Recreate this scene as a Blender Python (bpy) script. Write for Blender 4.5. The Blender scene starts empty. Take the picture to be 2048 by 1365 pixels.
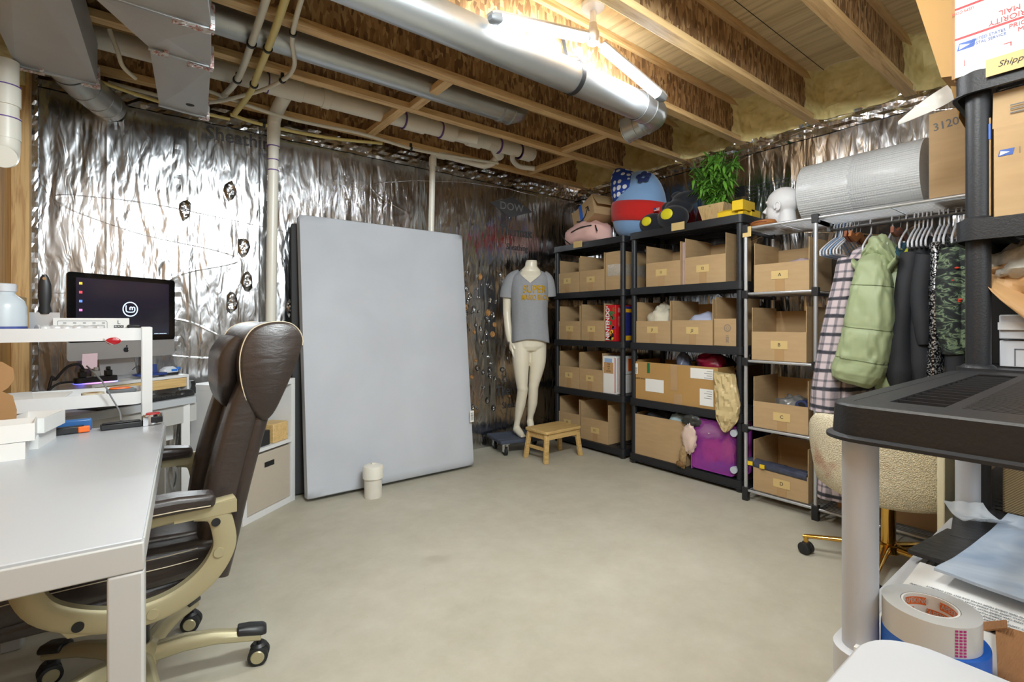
import bpy, bmesh, math, random
from mathutils import Matrix, Vector, noise as mnoise
random.seed(7)
PI = math.pi
scn = bpy.context.scene
COL = scn.collection

# ------------------------------------------------------------------ camera
cam_d = bpy.data.cameras.new('camera'); cam = bpy.data.objects.new('camera', cam_d); COL.objects.link(cam)
YAW = math.radians(52.2)
cam.location = (0, 0, 1.15)
cam.rotation_euler = (PI/2, 0, YAW - PI/2)
cam_d.sensor_width = 36; cam_d.lens = 36*983/2048
cam_d.shift_y = -(682.5-645)/2048
cam_d.clip_start = .02
scn.camera = cam

# ------------------------------------------------------------------ world, lights, exposure
scn.view_settings.view_transform = 'Standard'; scn.view_settings.look = 'None'
scn.view_settings.gamma = 1; scn.view_settings.exposure = 0.45
try: scn.view_settings.use_curve_mapping = False
except Exception: pass
w = bpy.data.worlds.new('world'); scn.world = w; w.use_nodes = True
w.node_tree.nodes['Background'].inputs[0].default_value = (.97, .985, 1, 1)
w.node_tree.nodes['Background'].inputs[1].default_value = 1.1
def area(name, loc, rot, size, power, col=(.88, .97, 1)):
    d = bpy.data.lights.new(name, 'AREA'); d.shape = 'RECTANGLE'; d.size, d.size_y = size
    d.energy = power; d.color = col
    o = bpy.data.objects.new(name, d); COL.objects.link(o); o.location = loc; o.rotation_euler = rot
    return o
# further basement LED fixtures behind and beside the photographer, then added unseen fill lights
area('ceiling_lamp_behind', (1.0, -.9, 2.5), (0, 0, .3), (1.2, .7), 7)
area('ceiling_lamp_right', (.85, .30, 2.5), (math.radians(76), 0, -.22), (.7, .3), 62)
area('fill_light_left', (.25, .1, 2.5), (math.radians(78), 0, -.1), (.7, .3), 8)  # added fill tilted towards the back wall, no fixture of the room
pl_ = bpy.data.lights.new('fill_point', 'POINT'); pl_.energy = 14; pl_.shadow_soft_size = .09; pl_.color = (.88, .97, 1)  # unseen point light added to brighten the ceiling and joists
po_ = bpy.data.objects.new('fill_point', pl_); COL.objects.link(po_); po_.location = (.45, .85, 2.40)
area('fill_light_rear', (.9, -1.9, 2.2), (math.radians(55), 0, -.15), (2.4, .9), 34)  # broad added fill, replaces ambient light lost by closing the room

# ------------------------------------------------------------------ helpers
MW = {}
def rot(axis, a): return Matrix.Rotation(a, 4, axis)
def tr(x, y, z): return Matrix.Translation((x, y, z))
class MB:
    def __init__(s): s.v = []; s.f = []; s.m = []; s.mi = 0; s.T = None
    def add(s, vs, fs):
        n = len(s.v); T = s.T
        s.v += [tuple(T @ Vector(p)) if T else tuple(p) for p in vs]
        s.f += [tuple(n+i for i in f) for f in fs]; s.m += [s.mi]*len(fs)
    def box(s, x0, x1, y0, y1, z0, z1):
        if x0 > x1: x0, x1 = x1, x0
        if y0 > y1: y0, y1 = y1, y0
        if z0 > z1: z0, z1 = z1, z0
        s.add([(x0,y0,z0),(x1,y0,z0),(x1,y1,z0),(x0,y1,z0),(x0,y0,z1),(x1,y0,z1),(x1,y1,z1),(x0,y1,z1)],
              [(0,3,2,1),(4,5,6,7),(0,1,5,4),(1,2,6,5),(2,3,7,6),(3,0,4,7)])
    def loft(s, rings, cap=True, closed=True):
        n = len(rings[0]); vs = [p for r in rings for p in r]; fs = []
        for i in range(len(rings)-1):
            for j in range(n if closed else n-1):
                k = (j+1) % n
                fs.append((i*n+j, i*n+k, (i+1)*n+k, (i+1)*n+j))
        if cap: fs.append(tuple(range(n-1, -1, -1))); fs.append(tuple((len(rings)-1)*n+j for j in range(n)))
        s.add(vs, fs)
    def tube(s, pts, r, seg=12, cap=True, flat=None):
        pts = [Vector(p) for p in pts]; N = len(pts); rs = r if hasattr(r, '__len__') else [r]*N
        tan = []
        for i in range(N):
            a = pts[max(i-1, 0)]; b = pts[min(i+1, N-1)]; d = (b-a)
            tan.append(d.normalized() if d.length > 1e-9 else Vector((0, 0, 1)))
        up = Vector((0, 0, 1)) if abs(tan[0].z) < .9 else Vector((0, 1, 0))
        if flat is not None: up = Vector(flat)
        nrm = (up - tan[0]*up.dot(tan[0])).normalized(); rings = []
        for i in range(N):
            nrm = nrm - tan[i]*nrm.dot(tan[i])
            nrm = nrm.normalized() if nrm.length > 1e-6 else tan[i].orthogonal().normalized()
            b = tan[i].cross(nrm); q = rs[i]
            ra, rb = (q if hasattr(q, '__len__') else (q, q))
            rings.append([pts[i] + nrm*(math.cos(2*PI*j/seg)*ra) + b*(math.sin(2*PI*j/seg)*rb) for j in range(seg)])
        s.loft(rings, cap)
    def bar(s, pts, wa, wb, up=(0, 0, 1)):
        # rectangular section along a path: wa along up, wb across
        pts = [Vector(p) for p in pts]; N = len(pts); rings = []
        for i in range(N):
            t = (pts[min(i+1, N-1)] - pts[max(i-1, 0)]).normalized(); u = Vector(up); u = (u - t*u.dot(t)).normalized(); b = t.cross(u)
            a_ = wa[i] if hasattr(wa, '__len__') else wa; b_ = wb[i] if hasattr(wb, '__len__') else wb
            rings.append([pts[i]+u*a_/2*p+b*b_/2*q for p, q in ((1,1),(1,-1),(-1,-1),(-1,1))])
        s.loft(rings)
    def cyl(s, p0, p1, r, r1=None, seg=20): s.tube([p0, p1], [r, r if r1 is None else r1], seg)
    def lathe(s, prof, c=(0,0,0), seg=28, cap=True):
        s.loft([[(c[0]+r*math.cos(2*PI*j/seg), c[1]+r*math.sin(2*PI*j/seg), c[2]+z) for j in range(seg)] for r, z in prof], cap)
    def prism(s, poly, z0, z1):
        s.loft([[(x, y, z0) for x, y in poly], [(x, y, z1) for x, y in poly]])
    def ell(s, c, r, seg=20, rings=12):
        rr = []
        for i in range(rings+1):
            a = -PI/2 + PI*i/rings; a = max(min(a, PI/2-.03), -PI/2+.03)
            rr.append([(c[0]+r[0]*math.cos(a)*math.cos(2*PI*j/seg), c[1]+r[1]*math.cos(a)*math.sin(2*PI*j/seg), c[2]+r[2]*math.sin(a)) for j in range(seg)])
        s.loft(rr)
    def quad(s, a, b, c, d): s.add([a, b, c, d], [(0, 1, 2, 3)])
def rrect(w, h, r, n=5, cx=0, cy=0):
    o = []
    for (sx, sy, a0) in ((1,1,0),(-1,1,PI/2),(-1,-1,PI),(1,-1,1.5*PI)):
        for k in range(n+1):
            a = a0 + PI/2*k/n; o.append((cx+sx*(w/2-r)+r*math.cos(a), cy+sy*(h/2-r)+r*math.sin(a)))
    return o
def smooth_path(pts, k=6, closed=False):
    P = [Vector(p) for p in pts]; N = len(P); out = []
    for i in range(N-1):
        p0, p1, p2, p3 = P[max(i-1, 0)], P[i], P[i+1], P[min(i+2, N-1)]
        for j in range(k):
            t = j/k
            out.append(.5*((2*p1)+(-p0+p2)*t+(2*p0-5*p1+4*p2-p3)*t*t+(-p0+3*p1-3*p2+p3)*t*t*t))
    out.append(P[-1]); return out
def thing(name, label, cat, loc=(0,0,0), rz=0, group=None, kind=None):
    o = bpy.data.objects.new(name, None); COL.objects.link(o); o.empty_display_size = .05
    o.location = loc; o.rotation_euler = (0, 0, rz); MW[o.name] = tr(*loc) @ rot('Z', rz)
    o['label'] = label; o['category'] = cat
    if group: o['group'] = group
    if kind: o['kind'] = kind
    return o
def part(mb, name, mats, parent=None, world=False, bev=0, segs=2, smooth=True, ang=40, label=None, sub=0, remesh=0, solid=0):
    me = bpy.data.meshes.new(name); vs = mb.v
    if parent is not None and world:
        inv = MW[parent.name].inverted(); vs = [tuple(inv @ Vector(p)) for p in vs]
    me.from_pydata(vs, [], mb.f)
    mats = mats if isinstance(mats, (list, tuple)) else [mats]
    for m_ in mats: me.materials.append(m_)
    if len(mats) > 1: me.polygons.foreach_set('material_index', mb.m)
    bm = bmesh.new(); bm.from_mesh(me)
    if not solid: bmesh.ops.recalc_face_normals(bm, faces=bm.faces)
    bm.to_mesh(me); bm.free()
    if smooth:
        me.polygons.foreach_set('use_smooth', [True]*len(me.polygons))
        if not remesh: me.set_sharp_from_angle(angle=math.radians(ang))
    o = bpy.data.objects.new(name, me); COL.objects.link(o)
    if parent is not None: o.parent = parent; MW[o.name] = MW[parent.name]
    else: MW[o.name] = Matrix.Identity(4)
    if remesh:
        r = o.modifiers.new('r', 'REMESH'); r.mode = 'VOXEL'; r.voxel_size = remesh; r.use_smooth_shade = True
        c = o.modifiers.new('s', 'SMOOTH'); c.factor = .6; c.iterations = 6
    if bev:
        b = o.modifiers.new('b', 'BEVEL'); b.width = bev; b.segments = segs; b.limit_method = 'ANGLE'; b.angle_limit = math.radians(40)
    if solid:
        q = o.modifiers.new('t', 'SOLIDIFY'); q.thickness = solid; q.offset = 0
    if sub:
        q = o.modifiers.new('u', 'SUBSURF'); q.levels = sub; q.render_levels = sub
    if label: o['label'] = label
    return o
def tag(o, label, cat, group=None, kind=None):
    o['label'] = label; o['category'] = cat
    if group: o['group'] = group
    if kind: o['kind'] = kind
    return o
def struct(mb, name, mats, **k):
    o = part(mb, name, mats, **k); o['kind'] = 'structure'; return o
def copy_tree(o, loc=None, rz=None, parent=None, label=None):
    c = o.copy(); COL.objects.link(c); MW[c.name] = MW.get(o.name, Matrix.Identity(4))
    if parent is not None: c.parent = parent
    if loc is not None: c.location = loc
    if rz is not None: c.rotation_euler = (0, 0, rz)
    if label: c['label'] = label
    for ch in [x for x in bpy.data.objects if x.parent == o]: copy_tree(ch, parent=c)
    return c
def basis(origin, right, up):
    r = Vector(right).normalized(); u = Vector(up).normalized(); n = r.cross(u).normalized(); u = n.cross(r)
    return Matrix(((r.x,u.x,n.x,origin[0]),(r.y,u.y,n.y,origin[1]),(r.z,u.z,n.z,origin[2]),(0,0,0,1)))
def txt(s, size, origin, right, up, m_, parent=None, name='lettering', ext=.0004, sx=1, bold=0, shear=0, label=None, al='CENTER'):
    cu = bpy.data.curves.new(name, 'FONT'); cu.body = s; cu.size = size; cu.extrude = ext; cu.align_x = al; cu.align_y = 'CENTER'; cu.resolution_u = 3
    cu.offset = bold*size; cu.shear = shear
    t = bpy.data.objects.new('tmp', cu); me = bpy.data.meshes.new_from_object(t); bpy.data.objects.remove(t); bpy.data.curves.remove(cu)
    M = basis(origin, right, up) @ Matrix.Diagonal((sx, 1, 1, 1))
    if parent is not None: M = MW[parent.name].inverted() @ M
    me.transform(M); me.materials.clear(); me.materials.append(m_); me.name = name
    o = bpy.data.objects.new(name, me); COL.objects.link(o)
    if parent is not None: o.parent = parent; MW[o.name] = MW[parent.name]
    if label: o['label'] = label
    return o

# ------------------------------------------------------------------ materials
class NT:
    def __init__(s, name):
        s.m = bpy.data.materials.new(name); s.m.use_nodes = True; s.t = s.m.node_tree; s.b = s.t.nodes['Principled BSDF']
        s.tc = s.t.nodes.new('ShaderNodeTexCoord')
    def n(s, t, **k):
        x = s.t.nodes.new(t)
        for a, v in k.items():
            if a.startswith('i_'): x.inputs[a[2:].replace('_', ' ')].default_value = v
            else: setattr(x, a, v)
        return x
    def l(s, a, b): s.t.links.new(a, b)
    def vec(s, sc=(1,1,1), rt=(0,0,0), loc=(0,0,0)):
        mp = s.n('ShaderNodeMapping'); mp.inputs['Scale'].default_value = sc; mp.inputs['Rotation'].default_value = rt; mp.inputs['Location'].default_value = loc
        s.l(s.tc.outputs['Object'], mp.inputs[0]); return mp.outputs[0]
    def noise(s, v, scale=5, det=4, rough=.5, dist=0):
        x = s.n('ShaderNodeTexNoise'); x.inputs['Scale'].default_value = scale; x.inputs['Detail'].default_value = det
        x.inputs['Roughness'].default_value = rough; x.inputs['Distortion'].default_value = dist; s.l(v, x.inputs['Vector']); return x
    def vor(s, v, scale=5, feature='F1', rnd=1):
        x = s.n('ShaderNodeTexVoronoi'); x.feature = feature; x.inputs['Scale'].default_value = scale; x.inputs['Randomness'].default_value = rnd
        s.l(v, x.inputs['Vector']); return x
    def ramp(s, fac, stops):
        x = s.n('ShaderNodeValToRGB'); e = x.color_ramp.elements
        while len(e) < len(stops): e.new(.5)
        for k, (p, c) in enumerate(stops): e[k].position = p; e[k].color = (*c, 1) if len(c) == 3 else c
        s.l(fac, x.inputs[0]); return x.outputs[0]
    def mix(s, fac, a, b, mode='MIX'):
        x = s.n('ShaderNodeMix', data_type='RGBA', blend_type=mode)
        for sock, v in ((x.inputs[0], fac), (x.inputs[6], a), (x.inputs[7], b)):
            if hasattr(v, 'is_output') or hasattr(v, 'links'): s.l(v, sock)
            else: sock.default_value = v if not isinstance(v, tuple) else (*v, 1)
        return x.outputs[2]
    def math(s, op, a, b=0, c=None):
        x = s.n('ShaderNodeMath', operation=op)
        for sock, v in ((x.inputs[0], a), (x.inputs[1], b)):
            if hasattr(v, 'links'): s.l(v, sock)
            else: sock.default_value = v
        if c is not None: x.inputs[2].default_value = c
        return x.outputs[0]
    def bump(s, h, st=.3, dist=.01, prev=None):
        x = s.n('ShaderNodeBump'); x.inputs['Strength'].default_value = st; x.inputs['Distance'].default_value = dist; s.l(h, x.inputs['Height'])
        if prev is not None: s.l(prev, x.inputs['Normal'])
        s.l(x.outputs[0], s.b.inputs['Normal']); return x.outputs[0]
    def col(s, c):
        if hasattr(c, 'links'): s.l(c, s.b.inputs['Base Color'])
        else: s.b.inputs['Base Color'].default_value = (*c, 1)
def srgb(r, g, b):
    f = lambda v: (v/255/12.92 if v/255 <= .04045 else ((v/255+.055)/1.055)**2.4)
    return (f(r), f(g), f(b))
def mul(c, k): return tuple(min(1, x*k) for x in c)
def simple(name, c, rough=.5, metal=0, vary=.08, vs=6, bump=0, bs=40, coat=0, emit=None, es=1, alpha=1, trans=0, stretch=(1,1,1), sheen=0, ior=None):
    k = NT(name); b = k.b; b.inputs['Roughness'].default_value = rough; b.inputs['Metallic'].default_value = metal
    nz = k.noise(k.vec(stretch), vs, 3)
    k.col(k.mix(nz.outputs[0], mul(c, 1-vary), mul(c, 1+vary)))
    if bump: k.bump(k.noise(k.vec(stretch), bs, 3).outputs[0], bump, .003)
    if coat: b.inputs['Coat Weight'].default_value = coat
    if sheen: b.inputs['Sheen Weight'].default_value = sheen
    if emit: b.inputs['Emission Color'].default_value = (*emit, 1); b.inputs['Emission Strength'].default_value = es
    if alpha < 1: b.inputs['Alpha'].default_value = alpha
    if trans: b.inputs['Transmission Weight'].default_value = trans
    if ior: b.inputs['IOR'].default_value = ior
    return k.m
def foil(name, horiz):   # crinkled foil facing of rigid insulation, horiz = 0 when the wall runs along X, 1 along Y
    k = NT(name); b = k.b; b.inputs['Metallic'].default_value = 1
    n1 = k.noise(k.vec((6, 6, 1.5)), 1.7, 2, .5, .5); n2 = k.noise(k.vec((15, 15, 4.5)), 1.5, 2, .5, .8)
    h = k.math('ADD', k.math('MULTIPLY', n1.outputs[0], 1.0), k.math('MULTIPLY', n2.outputs[0], .22))
    nb = k.bump(h, .5, .03)
    cr = k.noise(k.vec((.35, .35, 1.4), (0, .12, .1)), 1.6, 1, .4, .3)
    crl = k.ramp(cr.outputs[0], [(.497, (0,0,0)), (.5, (1,1,1)), (.503, (0,0,0))])
    nb = k.bump(crl, .25, .003, nb)
    # vertical panel seams every 1.22 m and the score marks every 0.4 m
    sp = k.n('ShaderNodeSeparateXYZ'); k.l(k.tc.outputs['Object'], sp.inputs[0]); ax = sp.outputs[horiz]
    fr = k.math('PINGPONG', k.math('ADD', ax, .11), .2)
    sm = k.ramp(fr, [(0, (1,1,1)), (.012, (0,0,0))])
    nb = k.bump(sm, .35, .004, nb)
    n3 = k.noise(k.vec((3, 3, 1.1)), 1.3, 3)
    k.col(k.ramp(n3.outputs[0], [(.3, (.40, .40, .41)), (.65, (.62, .62, .63))]))
    k.l(k.ramp(n2.outputs[0], [(.3, (.14,)*3), (.75, (.26,)*3)]), b.inputs['Roughness'])
    return k.m
def punctured(mname, base):  # same foil, used behind; separate dents are meshes
    return base
def wood(name, c1, c2, axis=0, sc=1, rough=.6, knots=True):
    k = NT(name); s3 = [14*sc]*3; s3[axis] = .9*sc
    n1 = k.noise(k.vec(tuple(s3)), 3.2, 5, .6, .8)
    c = k.ramp(n1.outputs[0], [(.3, c2), (.52, c1), (.7, mul(c1, 1.12))])
    if knots:
        s4 = [5*sc]*3; s4[axis] = 1.6*sc
        v = k.vor(k.vec(tuple(s4)), 1.0); kn = k.ramp(v.outputs['Distance'], [(0, (1,1,1)), (.055, (0,0,0))])
        c = k.mix(kn, c, mul(c2, .45))
    k.col(c); k.b.inputs['Roughness'].default_value = rough; k.bump(n1.outputs[0], .15, .003); return k.m
def osb(name, tone=1.0):
    k = NT(name)
    nd = k.noise(k.vec((1,1,1)), 9, 2)
    def chips(rt, sc, s):
        v = k.vec(sc, rt); mx = k.mix(.06, v, nd.outputs['Color'], 'ADD'); x = k.vor(mx, s); return x
    a = chips((0, .45, 0), (24, 24, 8), 2.1); b_ = chips((0, -.9, .2), (28, 28, 9), 2.0)
    sa = k.n('ShaderNodeSeparateColor'); k.l(a.outputs['Color'], sa.inputs[0]); sb = k.n('ShaderNodeSeparateColor'); k.l(b_.outputs['Color'], sb.inputs[0])
    ca = k.ramp(sa.outputs[0], [(0, mul(srgb(112,82,52), tone)), (.5, mul(srgb(160,124,82), tone)), (1, mul(srgb(198,166,122), tone))])
    cb = k.ramp(sb.outputs[1], [(0, mul(srgb(104,76,48), tone)), (.5, mul(srgb(152,116,76), tone)), (1, mul(srgb(192,158,112), tone))])
    sel = k.ramp(sb.outputs[0], [(.45, (0,0,0)), (.5, (1,1,1))])
    k.col(k.mix(sel, ca, cb)); k.b.inputs['Roughness'].default_value = .7
    k.bump(sa.outputs[2], .4, .003); return k.m

M = {}
M['foil_back'] = foil('foil facing back', 0); M['foil_right'] = foil('foil facing right', 1)
M['osb'] = osb('oriented strand board'); 
M['lumber'] = wood('spruce lumber', srgb(214,180,128), srgb(178,136,84), 0, 1)
M['lumber_y'] = wood('spruce lumber crosswise', srgb(214,180,128), srgb(178,136,84), 1, 1)
M['lumber_z'] = wood('spruce lumber upright', srgb(206,168,112), srgb(166,120,70), 2, 1)
M['ply'] = wood('plywood sheet', srgb(196,148,84), srgb(150,98,48), 2, .5)
M['deck'] = wood('subfloor plywood', srgb(214,194,152), srgb(180,154,112), 1, .45)
M['stoolwood'] = wood('pine stool wood', srgb(206,172,112), srgb(176,134,78), 0, 1.6, .45)
M['bamboo'] = wood('bamboo', srgb(204,174,124), srgb(180,144,94), 2, 2, .5, False)
M['bambooh'] = wood('bamboo drawer front', srgb(214,180,122), srgb(196,158,98), 0, 2, .5, False)
M['darkwood'] = wood('dark brown wood board', srgb(66,50,38), srgb(38,28,22), 0, 1.2, .6, False)
k = NT('poured concrete'); n1 = k.noise(k.vec(), 1.1, 6, .6); n2 = k.noise(k.vec(), 7, 5, .7)
c = k.mix(.4, k.ramp(n1.outputs[0], [(.3, srgb(168,162,144)), (.7, srgb(194,188,172))]), k.ramp(n2.outputs[0], [(.3, srgb(168,161,143)), (.7, srgb(198,192,177))]))
st = k.noise(k.vec(loc=(3.1, 1.7, 0)), 2.7, 2); c = k.mix(k.ramp(st.outputs[0], [(.70, (0,0,0)), (.76, (.35,.35,.35))]), c, srgb(150,138,116))
n3 = k.vor(k.vec(), 9); c = k.mix(k.ramp(n3.outputs['Distance'], [(.02, (.5,.5,.5)), (.03, (0,0,0))]), c, srgb(140,132,116))
k.col(c); k.b.inputs['Roughness'].default_value = .55; k.bump(n2.outputs[0], .12, .004); M['concrete'] = k.m
k = NT('spray foam'); n1 = k.noise(k.vec(), 9, 3, .6); n2 = k.vor(k.vec(), 26, 'SMOOTH_F1')
k.col(k.ramp(n1.outputs[0], [(.3, srgb(202,184,122)), (.7, srgb(228,212,156))])); k.b.inputs['Roughness'].default_value = .7
k.bump(n2.outputs['Distance'], .6, .02); M['foam'] = k.m
M['galv'] = simple('galvanised steel', srgb(186,190,192), .34, .85, .10, 9, .06, 60)
M['galv_dull'] = simple('galvanised duct sheet', srgb(176,178,180), .5, .35, .10, 5, .05, 30)
M['alu'] = simple('aluminium', srgb(200,202,206), .3, .7, .03)
M['chrome'] = simple('chrome', srgb(220,220,222), .12, 1, .02)
M['pvc'] = simple('white pvc', srgb(226,222,210), .35, 0, .03)
M['pexw'] = simple('white pex', srgb(212,208,192), .4, 0, .04); M['pexy'] = simple('yellow pex', srgb(214,198,128), .4, 0, .04)
M['purple'] = simple('purple primer', srgb(98,66,140), .5); M['white_enamel'] = simple('white enamel', srgb(222,222,222), .38, 0, .02)
M['white'] = simple('white plastic', srgb(204,207,213), .35, 0, .02); M['whitemat'] = simple('white matte board', srgb(226,225,222), .6, 0, .03)
M['deskwhite'] = simple('white laminate', srgb(184,188,193), .32, 0, .015)
M['deskframe'] = simple('beige lacquered frame', srgb(184,183,180), .4, 0, .02)
M['black'] = simple('black plastic', srgb(34,34,36), .42, 0, .1); M['blackshelf'] = simple('black shelf plastic', srgb(30,31,35), .48, 0, .1, 8, .25, 160)
M['dark'] = simple('dark void', srgb(20,20,21), .7); M['rubber'] = simple('black rubber', srgb(28,28,28), .6)
M['navy'] = simple('navy dolly carpet', srgb(66,72,88), .8, 0, .15, 30, .2); M['greypost'] = simple('grey pvc post', srgb(190,195,204), .42, 0, .02)
k = NT('cardboard'); n1 = k.noise(k.vec((1,1,6)), 7, 3); n2 = k.noise(k.vec(), 2.2, 3)
k.col(k.mix(.5, k.ramp(n1.outputs[0], [(.3, srgb(172,142,102)), (.7, srgb(186,156,116))]), k.ramp(n2.outputs[0], [(.3, srgb(168,138,98)), (.7, srgb(190,160,120))])))
k.b.inputs['Roughness'].default_value = .75; k.bump(n1.outputs[0], .1, .002); M['card'] = k.m
M['card2'] = simple('golden brown cardboard', srgb(178,138,82), .7, 0, .08, 5); M['cardd'] = simple('brown kraft board', srgb(160,122,80), .75, 0, .06, 5)
M['kraft'] = simple('kraft paper', srgb(186,146,100), .6, 0, .07, 6, .2, 20); M['tanlabel'] = simple('tan paper label', srgb(206,178,120), .6, 0, .03)
M['tapebrown'] = simple('packing tape', srgb(176,142,100), .25, 0, .08, 12); M['ink'] = simple('black ink', srgb(24,24,26), .6); M['inkgrey'] = simple('grey ink', srgb(96,100,108), .6)
M['paper'] = simple('white paper', srgb(232,230,226), .6, 0, .02); M['red'] = simple('red print', srgb(184,34,42), .5, 0, .03); M['blueink'] = simple('postal blue print', srgb(44,82,160), .5)
k = NT('dark brown leather'); n1 = k.vor(k.vec(), 260); n2 = k.noise(k.vec(), 5, 3)
k.col(k.ramp(n2.outputs[0], [(.3, srgb(44,37,34)), (.7, srgb(58,49,45))])); k.b.inputs['Roughness'].default_value = .34
nb = k.bump(n1.outputs['Distance'], .12, .001); k.bump(k.noise(k.vec((3,3,8)), 4, 3, .5, .5).outputs[0], .25, .012, nb); M['leather'] = k.m
M['stitch'] = simple('cream stitching', srgb(196,182,158), .6); M['goldpaint'] = simple('champagne paint', srgb(176,166,132), .36, .35, .03)
M['brass'] = simple('polished brass', srgb(212,168,84), .14, 1, .03)
k = NT('grey sheet fabric'); n1 = k.noise(k.vec((1,1,1)), 1.6, 4, .5, .4); n2 = k.noise(k.vec((1,1,1)), 260, 2)
k.col(k.ramp(n1.outputs[0], [(.3, srgb(178,181,188)), (.7, srgb(190,193,200))])); k.b.inputs['Roughness'].default_value = .85
nb = k.bump(n2.outputs[0], .25, .001); k.bump(k.noise(k.vec((.6,.6,2.4)), 1.5, 3, .4, .8).outputs[0], .25, .02, nb); M['sheet'] = k.m
M['darkfoam'] = simple('charcoal board', srgb(58,58,58), .8); M['beigefab'] = simple('beige fabric', srgb(186,174,158), .85, 0, .04, 60, .2, 200)
M['mann'] = simple('cream mannequin gloss', srgb(224,216,196), .32, 0, .02); M['tee'] = simple('heather grey cotton', srgb(146,148,153), .9, 0, .10, 70, .2, 200)
M['yellow'] = simple('yellow plastic', srgb(228,190,32), .45, 0, .05); M['headgrey'] = simple('pale grey head', srgb(220,220,222), .5, 0, .02)
M['pink'] = simple('pink canvas', srgb(232,188,180), .8, 0, .05, 9, .3, 20); M['pinknote'] = simple('pink note', srgb(226,196,202), .7)
M['plushblue'] = simple('light blue plush', srgb(124,160,204), .95, 0, .08, 9, .3, 90, sheen=.4); M['plushred'] = simple('red plush', srgb(196,32,28), .95, 0, .12, 7, .3, 60, sheen=.2)
M['navyblue'] = simple('royal blue cloth', srgb(34,62,142), .9, 0, .06); M['blackplush'] = simple('black plush', srgb(30,32,40), .95, 0, .2, 9, .3, 70, sheen=.2)
M['leaf'] = simple('bright green leaf', srgb(104,158,58), .5, 0, .35, 14); M['stem'] = simple('green stem', srgb(70,110,40), .6)
M['brownlea'] = simple('brown leather', srgb(150,92,44), .5, 0, .12); M['hangerwood'] = simple('reddish hanger wood', srgb(128,66,36), .4, 0, .15, 20)
M['pufferseam'] = simple('dark sage seam', srgb(104,114,80), .8)
M['puffer'] = simple('sage green nylon', srgb(158,170,130), .5, 0, .05, 6, .6, 13); M['teal'] = simple('teal knit', srgb(36,72,88), .85)
M['yelcloth'] = simple('yellow cloth', srgb(206,206,40), .8); M['blackcloth'] = simple('black cloth', srgb(36,37,42), .75, 0, .15, 8, .3, 14)
M['lilac'] = simple('lilac cloth', srgb(176,182,206), .85, 0, .1, 8, .3, 18); M['cream'] = simple('cream cloth', srgb(214,206,184), .85, 0, .1, 8, .3, 18)
M['paleblue'] = simple('pale aqua cloth', srgb(176,196,200), .8); M['wine'] = simple('dark red satin', srgb(138,20,52), .35, 0, .15); M['blue'] = simple('blue plastic', srgb(40,110,200), .4)
M['bluetape'] = simple('bright blue tape', srgb(32,100,200), .45); M['orange'] = simple('orange plastic', srgb(236,110,40), .45); M['greytool'] = simple('grey plastic', srgb(120,124,128), .45)
M['polyblack'] = simple('black bubble mailer', srgb(44,44,46), .36, 0, .1, 8, .5, 46); M['screen'] = None
k = NT('plaid wool'); sp = k.n('ShaderNodeSeparateXYZ'); k.l(k.tc.outputs['Object'], sp.inputs[0])
nz = k.noise(k.vec(), 60, 3)
def band(ax, per, w, off=0):
    p = k.math('PINGPONG', k.math('ADD', ax, off), per/2); return k.ramp(p, [(w*.7, (1,1,1)), (w, (0,0,0))])
hx = k.math('ADD', sp.outputs[1], k.math('MULTIPLY', sp.outputs[0], .6))
zz = k.math('ADD', sp.outputs[2], k.math('MULTIPLY', k.noise(k.vec(), 6, 2).outputs[0], .03)); a_ = band(zz, .10, .010); b_ = k.mix(1.0, band(hx, .085, .010), (.85,.85,.85), 'MULTIPLY'); a2 = band(sp.outputs[2], .05, .006, .02); b2 = band(hx, .0425, .006, .014)
mx = k.mix(.45, a_, b_, 'ADD'); mx = k.mix(.4, mx, a2, 'LIGHTEN'); mx = k.mix(.4, mx, b2, 'LIGHTEN'); mx = k.mix(.35, mx, nz.outputs[0], 'MULTIPLY')
k.col(k.ramp(mx, [(.0, srgb(200,184,188)), (.2, srgb(170,158,164)), (.45, srgb(104,100,108)), (.9, srgb(48,48,56))])); k.b.inputs['Roughness'].default_value = .95; k.bump(nz.outputs[0], .4, .004); M['plaid'] = k.m
k = NT('sequin fabric'); v = k.vor(k.vec(), 160); sc = k.n('ShaderNodeSeparateColor'); k.l(v.outputs['Color'], sc.inputs[0])
k.col(k.ramp(sc.outputs[0], [(.55, srgb(34,34,38)), (.8, srgb(206,206,206))])); k.b.inputs['Metallic'].default_value = .7; k.b.inputs['Roughness'].default_value = .25; k.bump(v.outputs['Color'], .7, .004); M['sequin'] = k.m
k = NT('leafy print cloth'); v = k.noise(k.vec((1,1,2)), 12, 3, .6, 1.5)
k.col(k.ramp(v.outputs[0], [(.44, srgb(28,31,32)), (.52, srgb(58,70,60)), (.58, srgb(126,144,112)), (.63, srgb(34,38,36))])); k.b.inputs['Roughness'].default_value = .8; M['leafprint'] = k.m
k = NT('polka dot cloth'); v = k.vor(k.vec((1,1,1)), 17, 'F1', .0); k.col(k.ramp(v.outputs['Distance'], [(.36, srgb(226,230,232)), (.40, srgb(30,64,152))])); k.b.inputs['Roughness'].default_value = .9; M['polka'] = k.m
k = NT('cream boucle'); v = k.vor(k.vec(), 190, 'F1'); st = k.noise(k.vec(loc=(.2,.4,.9)), 6, 3)
c = k.ramp(v.outputs['Distance'], [(.1, srgb(240,230,204)), (.7, srgb(206,192,162))]); c = k.mix(k.ramp(st.outputs[0], [(.60, (0,0,0)), (.72, (.6,.6,.6))]), c, srgb(176,112,84))
k.col(c); k.b.inputs['Roughness'].default_value = .95; k.bump(v.outputs['Distance'], .7, .006); M['boucle'] = k.m
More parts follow.
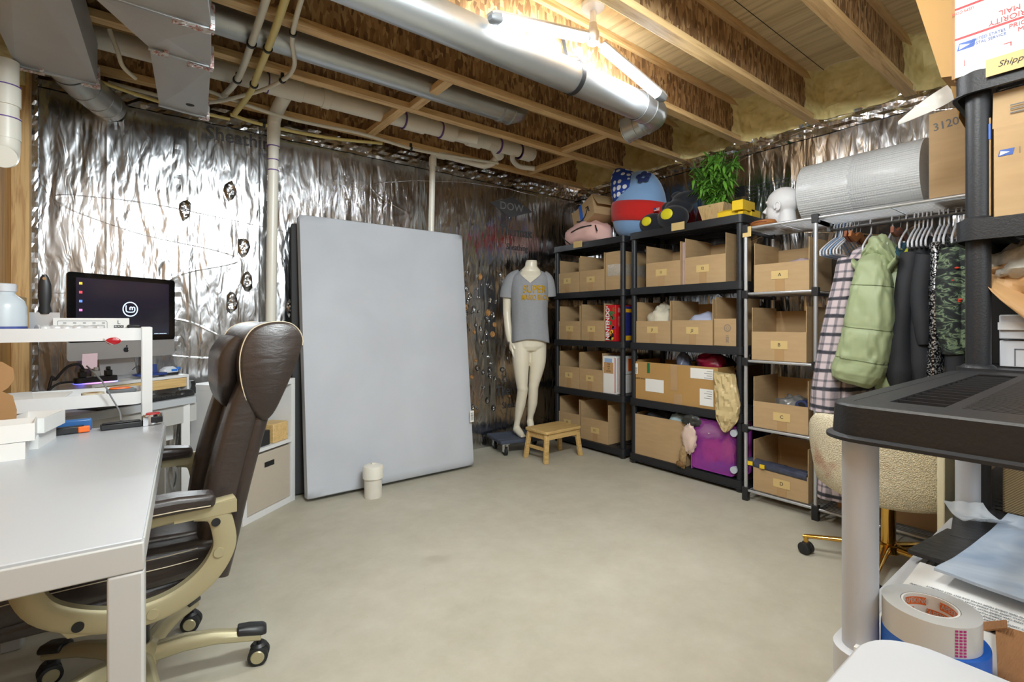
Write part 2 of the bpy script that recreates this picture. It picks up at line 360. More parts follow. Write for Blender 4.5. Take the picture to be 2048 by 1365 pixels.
k = NT('bubble wrap'); v = k.vor(k.vec(), 85, 'F1', .1); k.col(srgb(196,198,200)); k.b.inputs['Roughness'].default_value = .38; k.bump(v.outputs['Distance'], .7, .006); k.b.inputs['Coat Weight'].default_value = .4; k.b.inputs['Coat Roughness'].default_value = .25; M['bubble'] = k.m
k = NT('clear plastic film'); nz = k.noise(k.vec(), 7, 3, .6, 1); k.col(srgb(226,232,238)); k.b.inputs['Roughness'].default_value = .12; k.b.inputs['Alpha'].default_value = .42; k.bump(nz.outputs[0], .8, .02); M['film'] = k.m
k = NT('bluish clear mailer'); nz = k.noise(k.vec(), 5, 3, .5, .6); k.col(k.ramp(nz.outputs[0], [(.35, srgb(150,170,196)), (.7, srgb(206,214,224))])); k.b.inputs['Roughness'].default_value = .18; k.b.inputs['Alpha'].default_value = .82; k.bump(nz.outputs[0], .5, .02); M['mailer'] = k.m
k = NT('purple translucent plastic'); nz = k.noise(k.vec(), 11, 3, .6, .8); k.col(k.ramp(nz.outputs[0], [(.35, srgb(150,60,156)), (.55, srgb(158,64,160)), (.68, srgb(166,70,160))])); k.b.inputs['Roughness'].default_value = .25; k.b.inputs['Alpha'].default_value = .62; M['purpleplastic'] = k.m
M['purplerim'] = simple('purple plastic rim', srgb(156,64,158), .3)
k = NT('led diffuser'); k.col((1,1,1)); k.b.inputs['Emission Color'].default_value = (.90, .965, 1, 1); k.b.inputs['Emission Strength'].default_value = 105; k.n('ShaderNodeTexNoise'); M['led'] = k.m
# ------------------------------------------------------------------ room shell
XL, XR, YB, YF, ZW, ZC = -.495, 3.79, 3.72, -2.4, 2.54, 2.84
m = MB(); m.box(XL-.1, XR+.1, YF, YB+.1, -.1, 0); struct(m, 'floor', M['concrete'])
m = MB(); m.box(-.44, XR+.06, YB, YB+.06, 0, ZW); back = struct(m, 'wall_back', M['foil_back'])
m = MB(); m.box(XR, XR+.06, YF, YB+.06, 0, ZW); right = struct(m, 'wall_right', M['foil_right'])
m = MB(); m.box(XL-.05, XL, YF, YB+.06, 0, ZC); struct(m, 'wall_left', M['ply'])
m = MB(); m.box(XL-.05, XR+.06, YF-.05, YF, 0, ZC); struct(m, 'wall_front', simple('unfinished grey brown wall', srgb(150,138,120), .8))
m = MB(); m.box(XL-.1, XR+.3, YF, YB+.3, ZC, ZC+.02); struct(m, 'ceiling', M['deck'])
m = MB()
for y in (.1, 1.32, 2.54): m.box(XL, XR+.2, y-.0015, y+.0015, ZC-.002, ZC)
struct(m, 'trim_1', M['dark'])
m = MB(); m.box(XL, XR+.3, YB+.06, YB+.09, ZW-.1, ZC); struct(m, 'trim_2', M['osb'])
# crumpled foil lip along the head of both insulated walls, taped seams
def crinkle_strip(n, p0, p1, out, up0, up1, rows=5, cols=150, amp=.008, seed=0):
    mb = MB(); P0, P1, O = Vector(p0), Vector(p1), Vector(out); vs = []
    for i in range(cols+1):
        for j in range(rows+1):
            p = P0.lerp(P1, i/cols); z = up0+(up1-up0)*j/rows
            q = mnoise.noise(Vector((i*.31+seed, j*.9, seed)))*amp + mnoise.noise(Vector((i*.9, j*1.7, seed+5)))*amp*.6
            vs.append(tuple(p + O*(amp*1.3+q) + Vector((0, 0, z + mnoise.noise(Vector((i*.2, seed, j)))*amp*.8))))
    fs = [(i*(rows+1)+j, (i+1)*(rows+1)+j, (i+1)*(rows+1)+j+1, i*(rows+1)+j+1) for i in range(cols) for j in range(rows)]
    mb.add(vs, fs); return mb
struct(crinkle_strip('s', (-.44, YB, 0), (XR, YB, 0), (0, -1, 0), 2.44, 2.55, seed=1), 'trim_3', M['foil_back'], smooth=False)
struct(crinkle_strip('s', (XR, YF, 0), (XR, YB, 0), (-1, 0, 0), 2.45, 2.56, seed=9), 'trim_4', M['foil_right'], smooth=False)
struct(crinkle_strip('s', (-.44, YB, 0), (-.40, YB-.004, 0), (0, -1, 0), 0, 2.5, rows=90, cols=3, amp=.008, seed=4), 'trim_5', M['foil_back'], smooth=False)
struct(crinkle_strip('s', (.21, YB, 0), (.25, YB, 0), (0, -1, 0), 0.6, 2.45, rows=60, cols=2, amp=.0015, seed=14), 'trim_6', M['foil_back'], smooth=False)
# printed lettering on the foil
G = simple('grey print on foil', srgb(66, 66, 68), .5, 0)
txt('Thermax', .13, (2.94, YB-.003, 2.02), (1,0,0), (0,0,1), G, back, 'printed_lettering', sx=.82, bold=.01)
txt('Sheathing', .085, (2.95, YB-.003, 1.87), (1,0,0), (0,0,1), G, back, 'printed_lettering', sx=.8, bold=.008)
mb = MB(); mb.add([(2.62, YB-.003, 2.26), (2.86, YB-.003, 2.15), (3.14, YB-.003, 2.24), (2.90, YB-.003, 2.35)], [(0,1,2,3)]); mk = part(mb, 'printed_diamond', G, back, world=True)
txt('DOW', .1, (2.88, YB-.005, 2.25), (1,0,0), (0,0,1), simple('foil coloured print', srgb(170,172,174), .35, .8), mk, 'lettering', sx=1.1, bold=.01)
txt('Sheathing', .12, (.60, YB-.003, 2.38), (1,0,0), (0,0,1), G, back, 'printed_lettering', sx=.95, bold=.01)
txt('Therma', .13, (2.86, YB-.003, .50), (1,0,0), (0,0,1), G, back, 'printed_lettering', sx=.8, bold=.012)
txt('Sheathing', .085, (2.90, YB-.003, .36), (1,0,0), (0,0,1), G, back, 'printed_lettering', sx=.8, bold=.008)
for i in range(4): txt('PRODUCT LISTING  FOAM SHEATHING', .018, (3.0, 1.75+.01*i, 0) if 0 else (XR-.003, 1.75, 2.20-.03*i), (0,-1,0), (0,0,1), G, right, 'printed_lettering')
mb = MB(); mb.box(XR-.004, XR-.002, 1.92, 2.0, 2.14, 2.22); part(mb, 'printed_barcode', M['ink'], right, world=True)
# punched dents in the foil: shallow pits with raised torn rims, tan foam showing in some
random.seed(3); md = MB(); mt = MB()
for i in range(95):
    x = 2.18+random.random()*.52; z = .35+random.random()*1.25
    if random.random() < .15: x = 2.72+random.random()*.2
    r = .006+random.random()*.013; b_ = r*(1.0+random.random()*.7)
    tgt = mt if (random.random() < .16) else md
    n = 12; rings = []
    for (q, d) in ((1.25, 0), (1.0, -.009), (.55, .002), (.15, -.002)):
        rings.append([(x+r*q*math.cos(2*PI*j/n)*(1+.15*random.random()), YB+d-.003, z+b_*q*math.sin(2*PI*j/n)*(1+.15*random.random())) for j in range(n)])
    tgt.loft(rings)
part(md, 'punched_dents', M['foil_back'], back, world=True, ang=20)['kind'] = 'stuff'
part(mt, 'torn_foam_spots', simple('tan foam', srgb(170,124,72), .8, 0, .2, 30), back, world=True, ang=20)['kind'] = 'stuff'
for (x, z) in ((.52, 2.02), (.60, 1.66), (.62, 1.42), (.53, 1.28), (.27, 1.86), (.9, 1.25)):
    mb = MB(); n = 10; rings = []
    for (q, d) in ((1.3, 0), (.9, -.016), (.6, -.004), (.3, -.012), (.05, -.004)):
        rings.append([(x+.022*q*math.cos(2*PI*j/n)*(1+.5*random.random()), YB+d-.002, z+.042*q*math.sin(2*PI*j/n)*(1+.5*random.random())) for j in range(n)])
    mb.loft(rings); part(mb, 'foil_puncture', M['foil_back'], back, world=True, ang=80)
# framing of the left wall
m = MB(); m.box(XL, -.425, YB-.09, YB-.0, 0, ZW); st_ = part(m, 'wall_stud', M['lumber_z'], bev=.002); tag(st_, 'upright wooden wall stud in the left corner beside the foil wall', 'stud')
m = MB(); m.box(XL, -.435, 3.02, YB-.092, 1.24, 1.28); o = part(m, 'wall_blocking', M['lumber_y'], bev=.002); tag(o, 'short level wooden block fixed across the left plywood wall', 'wood block')
m = MB(); m.box(XL, -.44, 2.6, YB-.092, 2.40, 2.52)
o = part(m, 'insulation_tuft', M['foam']); tag(o, 'strip of yellow insulation under the joists at top left', 'insulation', kind='stuff')

# ------------------------------------------------------------------ joists, blocking, foam pockets
JY = [3.58, 2.96, 2.45, 1.93, 1.42, .883, .36, -.17]
JL = ['engineered wooden I-joist right above the back foil wall', 'wooden I-joist between the white drain pipe and the small round duct',
      'wooden I-joist between the small round duct and the large round duct', 'wooden I-joist just beyond the hanging ceiling light, over the large duct',
      'wooden I-joist just in front of the hanging ceiling light', 'wooden I-joist with a big knot, ending above the bubble wrap roll',
      'wooden I-joist crossing over the upright black shelf post', 'wooden I-joist nearest the photographer on the right']
for i, (y, lb) in enumerate(zip(JY, JL)):
    t = thing('ceiling_joist', lb, 'joist', (1.66, y, ZW), 0, 'floor joists overhead')
    xe = XR+.02
    f1 = MB(); f1.box(XL+.001, xe, y-.03, y+.03, ZW+.001, ZW+.039); part(f1, 'flange', M['lumber'], t, world=True, bev=.002)
    f2 = MB(); f2.box(XL+.001, xe, y-.03, y+.03, ZC-.039, ZC-.001); part(f2, 'flange', M['lumber'], t, world=True, bev=.002)
    wb = MB(); wb.box(XL+.001, xe, y-.005, y+.005, ZW+.039, ZC-.039); part(wb, 'web', M['osb'], t, world=True)
BL = [((1.43, 1.49), 2.48, 2.93, 'short wooden block bridging the two joists beneath the small round duct'),
      ((1.38, 1.44), 2.99, 3.55, 'short wooden block crossing under the white drain pipe'),
      ((2.78, 2.84), 2.48, 2.93, 'wooden block between joists near the large duct elbow'),
      ((2.93, 2.99), 2.99, 3.55, 'wooden block between joists above the printed foil, nearest the corner')]
for (x0, x1), y0, y1, lb in BL:
    m = MB(); m.box(x0, x1, y0, y1, ZW+.002, ZW+.040); o = part(m, 'joist_blocking', M['lumber_y'], bev=.002); tag(o, lb, 'wood block', 'wooden blocks between the joists')
for i in range(len(JY)-1):
    y1, y0 = JY[i]-.006, JY[i+1]+.006; mb = MB(); nu, nv = 26, 16; vs = []
    for a in range(nu+1):
        for b_ in range(nv+1):
            y = y0+(y1-y0)*a/nu; v = b_/nv; z = ZW+.002 + (ZC-ZW-.004)*v
            edge = min(a, nu-a)/nu; x = XR-.02 - .16*max(0, 1-edge*7)**2 - .12*max(0, (v-.75)*4)**2 - .045*mnoise.noise(Vector((y*9, z*11, i))) - .02*mnoise.noise(Vector((y*30, z*30, i)))
            vs.append((x, y, z))
    mb.add(vs, [(a*(nv+1)+b_, (a+1)*(nv+1)+b_, (a+1)*(nv+1)+b_+1, a*(nv+1)+b_+1) for a in range(nu) for b_ in range(nv)])
    o = struct(mb, 'trim_%d' % (7+i), M['foam'])
# ------------------------------------------------------------------ ducts
t = thing('round_duct', 'large round galvanised duct hung below the joists beside the light', 'duct', (1.5, 1.87, 2.455))
m = MB(); DZ, DY, DR = 2.455, 1.872, .0825; m.cyl((-.48, DY, DZ), (2.42, DY, DZ), DR, seg=48); part(m, 'pipe', M['galv'], t, world=True)
m = MB(); m.cyl((2.40, DY, DZ), (2.50, DY, DZ), DR+.003, seg=48); m.tube(smooth_path([(2.48, DY, DZ), (2.56, DY+.005, DZ), (2.615, DY+.045, DZ), (2.63, DY+.11, DZ-.005)], 6), .083, 40); part(m, 'elbow', M['galv'], t, world=True)
for xx in (2.40, 2.49):
    m = MB(); m.cyl((xx, DY, DZ), (xx+.007, DY, DZ), DR+.006, seg=48); part(m, 'joint_ring', M['galv'], t, world=True)
m = MB(); bp0, bp1 = Vector((2.632, DY+.10, DZ-.004)), Vector((2.60, DY+.25, DZ-.030)); m.tube([bp0, bp1], .080, 36)
for q in (.05, .45, .95): a_ = bp0.lerp(bp1, q); m.tube([a_, a_+(bp1-bp0)*.04], .085, 36)
part(m, 'boot', M['galv'], t, world=True)
m = MB(); n = 40; SX = 1.865; m.loft([[(SX+dx, DY+(DR+dr)*math.cos(2*PI*j/n), DZ+(DR+dr)*math.sin(2*PI*j/n)) for j in range(n)] for dx, dr in ((-.014,.001),(-.014,.004),(.014,.004),(.014,.001))], False); part(m, 'strap', M['black'], t, world=True, label='black hanger strap')
m = MB(); m.bar([(SX, DY-.079, DZ+.03), (SX-.01, DY-.05, DZ+.085), (SX-.03, 1.892, ZW+.03), (SX-.05, 1.918, ZW+.20)], .026, .003, (1, 0, 0)); part(m, 'strap_tail', M['black'], t, world=True, label='black hanger strap tail')
t = thing('round_duct', 'smaller round galvanised duct between joists above the wooden block', 'duct', (1.2, 2.7, 2.6))
m = MB(); m.cyl((-.44, 2.705, 2.60), (2.04, 2.705, 2.61), .078, seg=40); part(m, 'pipe', M['galv'], t, world=True)
m = MB(); m.tube([(1.98, 2.705, 2.61), (2.08, 2.705, 2.612), (2.15, 2.72, 2.64), (2.19, 2.75, 2.69)], [.082, .082, .078, .076], 32)
for x in (1.99, 2.07): m.cyl((x, 2.705, 2.61), (x+.008, 2.705, 2.61), .088, seg=32)
part(m, 'elbow', M['galv'], t, world=True)
# rectangular sheet metal trunks
def trunk_bottom(mb, P, z, depth=.014):
    # cross-broken panel, the centre pushed out a little
    c = Vector((sum(p[0] for p in P)/4, sum(p[1] for p in P)/4, z-depth)); vs = [(p[0], p[1], z) for p in P]+[tuple(c)]
    mb.add(vs, [(0,1,4),(1,2,4),(2,3,4),(3,0,4)])
def trunk(name, label, secs, z0, z1, tapes):
    x0, y0 = secs[0][0]; t = thing(name, label, 'duct', (x0, y0, z0))
    for i in range(len(secs)-1):
        (a, b_), (d, c) = secs[i], secs[i+1]          # (left,right) points near, then far
        P = [secs[i][0], secs[i][1], secs[i+1][1], secs[i+1][0]]
        mb = MB(); trunk_bottom(mb, P, z0)
        for q in range(4):
            if q in (0, 2) and not ((q == 2 and i == len(secs)-2) or (q == 0 and i == 0)): continue
            p, r = P[q], P[(q+1) % 4]; mb.quad((p[0],p[1],z0),(p[0],p[1],z1),(r[0],r[1],z1),(r[0],r[1],z0))
        mb.quad(*[(p[0], p[1], z1) for p in P]); part(mb, 'duct_section', M['galv_dull'], t, world=True, ang=1)
        L, R_ = secs[i+1]; mb = MB(); mb.bar([(L[0]-.004, L[1], z0-.004), (R_[0]+.004, R_[1], z0-.004)], .012, .016, (0,0,1)); part(mb, 'seam_cleat', M['galv'], t, world=True, bev=.002)
    for i, (x, y, ln) in enumerate(tapes):
        mb = MB(); random.seed(i+int(x*50)); n = 9
        vs = []; 
        for a in range(n+1):
            for b_ in range(4):
                vs.append((x-ln*a/n, y-.02+.04*b_/3, z0-.012-.006*random.random()))
        mb.add(vs, [(a*4+b_, (a+1)*4+b_, (a+1)*4+b_+1, a*4+b_+1) for a in range(n) for b_ in range(3)])
        mb.box(x-.006, x+.010, y-.022, y+.022, z0-.014, z0+.09)
        part(mb, 'foil_tape', M['foiltape'], t, world=True, smooth=False, label='crumpled printed foil tape')
kt = NT('printed foil tape'); nz = kt.noise(kt.vec((1,1,1)), 34, 3, .6); kt.col(kt.ramp(nz.outputs[0], [(.5, srgb(206,204,202)), (.56, srgb(170,90,84)), (.62, srgb(210,206,202))])); kt.b.inputs['Metallic'].default_value = .5; kt.b.inputs['Roughness'].default_value = .35; kt.bump(nz.outputs[0], .6, .006); M['foiltape'] = kt.m
kf = .908
trunk('sheet_metal_duct', 'stepped rectangular sheet metal duct with taped seams and a small hole', [((-.30, 1.35), (.10, 1.38)), ((-.136, 2.29), (.256, 2.30)), ((.063, 2.62), (.292, 2.645)), ((.122, 3.27), (.347, 3.31))], 2.33, 2.533,
      [(.256, 2.30, .13), (.292, 2.645, .09), (.347, 3.31, .04), (.12, 2.62, .05)])
m = MB(); m.lathe([(.020, 0), (.020, -.002)], (.253, 3.16, 2.325), 24); part(m, 'duct_hole', M['dark'], bpy.data.objects['sheet_metal_duct'], world=True, label='dark round hole')
trunk('sheet_metal_duct', 'rectangular sheet metal duct at the far left with a round takeoff', [((-.43, 1.2), (-.24, 1.2)), ((-.418, 3.17), (-.13, 3.19))], 2.33, 2.533, [(-.13, 3.19, .06), (-.33, 3.172, .09)])
t = thing('round_duct', 'short round metal duct elbow from sheet metal duct into the foil wall', 'duct', (-.2, 3.5, 2.4))
m = MB(); pth = smooth_path([(-.27, 3.20, 2.43), (-.25, 3.32, 2.425), (-.20, 3.46, 2.41), (-.14, 3.58, 2.40), (-.10, 3.715, 2.41)], 5); m.tube(pth, .083, 36); part(m, 'pipe', M['galv'], t, world=True)
for i in (5, 10, 14, 17):
    m = MB(); d = (pth[i+1]-pth[i]).normalized()*.006; m.tube([pth[i], pth[i]+d], .0855, 36); part(m, 'joint_ring', M['galv'] if i != 5 else M['inkgrey'], t, world=True)

# ------------------------------------------------------------------ pipes
def coupling(mb, a, b_, r): mb.tube([a, b_], r, 24)
t = thing('drain_pipe', 'long white drain pipe running between the joists along the back', 'pipe', (1.2, 3.28, 2.6))
m = MB(); m.cyl((-.46, 3.27, 2.60), (2.78, 3.29, 2.62), .055, seg=28); part(m, 'pipe', M['pvc'], t, world=True)
for x0, x1 in ((.66, .86), (.98, 1.03), (1.56, 1.72), (1.86, 1.98), (2.1, 2.22), (2.62, 2.74)):
    m = MB(); m.cyl((x0, 3.28, 2.61), (x1, 3.28, 2.61), .063, seg=28); part(m, 'coupling', M['pvc'], t, world=True, bev=.003)
for x0 in (.655, 1.55, 1.85, 2.4, 2.62):
    m = MB(); m.cyl((x0, 3.28, 2.61), (x0+.006, 3.28, 2.61), .0645, seg=28); part(m, 'primer_ring', M['purple'], t, world=True)
m = MB(); m.tube(smooth_path([(2.0, 3.27, 2.60), (2.06, 3.2, 2.575), (2.12, 3.16, 2.56)], 4), .04, 20); part(m, 'branch', M['pvc'], t, world=True); m = MB(); m.tube([(2.3, 3.28, 2.60), (2.36, 3.28, 2.60), (2.42, 3.34, 2.60), (2.5, 3.40, 2.58)], .045, 20); part(m, 'branch', M['pvc'], t, world=True)
t = thing('vertical_pipe', 'white vertical drain pipe in front of the foil wall, left of the grey panel', 'pipe', (.76, 3.6, 0))
m = MB(); m.cyl((.735, 3.635, 0), (.762, 3.60, 2.50), .033, seg=24); part(m, 'pipe', M['pvc'], t, world=True)
m = MB(); m.tube(smooth_path([(.761, 3.60, 2.42), (.762, 3.59, 2.51), (.765, 3.48, 2.555), (.77, 3.30, 2.585)], 5), .042, 24); m.cyl((.759, 3.602, 2.33), (.761, 3.60, 2.44), .040); part(m, 'fitting', M['pvc'], t, world=True)
for z in (2.33, 2.24, 2.17):
    m = MB(); m.cyl((.759, 3.602, z), (.759, 3.602, z+.006), .0415 if z > 2.3 else .034); part(m, 'primer_ring', M['purple'], t, world=True)
t = thing('vertical_pipe', 'thin white vertical pipe behind the grey panel with a top elbow', 'pipe', (1.98, 3.65, 0))
m = MB(); m.cyl((1.96, 3.69, 0), (1.965, 3.60, 2.50), .024, seg=20); m.tube(smooth_path([(1.965, 3.60, 2.46), (1.967, 3.59, 2.515), (2.02, 3.575, 2.535), (2.4, 3.50, 2.50)], 5), .026, 20); m.tube(smooth_path([(2.4, 3.50, 2.50), (2.47, 3.46, 2.53), (2.5, 3.40, 2.60)], 4), .03, 20); part(m, 'pipe', M['pvc'], t, world=True)
m = MB(); m.cyl((1.965, 3.60, 2.44), (1.967, 3.60, 2.51), .031); m.cyl((2.0, 3.578, 2.533), (2.06, 3.57, 2.533), .031); part(m, 'elbow', M['pvc'], t, world=True)
t = thing('vertical_pipe', 'thick white pipe with fittings hanging at the far left wall', 'pipe', (-.442, 3.13, 1.9)); PX, PY = -.442, 3.13
m = MB(); m.cyl((PX, PY, 1.98), (PX, PY, 2.322), .044, seg=28); part(m, 'pipe', M['pvc'], t, world=True)
m = MB(); m.cyl((PX, PY, 2.12), (PX, PY, 2.21), .050); m.cyl((PX, PY, 1.97), (PX, PY, 2.07), .050); m.tube(smooth_path([(PX, PY, 1.98), (PX, PY-.005, 1.92), (PX, PY-.03, 1.885), (PX, PY-.07, 1.875)], 5), .047, 28); part(m, 'elbow', M['pvc'], t, world=True)
for z in (2.205, 2.06):
    m = MB(); m.cyl((PX, PY, z), (PX, PY, z+.005), .0512); part(m, 'primer_ring', M['purple'], t, world=True)
m = MB(); m.tube(smooth_path([(2.55, 3.28, 2.56), (2.62, 3.36, 2.55), (2.74, 3.42, 2.54), (2.86, 3.36, 2.53)], 5), .022, 16); o = part(m, 'pipe_stub', M['pvc']); tag(o, 'short thin white pipe stub near the end of the drain pipe', 'pipe')
def water(name, label, pts, r, mt, clips=()):
    t = thing(name, label, 'pipe', tuple(pts[0])); m = MB(); p = smooth_path(pts, 8); m.tube(p, r, 14); part(m, 'tube', mt, t, world=True)
    for q in clips:
        i = int(q*(len(p)-2)); m = MB(); d = (p[i+1]-p[i]).normalized(); m.tube([p[i]-d*.008, p[i]+d*.008], r+.006, 14); m.box(p[i].x-.008, p[i].x+.008, p[i].y-.008, p[i].y+.008, p[i].z, min(2.538, p[i].z+.04)); part(m, 'clip', M['black'], t, world=True, label='black pipe clip')
water('water_pipe', 'white flexible water pipe clipped across the joists, leftmost of the three', [(.42, 1.2, 2.49), (.43, 1.9, 2.49), (.455, 2.45, 2.50), (.47, 2.96, 2.50), (.46, 3.2, 2.50), (.44, 3.50, 2.535)], .0165, M['pexw'], (.5, .72))
water('water_pipe', 'yellow flexible water pipe clipped beneath the joists', [(.47, 1.2, 2.49), (.49, 1.9, 2.49), (.525, 2.45, 2.50), (.545, 2.96, 2.50), (.55, 3.2, 2.49), (.52, 3.52, 2.47)], .0165, M['pexy'], (.5, .72))
water('water_pipe', 'thin white flexible pipe curving left under the joists, right of the yellow one', [(.52, 1.2, 2.49), (.54, 1.9, 2.49), (.60, 2.45, 2.505), (.68, 2.75, 2.50), (.66, 2.98, 2.50), (.54, 3.24, 2.49), (.30, 3.50, 2.47), (-.1, 3.55, 2.49)], .011, M['pexw'], (.3, .58))
water('water_pipe', 'grey-white flexible pipe snaking sideways under the drain pipe', [(.35, 3.42, 2.53), (.8, 3.45, 2.49), (1.3, 3.44, 2.50), (1.7, 3.46, 2.485), (2.0, 3.44, 2.49), (2.5, 3.42, 2.52)], .011, M['pexw'], (.62,))
water('water_pipe', 'yellow pipe lying along the top of the foil wall', [(.50, 3.56, 2.47), (.7, 3.60, 2.465), (1.1, 3.60, 2.475), (1.5, 3.53, 2.50)], .011, M['pexy'], (.35,))
water('water_pipe', 'pale yellow pipe sagging behind the stepped metal duct', [(-.40, 3.44, 2.50), (-.1, 3.50, 2.46), (.2, 3.55, 2.44), (.5, 3.59, 2.45)], .010, M['pexy'])
water('cable_conduit', 'thin grey cable dropping between the two metal ducts', [(-.08, 3.0, 2.535), (-.05, 3.02, 2.45), (-.03, 3.06, 2.40), (.02, 3.12, 2.38)], .010, M['pexw'])
# ------------------------------------------------------------------ ceiling light
t = thing('ceiling_light', 'white folding ceiling light with glowing bar panels', 'ceiling light', (1.93, 1.80, ZC))
m = MB(); m.lathe([(.045, 0), (.062, -.006), (.06, -.03), (.03, -.045)], (1.93, 1.79, ZC-.002), 28); m.lathe([(.016, -.045), (.016, -.12)], (1.93, 1.79, ZC)); part(m, 'mount', M['white'], t, world=True)
m = MB(); m.lathe([(.020, -.11), (.024, -.14), (.034, -.16), (.034, -.215), (.02, -.225)], (1.93, 1.79, ZC), 24); part(m, 'hub', simple('warm grey plastic', srgb(168,162,158), .5), t, world=True)
HB = Vector((1.93, 1.79, 2.645))
for (ex, ey, ez) in ((1.235, 1.745, 2.475), (2.40, 1.68, 2.417)):
    E_ = Vector((ex, ey, ez)); d = (E_-HB).normalized(); side = d.cross(Vector((0, 0, 1))).normalized(); nn = side.cross(d)
    bl = MB(); A = HB+d*.055; L = (E_-A).length
    def sec(p, w_, h_): return [tuple(p+side*x+nn*y) for x, y in rrect(w_, h_, min(w_, h_)*.3, 3)]
    bl.loft([sec(A+nn*.02, .05, .016), sec(A+d*(L-.03)+nn*.02, .05, .016), sec(A+d*L+nn*.016, .04, .012)]); pb = part(bl, 'light_arm', simple('arm grey', srgb(150,146,142), .5), t, world=True)
    bl = MB(); bl.loft([sec(A+d*.006+nn*.0, .03, .01), sec(A+d*.012-nn*.002, .044, .034), sec(A+d*(L-.06)-nn*.002, .044, .034), sec(A+d*(L-.05)+nn*.0, .03, .01)]); part(bl, 'diffuser', M['led'], pb, world=True, label='glowing bar diffuser')
    bl = MB(); bl.tube([HB+d*.015, A+d*.01], .012, 12); part(bl, 'hinge', M['greytool'], t, world=True)
    bl = MB(); bl.loft([sec(A+d*(L-.05), .052, .040), sec(A+d*(L-.01), .050, .034), sec(A+d*(L+.004), .030, .018)]); part(bl, 'end_cap', M['greytool'], pb, world=True)
# ------------------------------------------------------------------ front desk
DZ1 = .745
t = thing('desk', 'white desk with a metal frame in the left foreground', 'desk', (.020, 1.150, 0), -.072)
DW, DL = .47, 1.30      # local: x from -DW to 0, y from 0 to DL
m = MB(); m.box(-DW, -.003, .003, DL, DZ1-.012, DZ1); part(m, 'desktop', M['deskwhite'], t, bev=.002)
m = MB(); z0, z1 = DZ1-.060, DZ1-.0125
m.box(-DW, 0, 0, .026, z0, z1+.006); m.box(-DW, 0, DL-.03, DL, z0, z1)
m.box(-.018, 0, .027, DL-.031, z0, z1+.006); m.box(-DW, -DW+.018, .027, DL-.031, z0, z1); part(m, 'apron', M['deskframe'], t, bev=.003)
for (x, y) in ((-.055, 0), (-.055, DL-.055), (-DW, 0), (-DW, DL-.055)):
    m = MB(); m.box(x, x+.055, y, y+.055, 0, z0); part(m, 'leg', M['deskframe'], t, bev=.005)
# ------------------------------------------------------------------ two-tier cart
t = thing('utility_cart', 'white two-tier utility cart with shallow trays behind the front desk', 'cart', (-.2, 2.66, 0))
cx0, cx1, cy0, cy1 = -.44, .035, 2.53, 2.79
for z in (.815, 1.076, .35):
    m = MB(); w_, h_ = cx1-cx0, cy1-cy0; cx, cy = (cx0+cx1)/2, (cy0+cy1)/2; o1 = rrect(w_, h_, .03, 5, cx, cy); o2 = rrect(w_-.006, h_-.006, .027, 5, cx, cy)
    m.loft([[(x, y, z) for x, y in o1], [(x, y, z+.05) for x, y in o1], [(x, y, z+.05) for x, y in o2], [(x, y, z+.003) for x, y in o2]]); part(m, 'tray', M['white_enamel'], t, world=True)
for (x, y) in ((cx1+.001, cy0+.03), (cx1+.001, cy1-.04), (cx0-.012, cy0+.03), (cx0-.012, cy1-.04)):
    m = MB(); m.box(x, x+(.036 if x > 0 else .011), y-.008, y+.004, .06, 1.130); part(m, 'post', M['white_enamel'], t, world=True, bev=.003); m = MB(); m.cyl((x+.005, y-.012, .025), (x+.005, y+.008, .025), .025); m.box(x+.001, x+.009, y-.012, y+.006, .03, .07); part(m, 'caster', M['black'], t, world=True)
TZ = 1.0795
t = thing('spray_jug', 'translucent white plastic jug on the left end of the cart', 'jug', (-.395, 2.6, TZ))
m = MB(); oo = [(.060,0),(.062,.02),(.062,.125),(.055,.150),(.030,.175),(.030,.185)]
m.lathe(oo, (-.372, 2.605, TZ)); part(m, 'body', simple('milky plastic', srgb(196,206,214), .3), t, world=True)
m = MB(); m.lathe([(.033,.185),(.033,.212),(.028,.215)], (-.372, 2.605, TZ)); part(m, 'cap', M['white'], t, world=True)
m = MB(); m.lathe([(.0630,.03),(.0630,.055)], (-.372, 2.605, TZ), cap=False); part(m, 'label', simple('blue label', srgb(70,84,150), .5, 0, .4, 60), t, world=True, label='blue printed label')
t = thing('putty_knife', 'wide putty knife standing upright with a black handle', 'putty knife', (-.31, 2.70, TZ))
m = MB(); m.box(-.317, -.227, 2.700, 2.702, TZ, TZ+.110); part(m, 'blade', M['alu'], t, world=True)
m = MB(); hp = [(q*1.17, a, b_) for q, a, b_ in [(0, .013, .010), (.01, .020, .010), (.03, .016, .011), (.06, .021, .013), (.10, .020, .012), (.125, .013, .009), (.135, .006, .006)]]
m.loft([[(-.272+a*math.cos(2*PI*j/20), 2.701+b_*math.sin(2*PI*j/20), TZ+.104+z) for j in range(20)] for z, a, b_ in hp]); part(m, 'handle', M['black'], t, world=True)
m = MB(); m.cyl((-.272, 2.690, TZ+.245), (-.272, 2.712, TZ+.245), .006); part(m, 'hanging_hole', M['cardd'], t, world=True, label='hole at the handle end')
t = thing('router_box', 'flat white product box marked with a large letter L', 'box', (-.14, 2.70, TZ))
m = MB(); m.box(-.245, -.005, 2.665, 2.73, TZ+.0, TZ+.088); part(m, 'carton', M['whitemat'], t, world=True, bev=.001)
m = MB(); a_ = rrect(.155, .05, .006, 3, -.155, TZ+.052); b_ = rrect(.152, .047, .005, 3, -.155, TZ+.052); n = len(a_)
m.add([(x, 2.6645, z) for x, z in a_]+[(x, 2.6645, z) for x, z in b_], [(i, (i+1) % n, n+(i+1) % n, n+i) for i in range(n)])
for i in range(5): m.box(-.215+i*.03, -.205+i*.03, 2.6642, 2.6648, TZ+.066, TZ+.069)
part(m, 'printed_outline', M['inkgrey'], t, world=True)
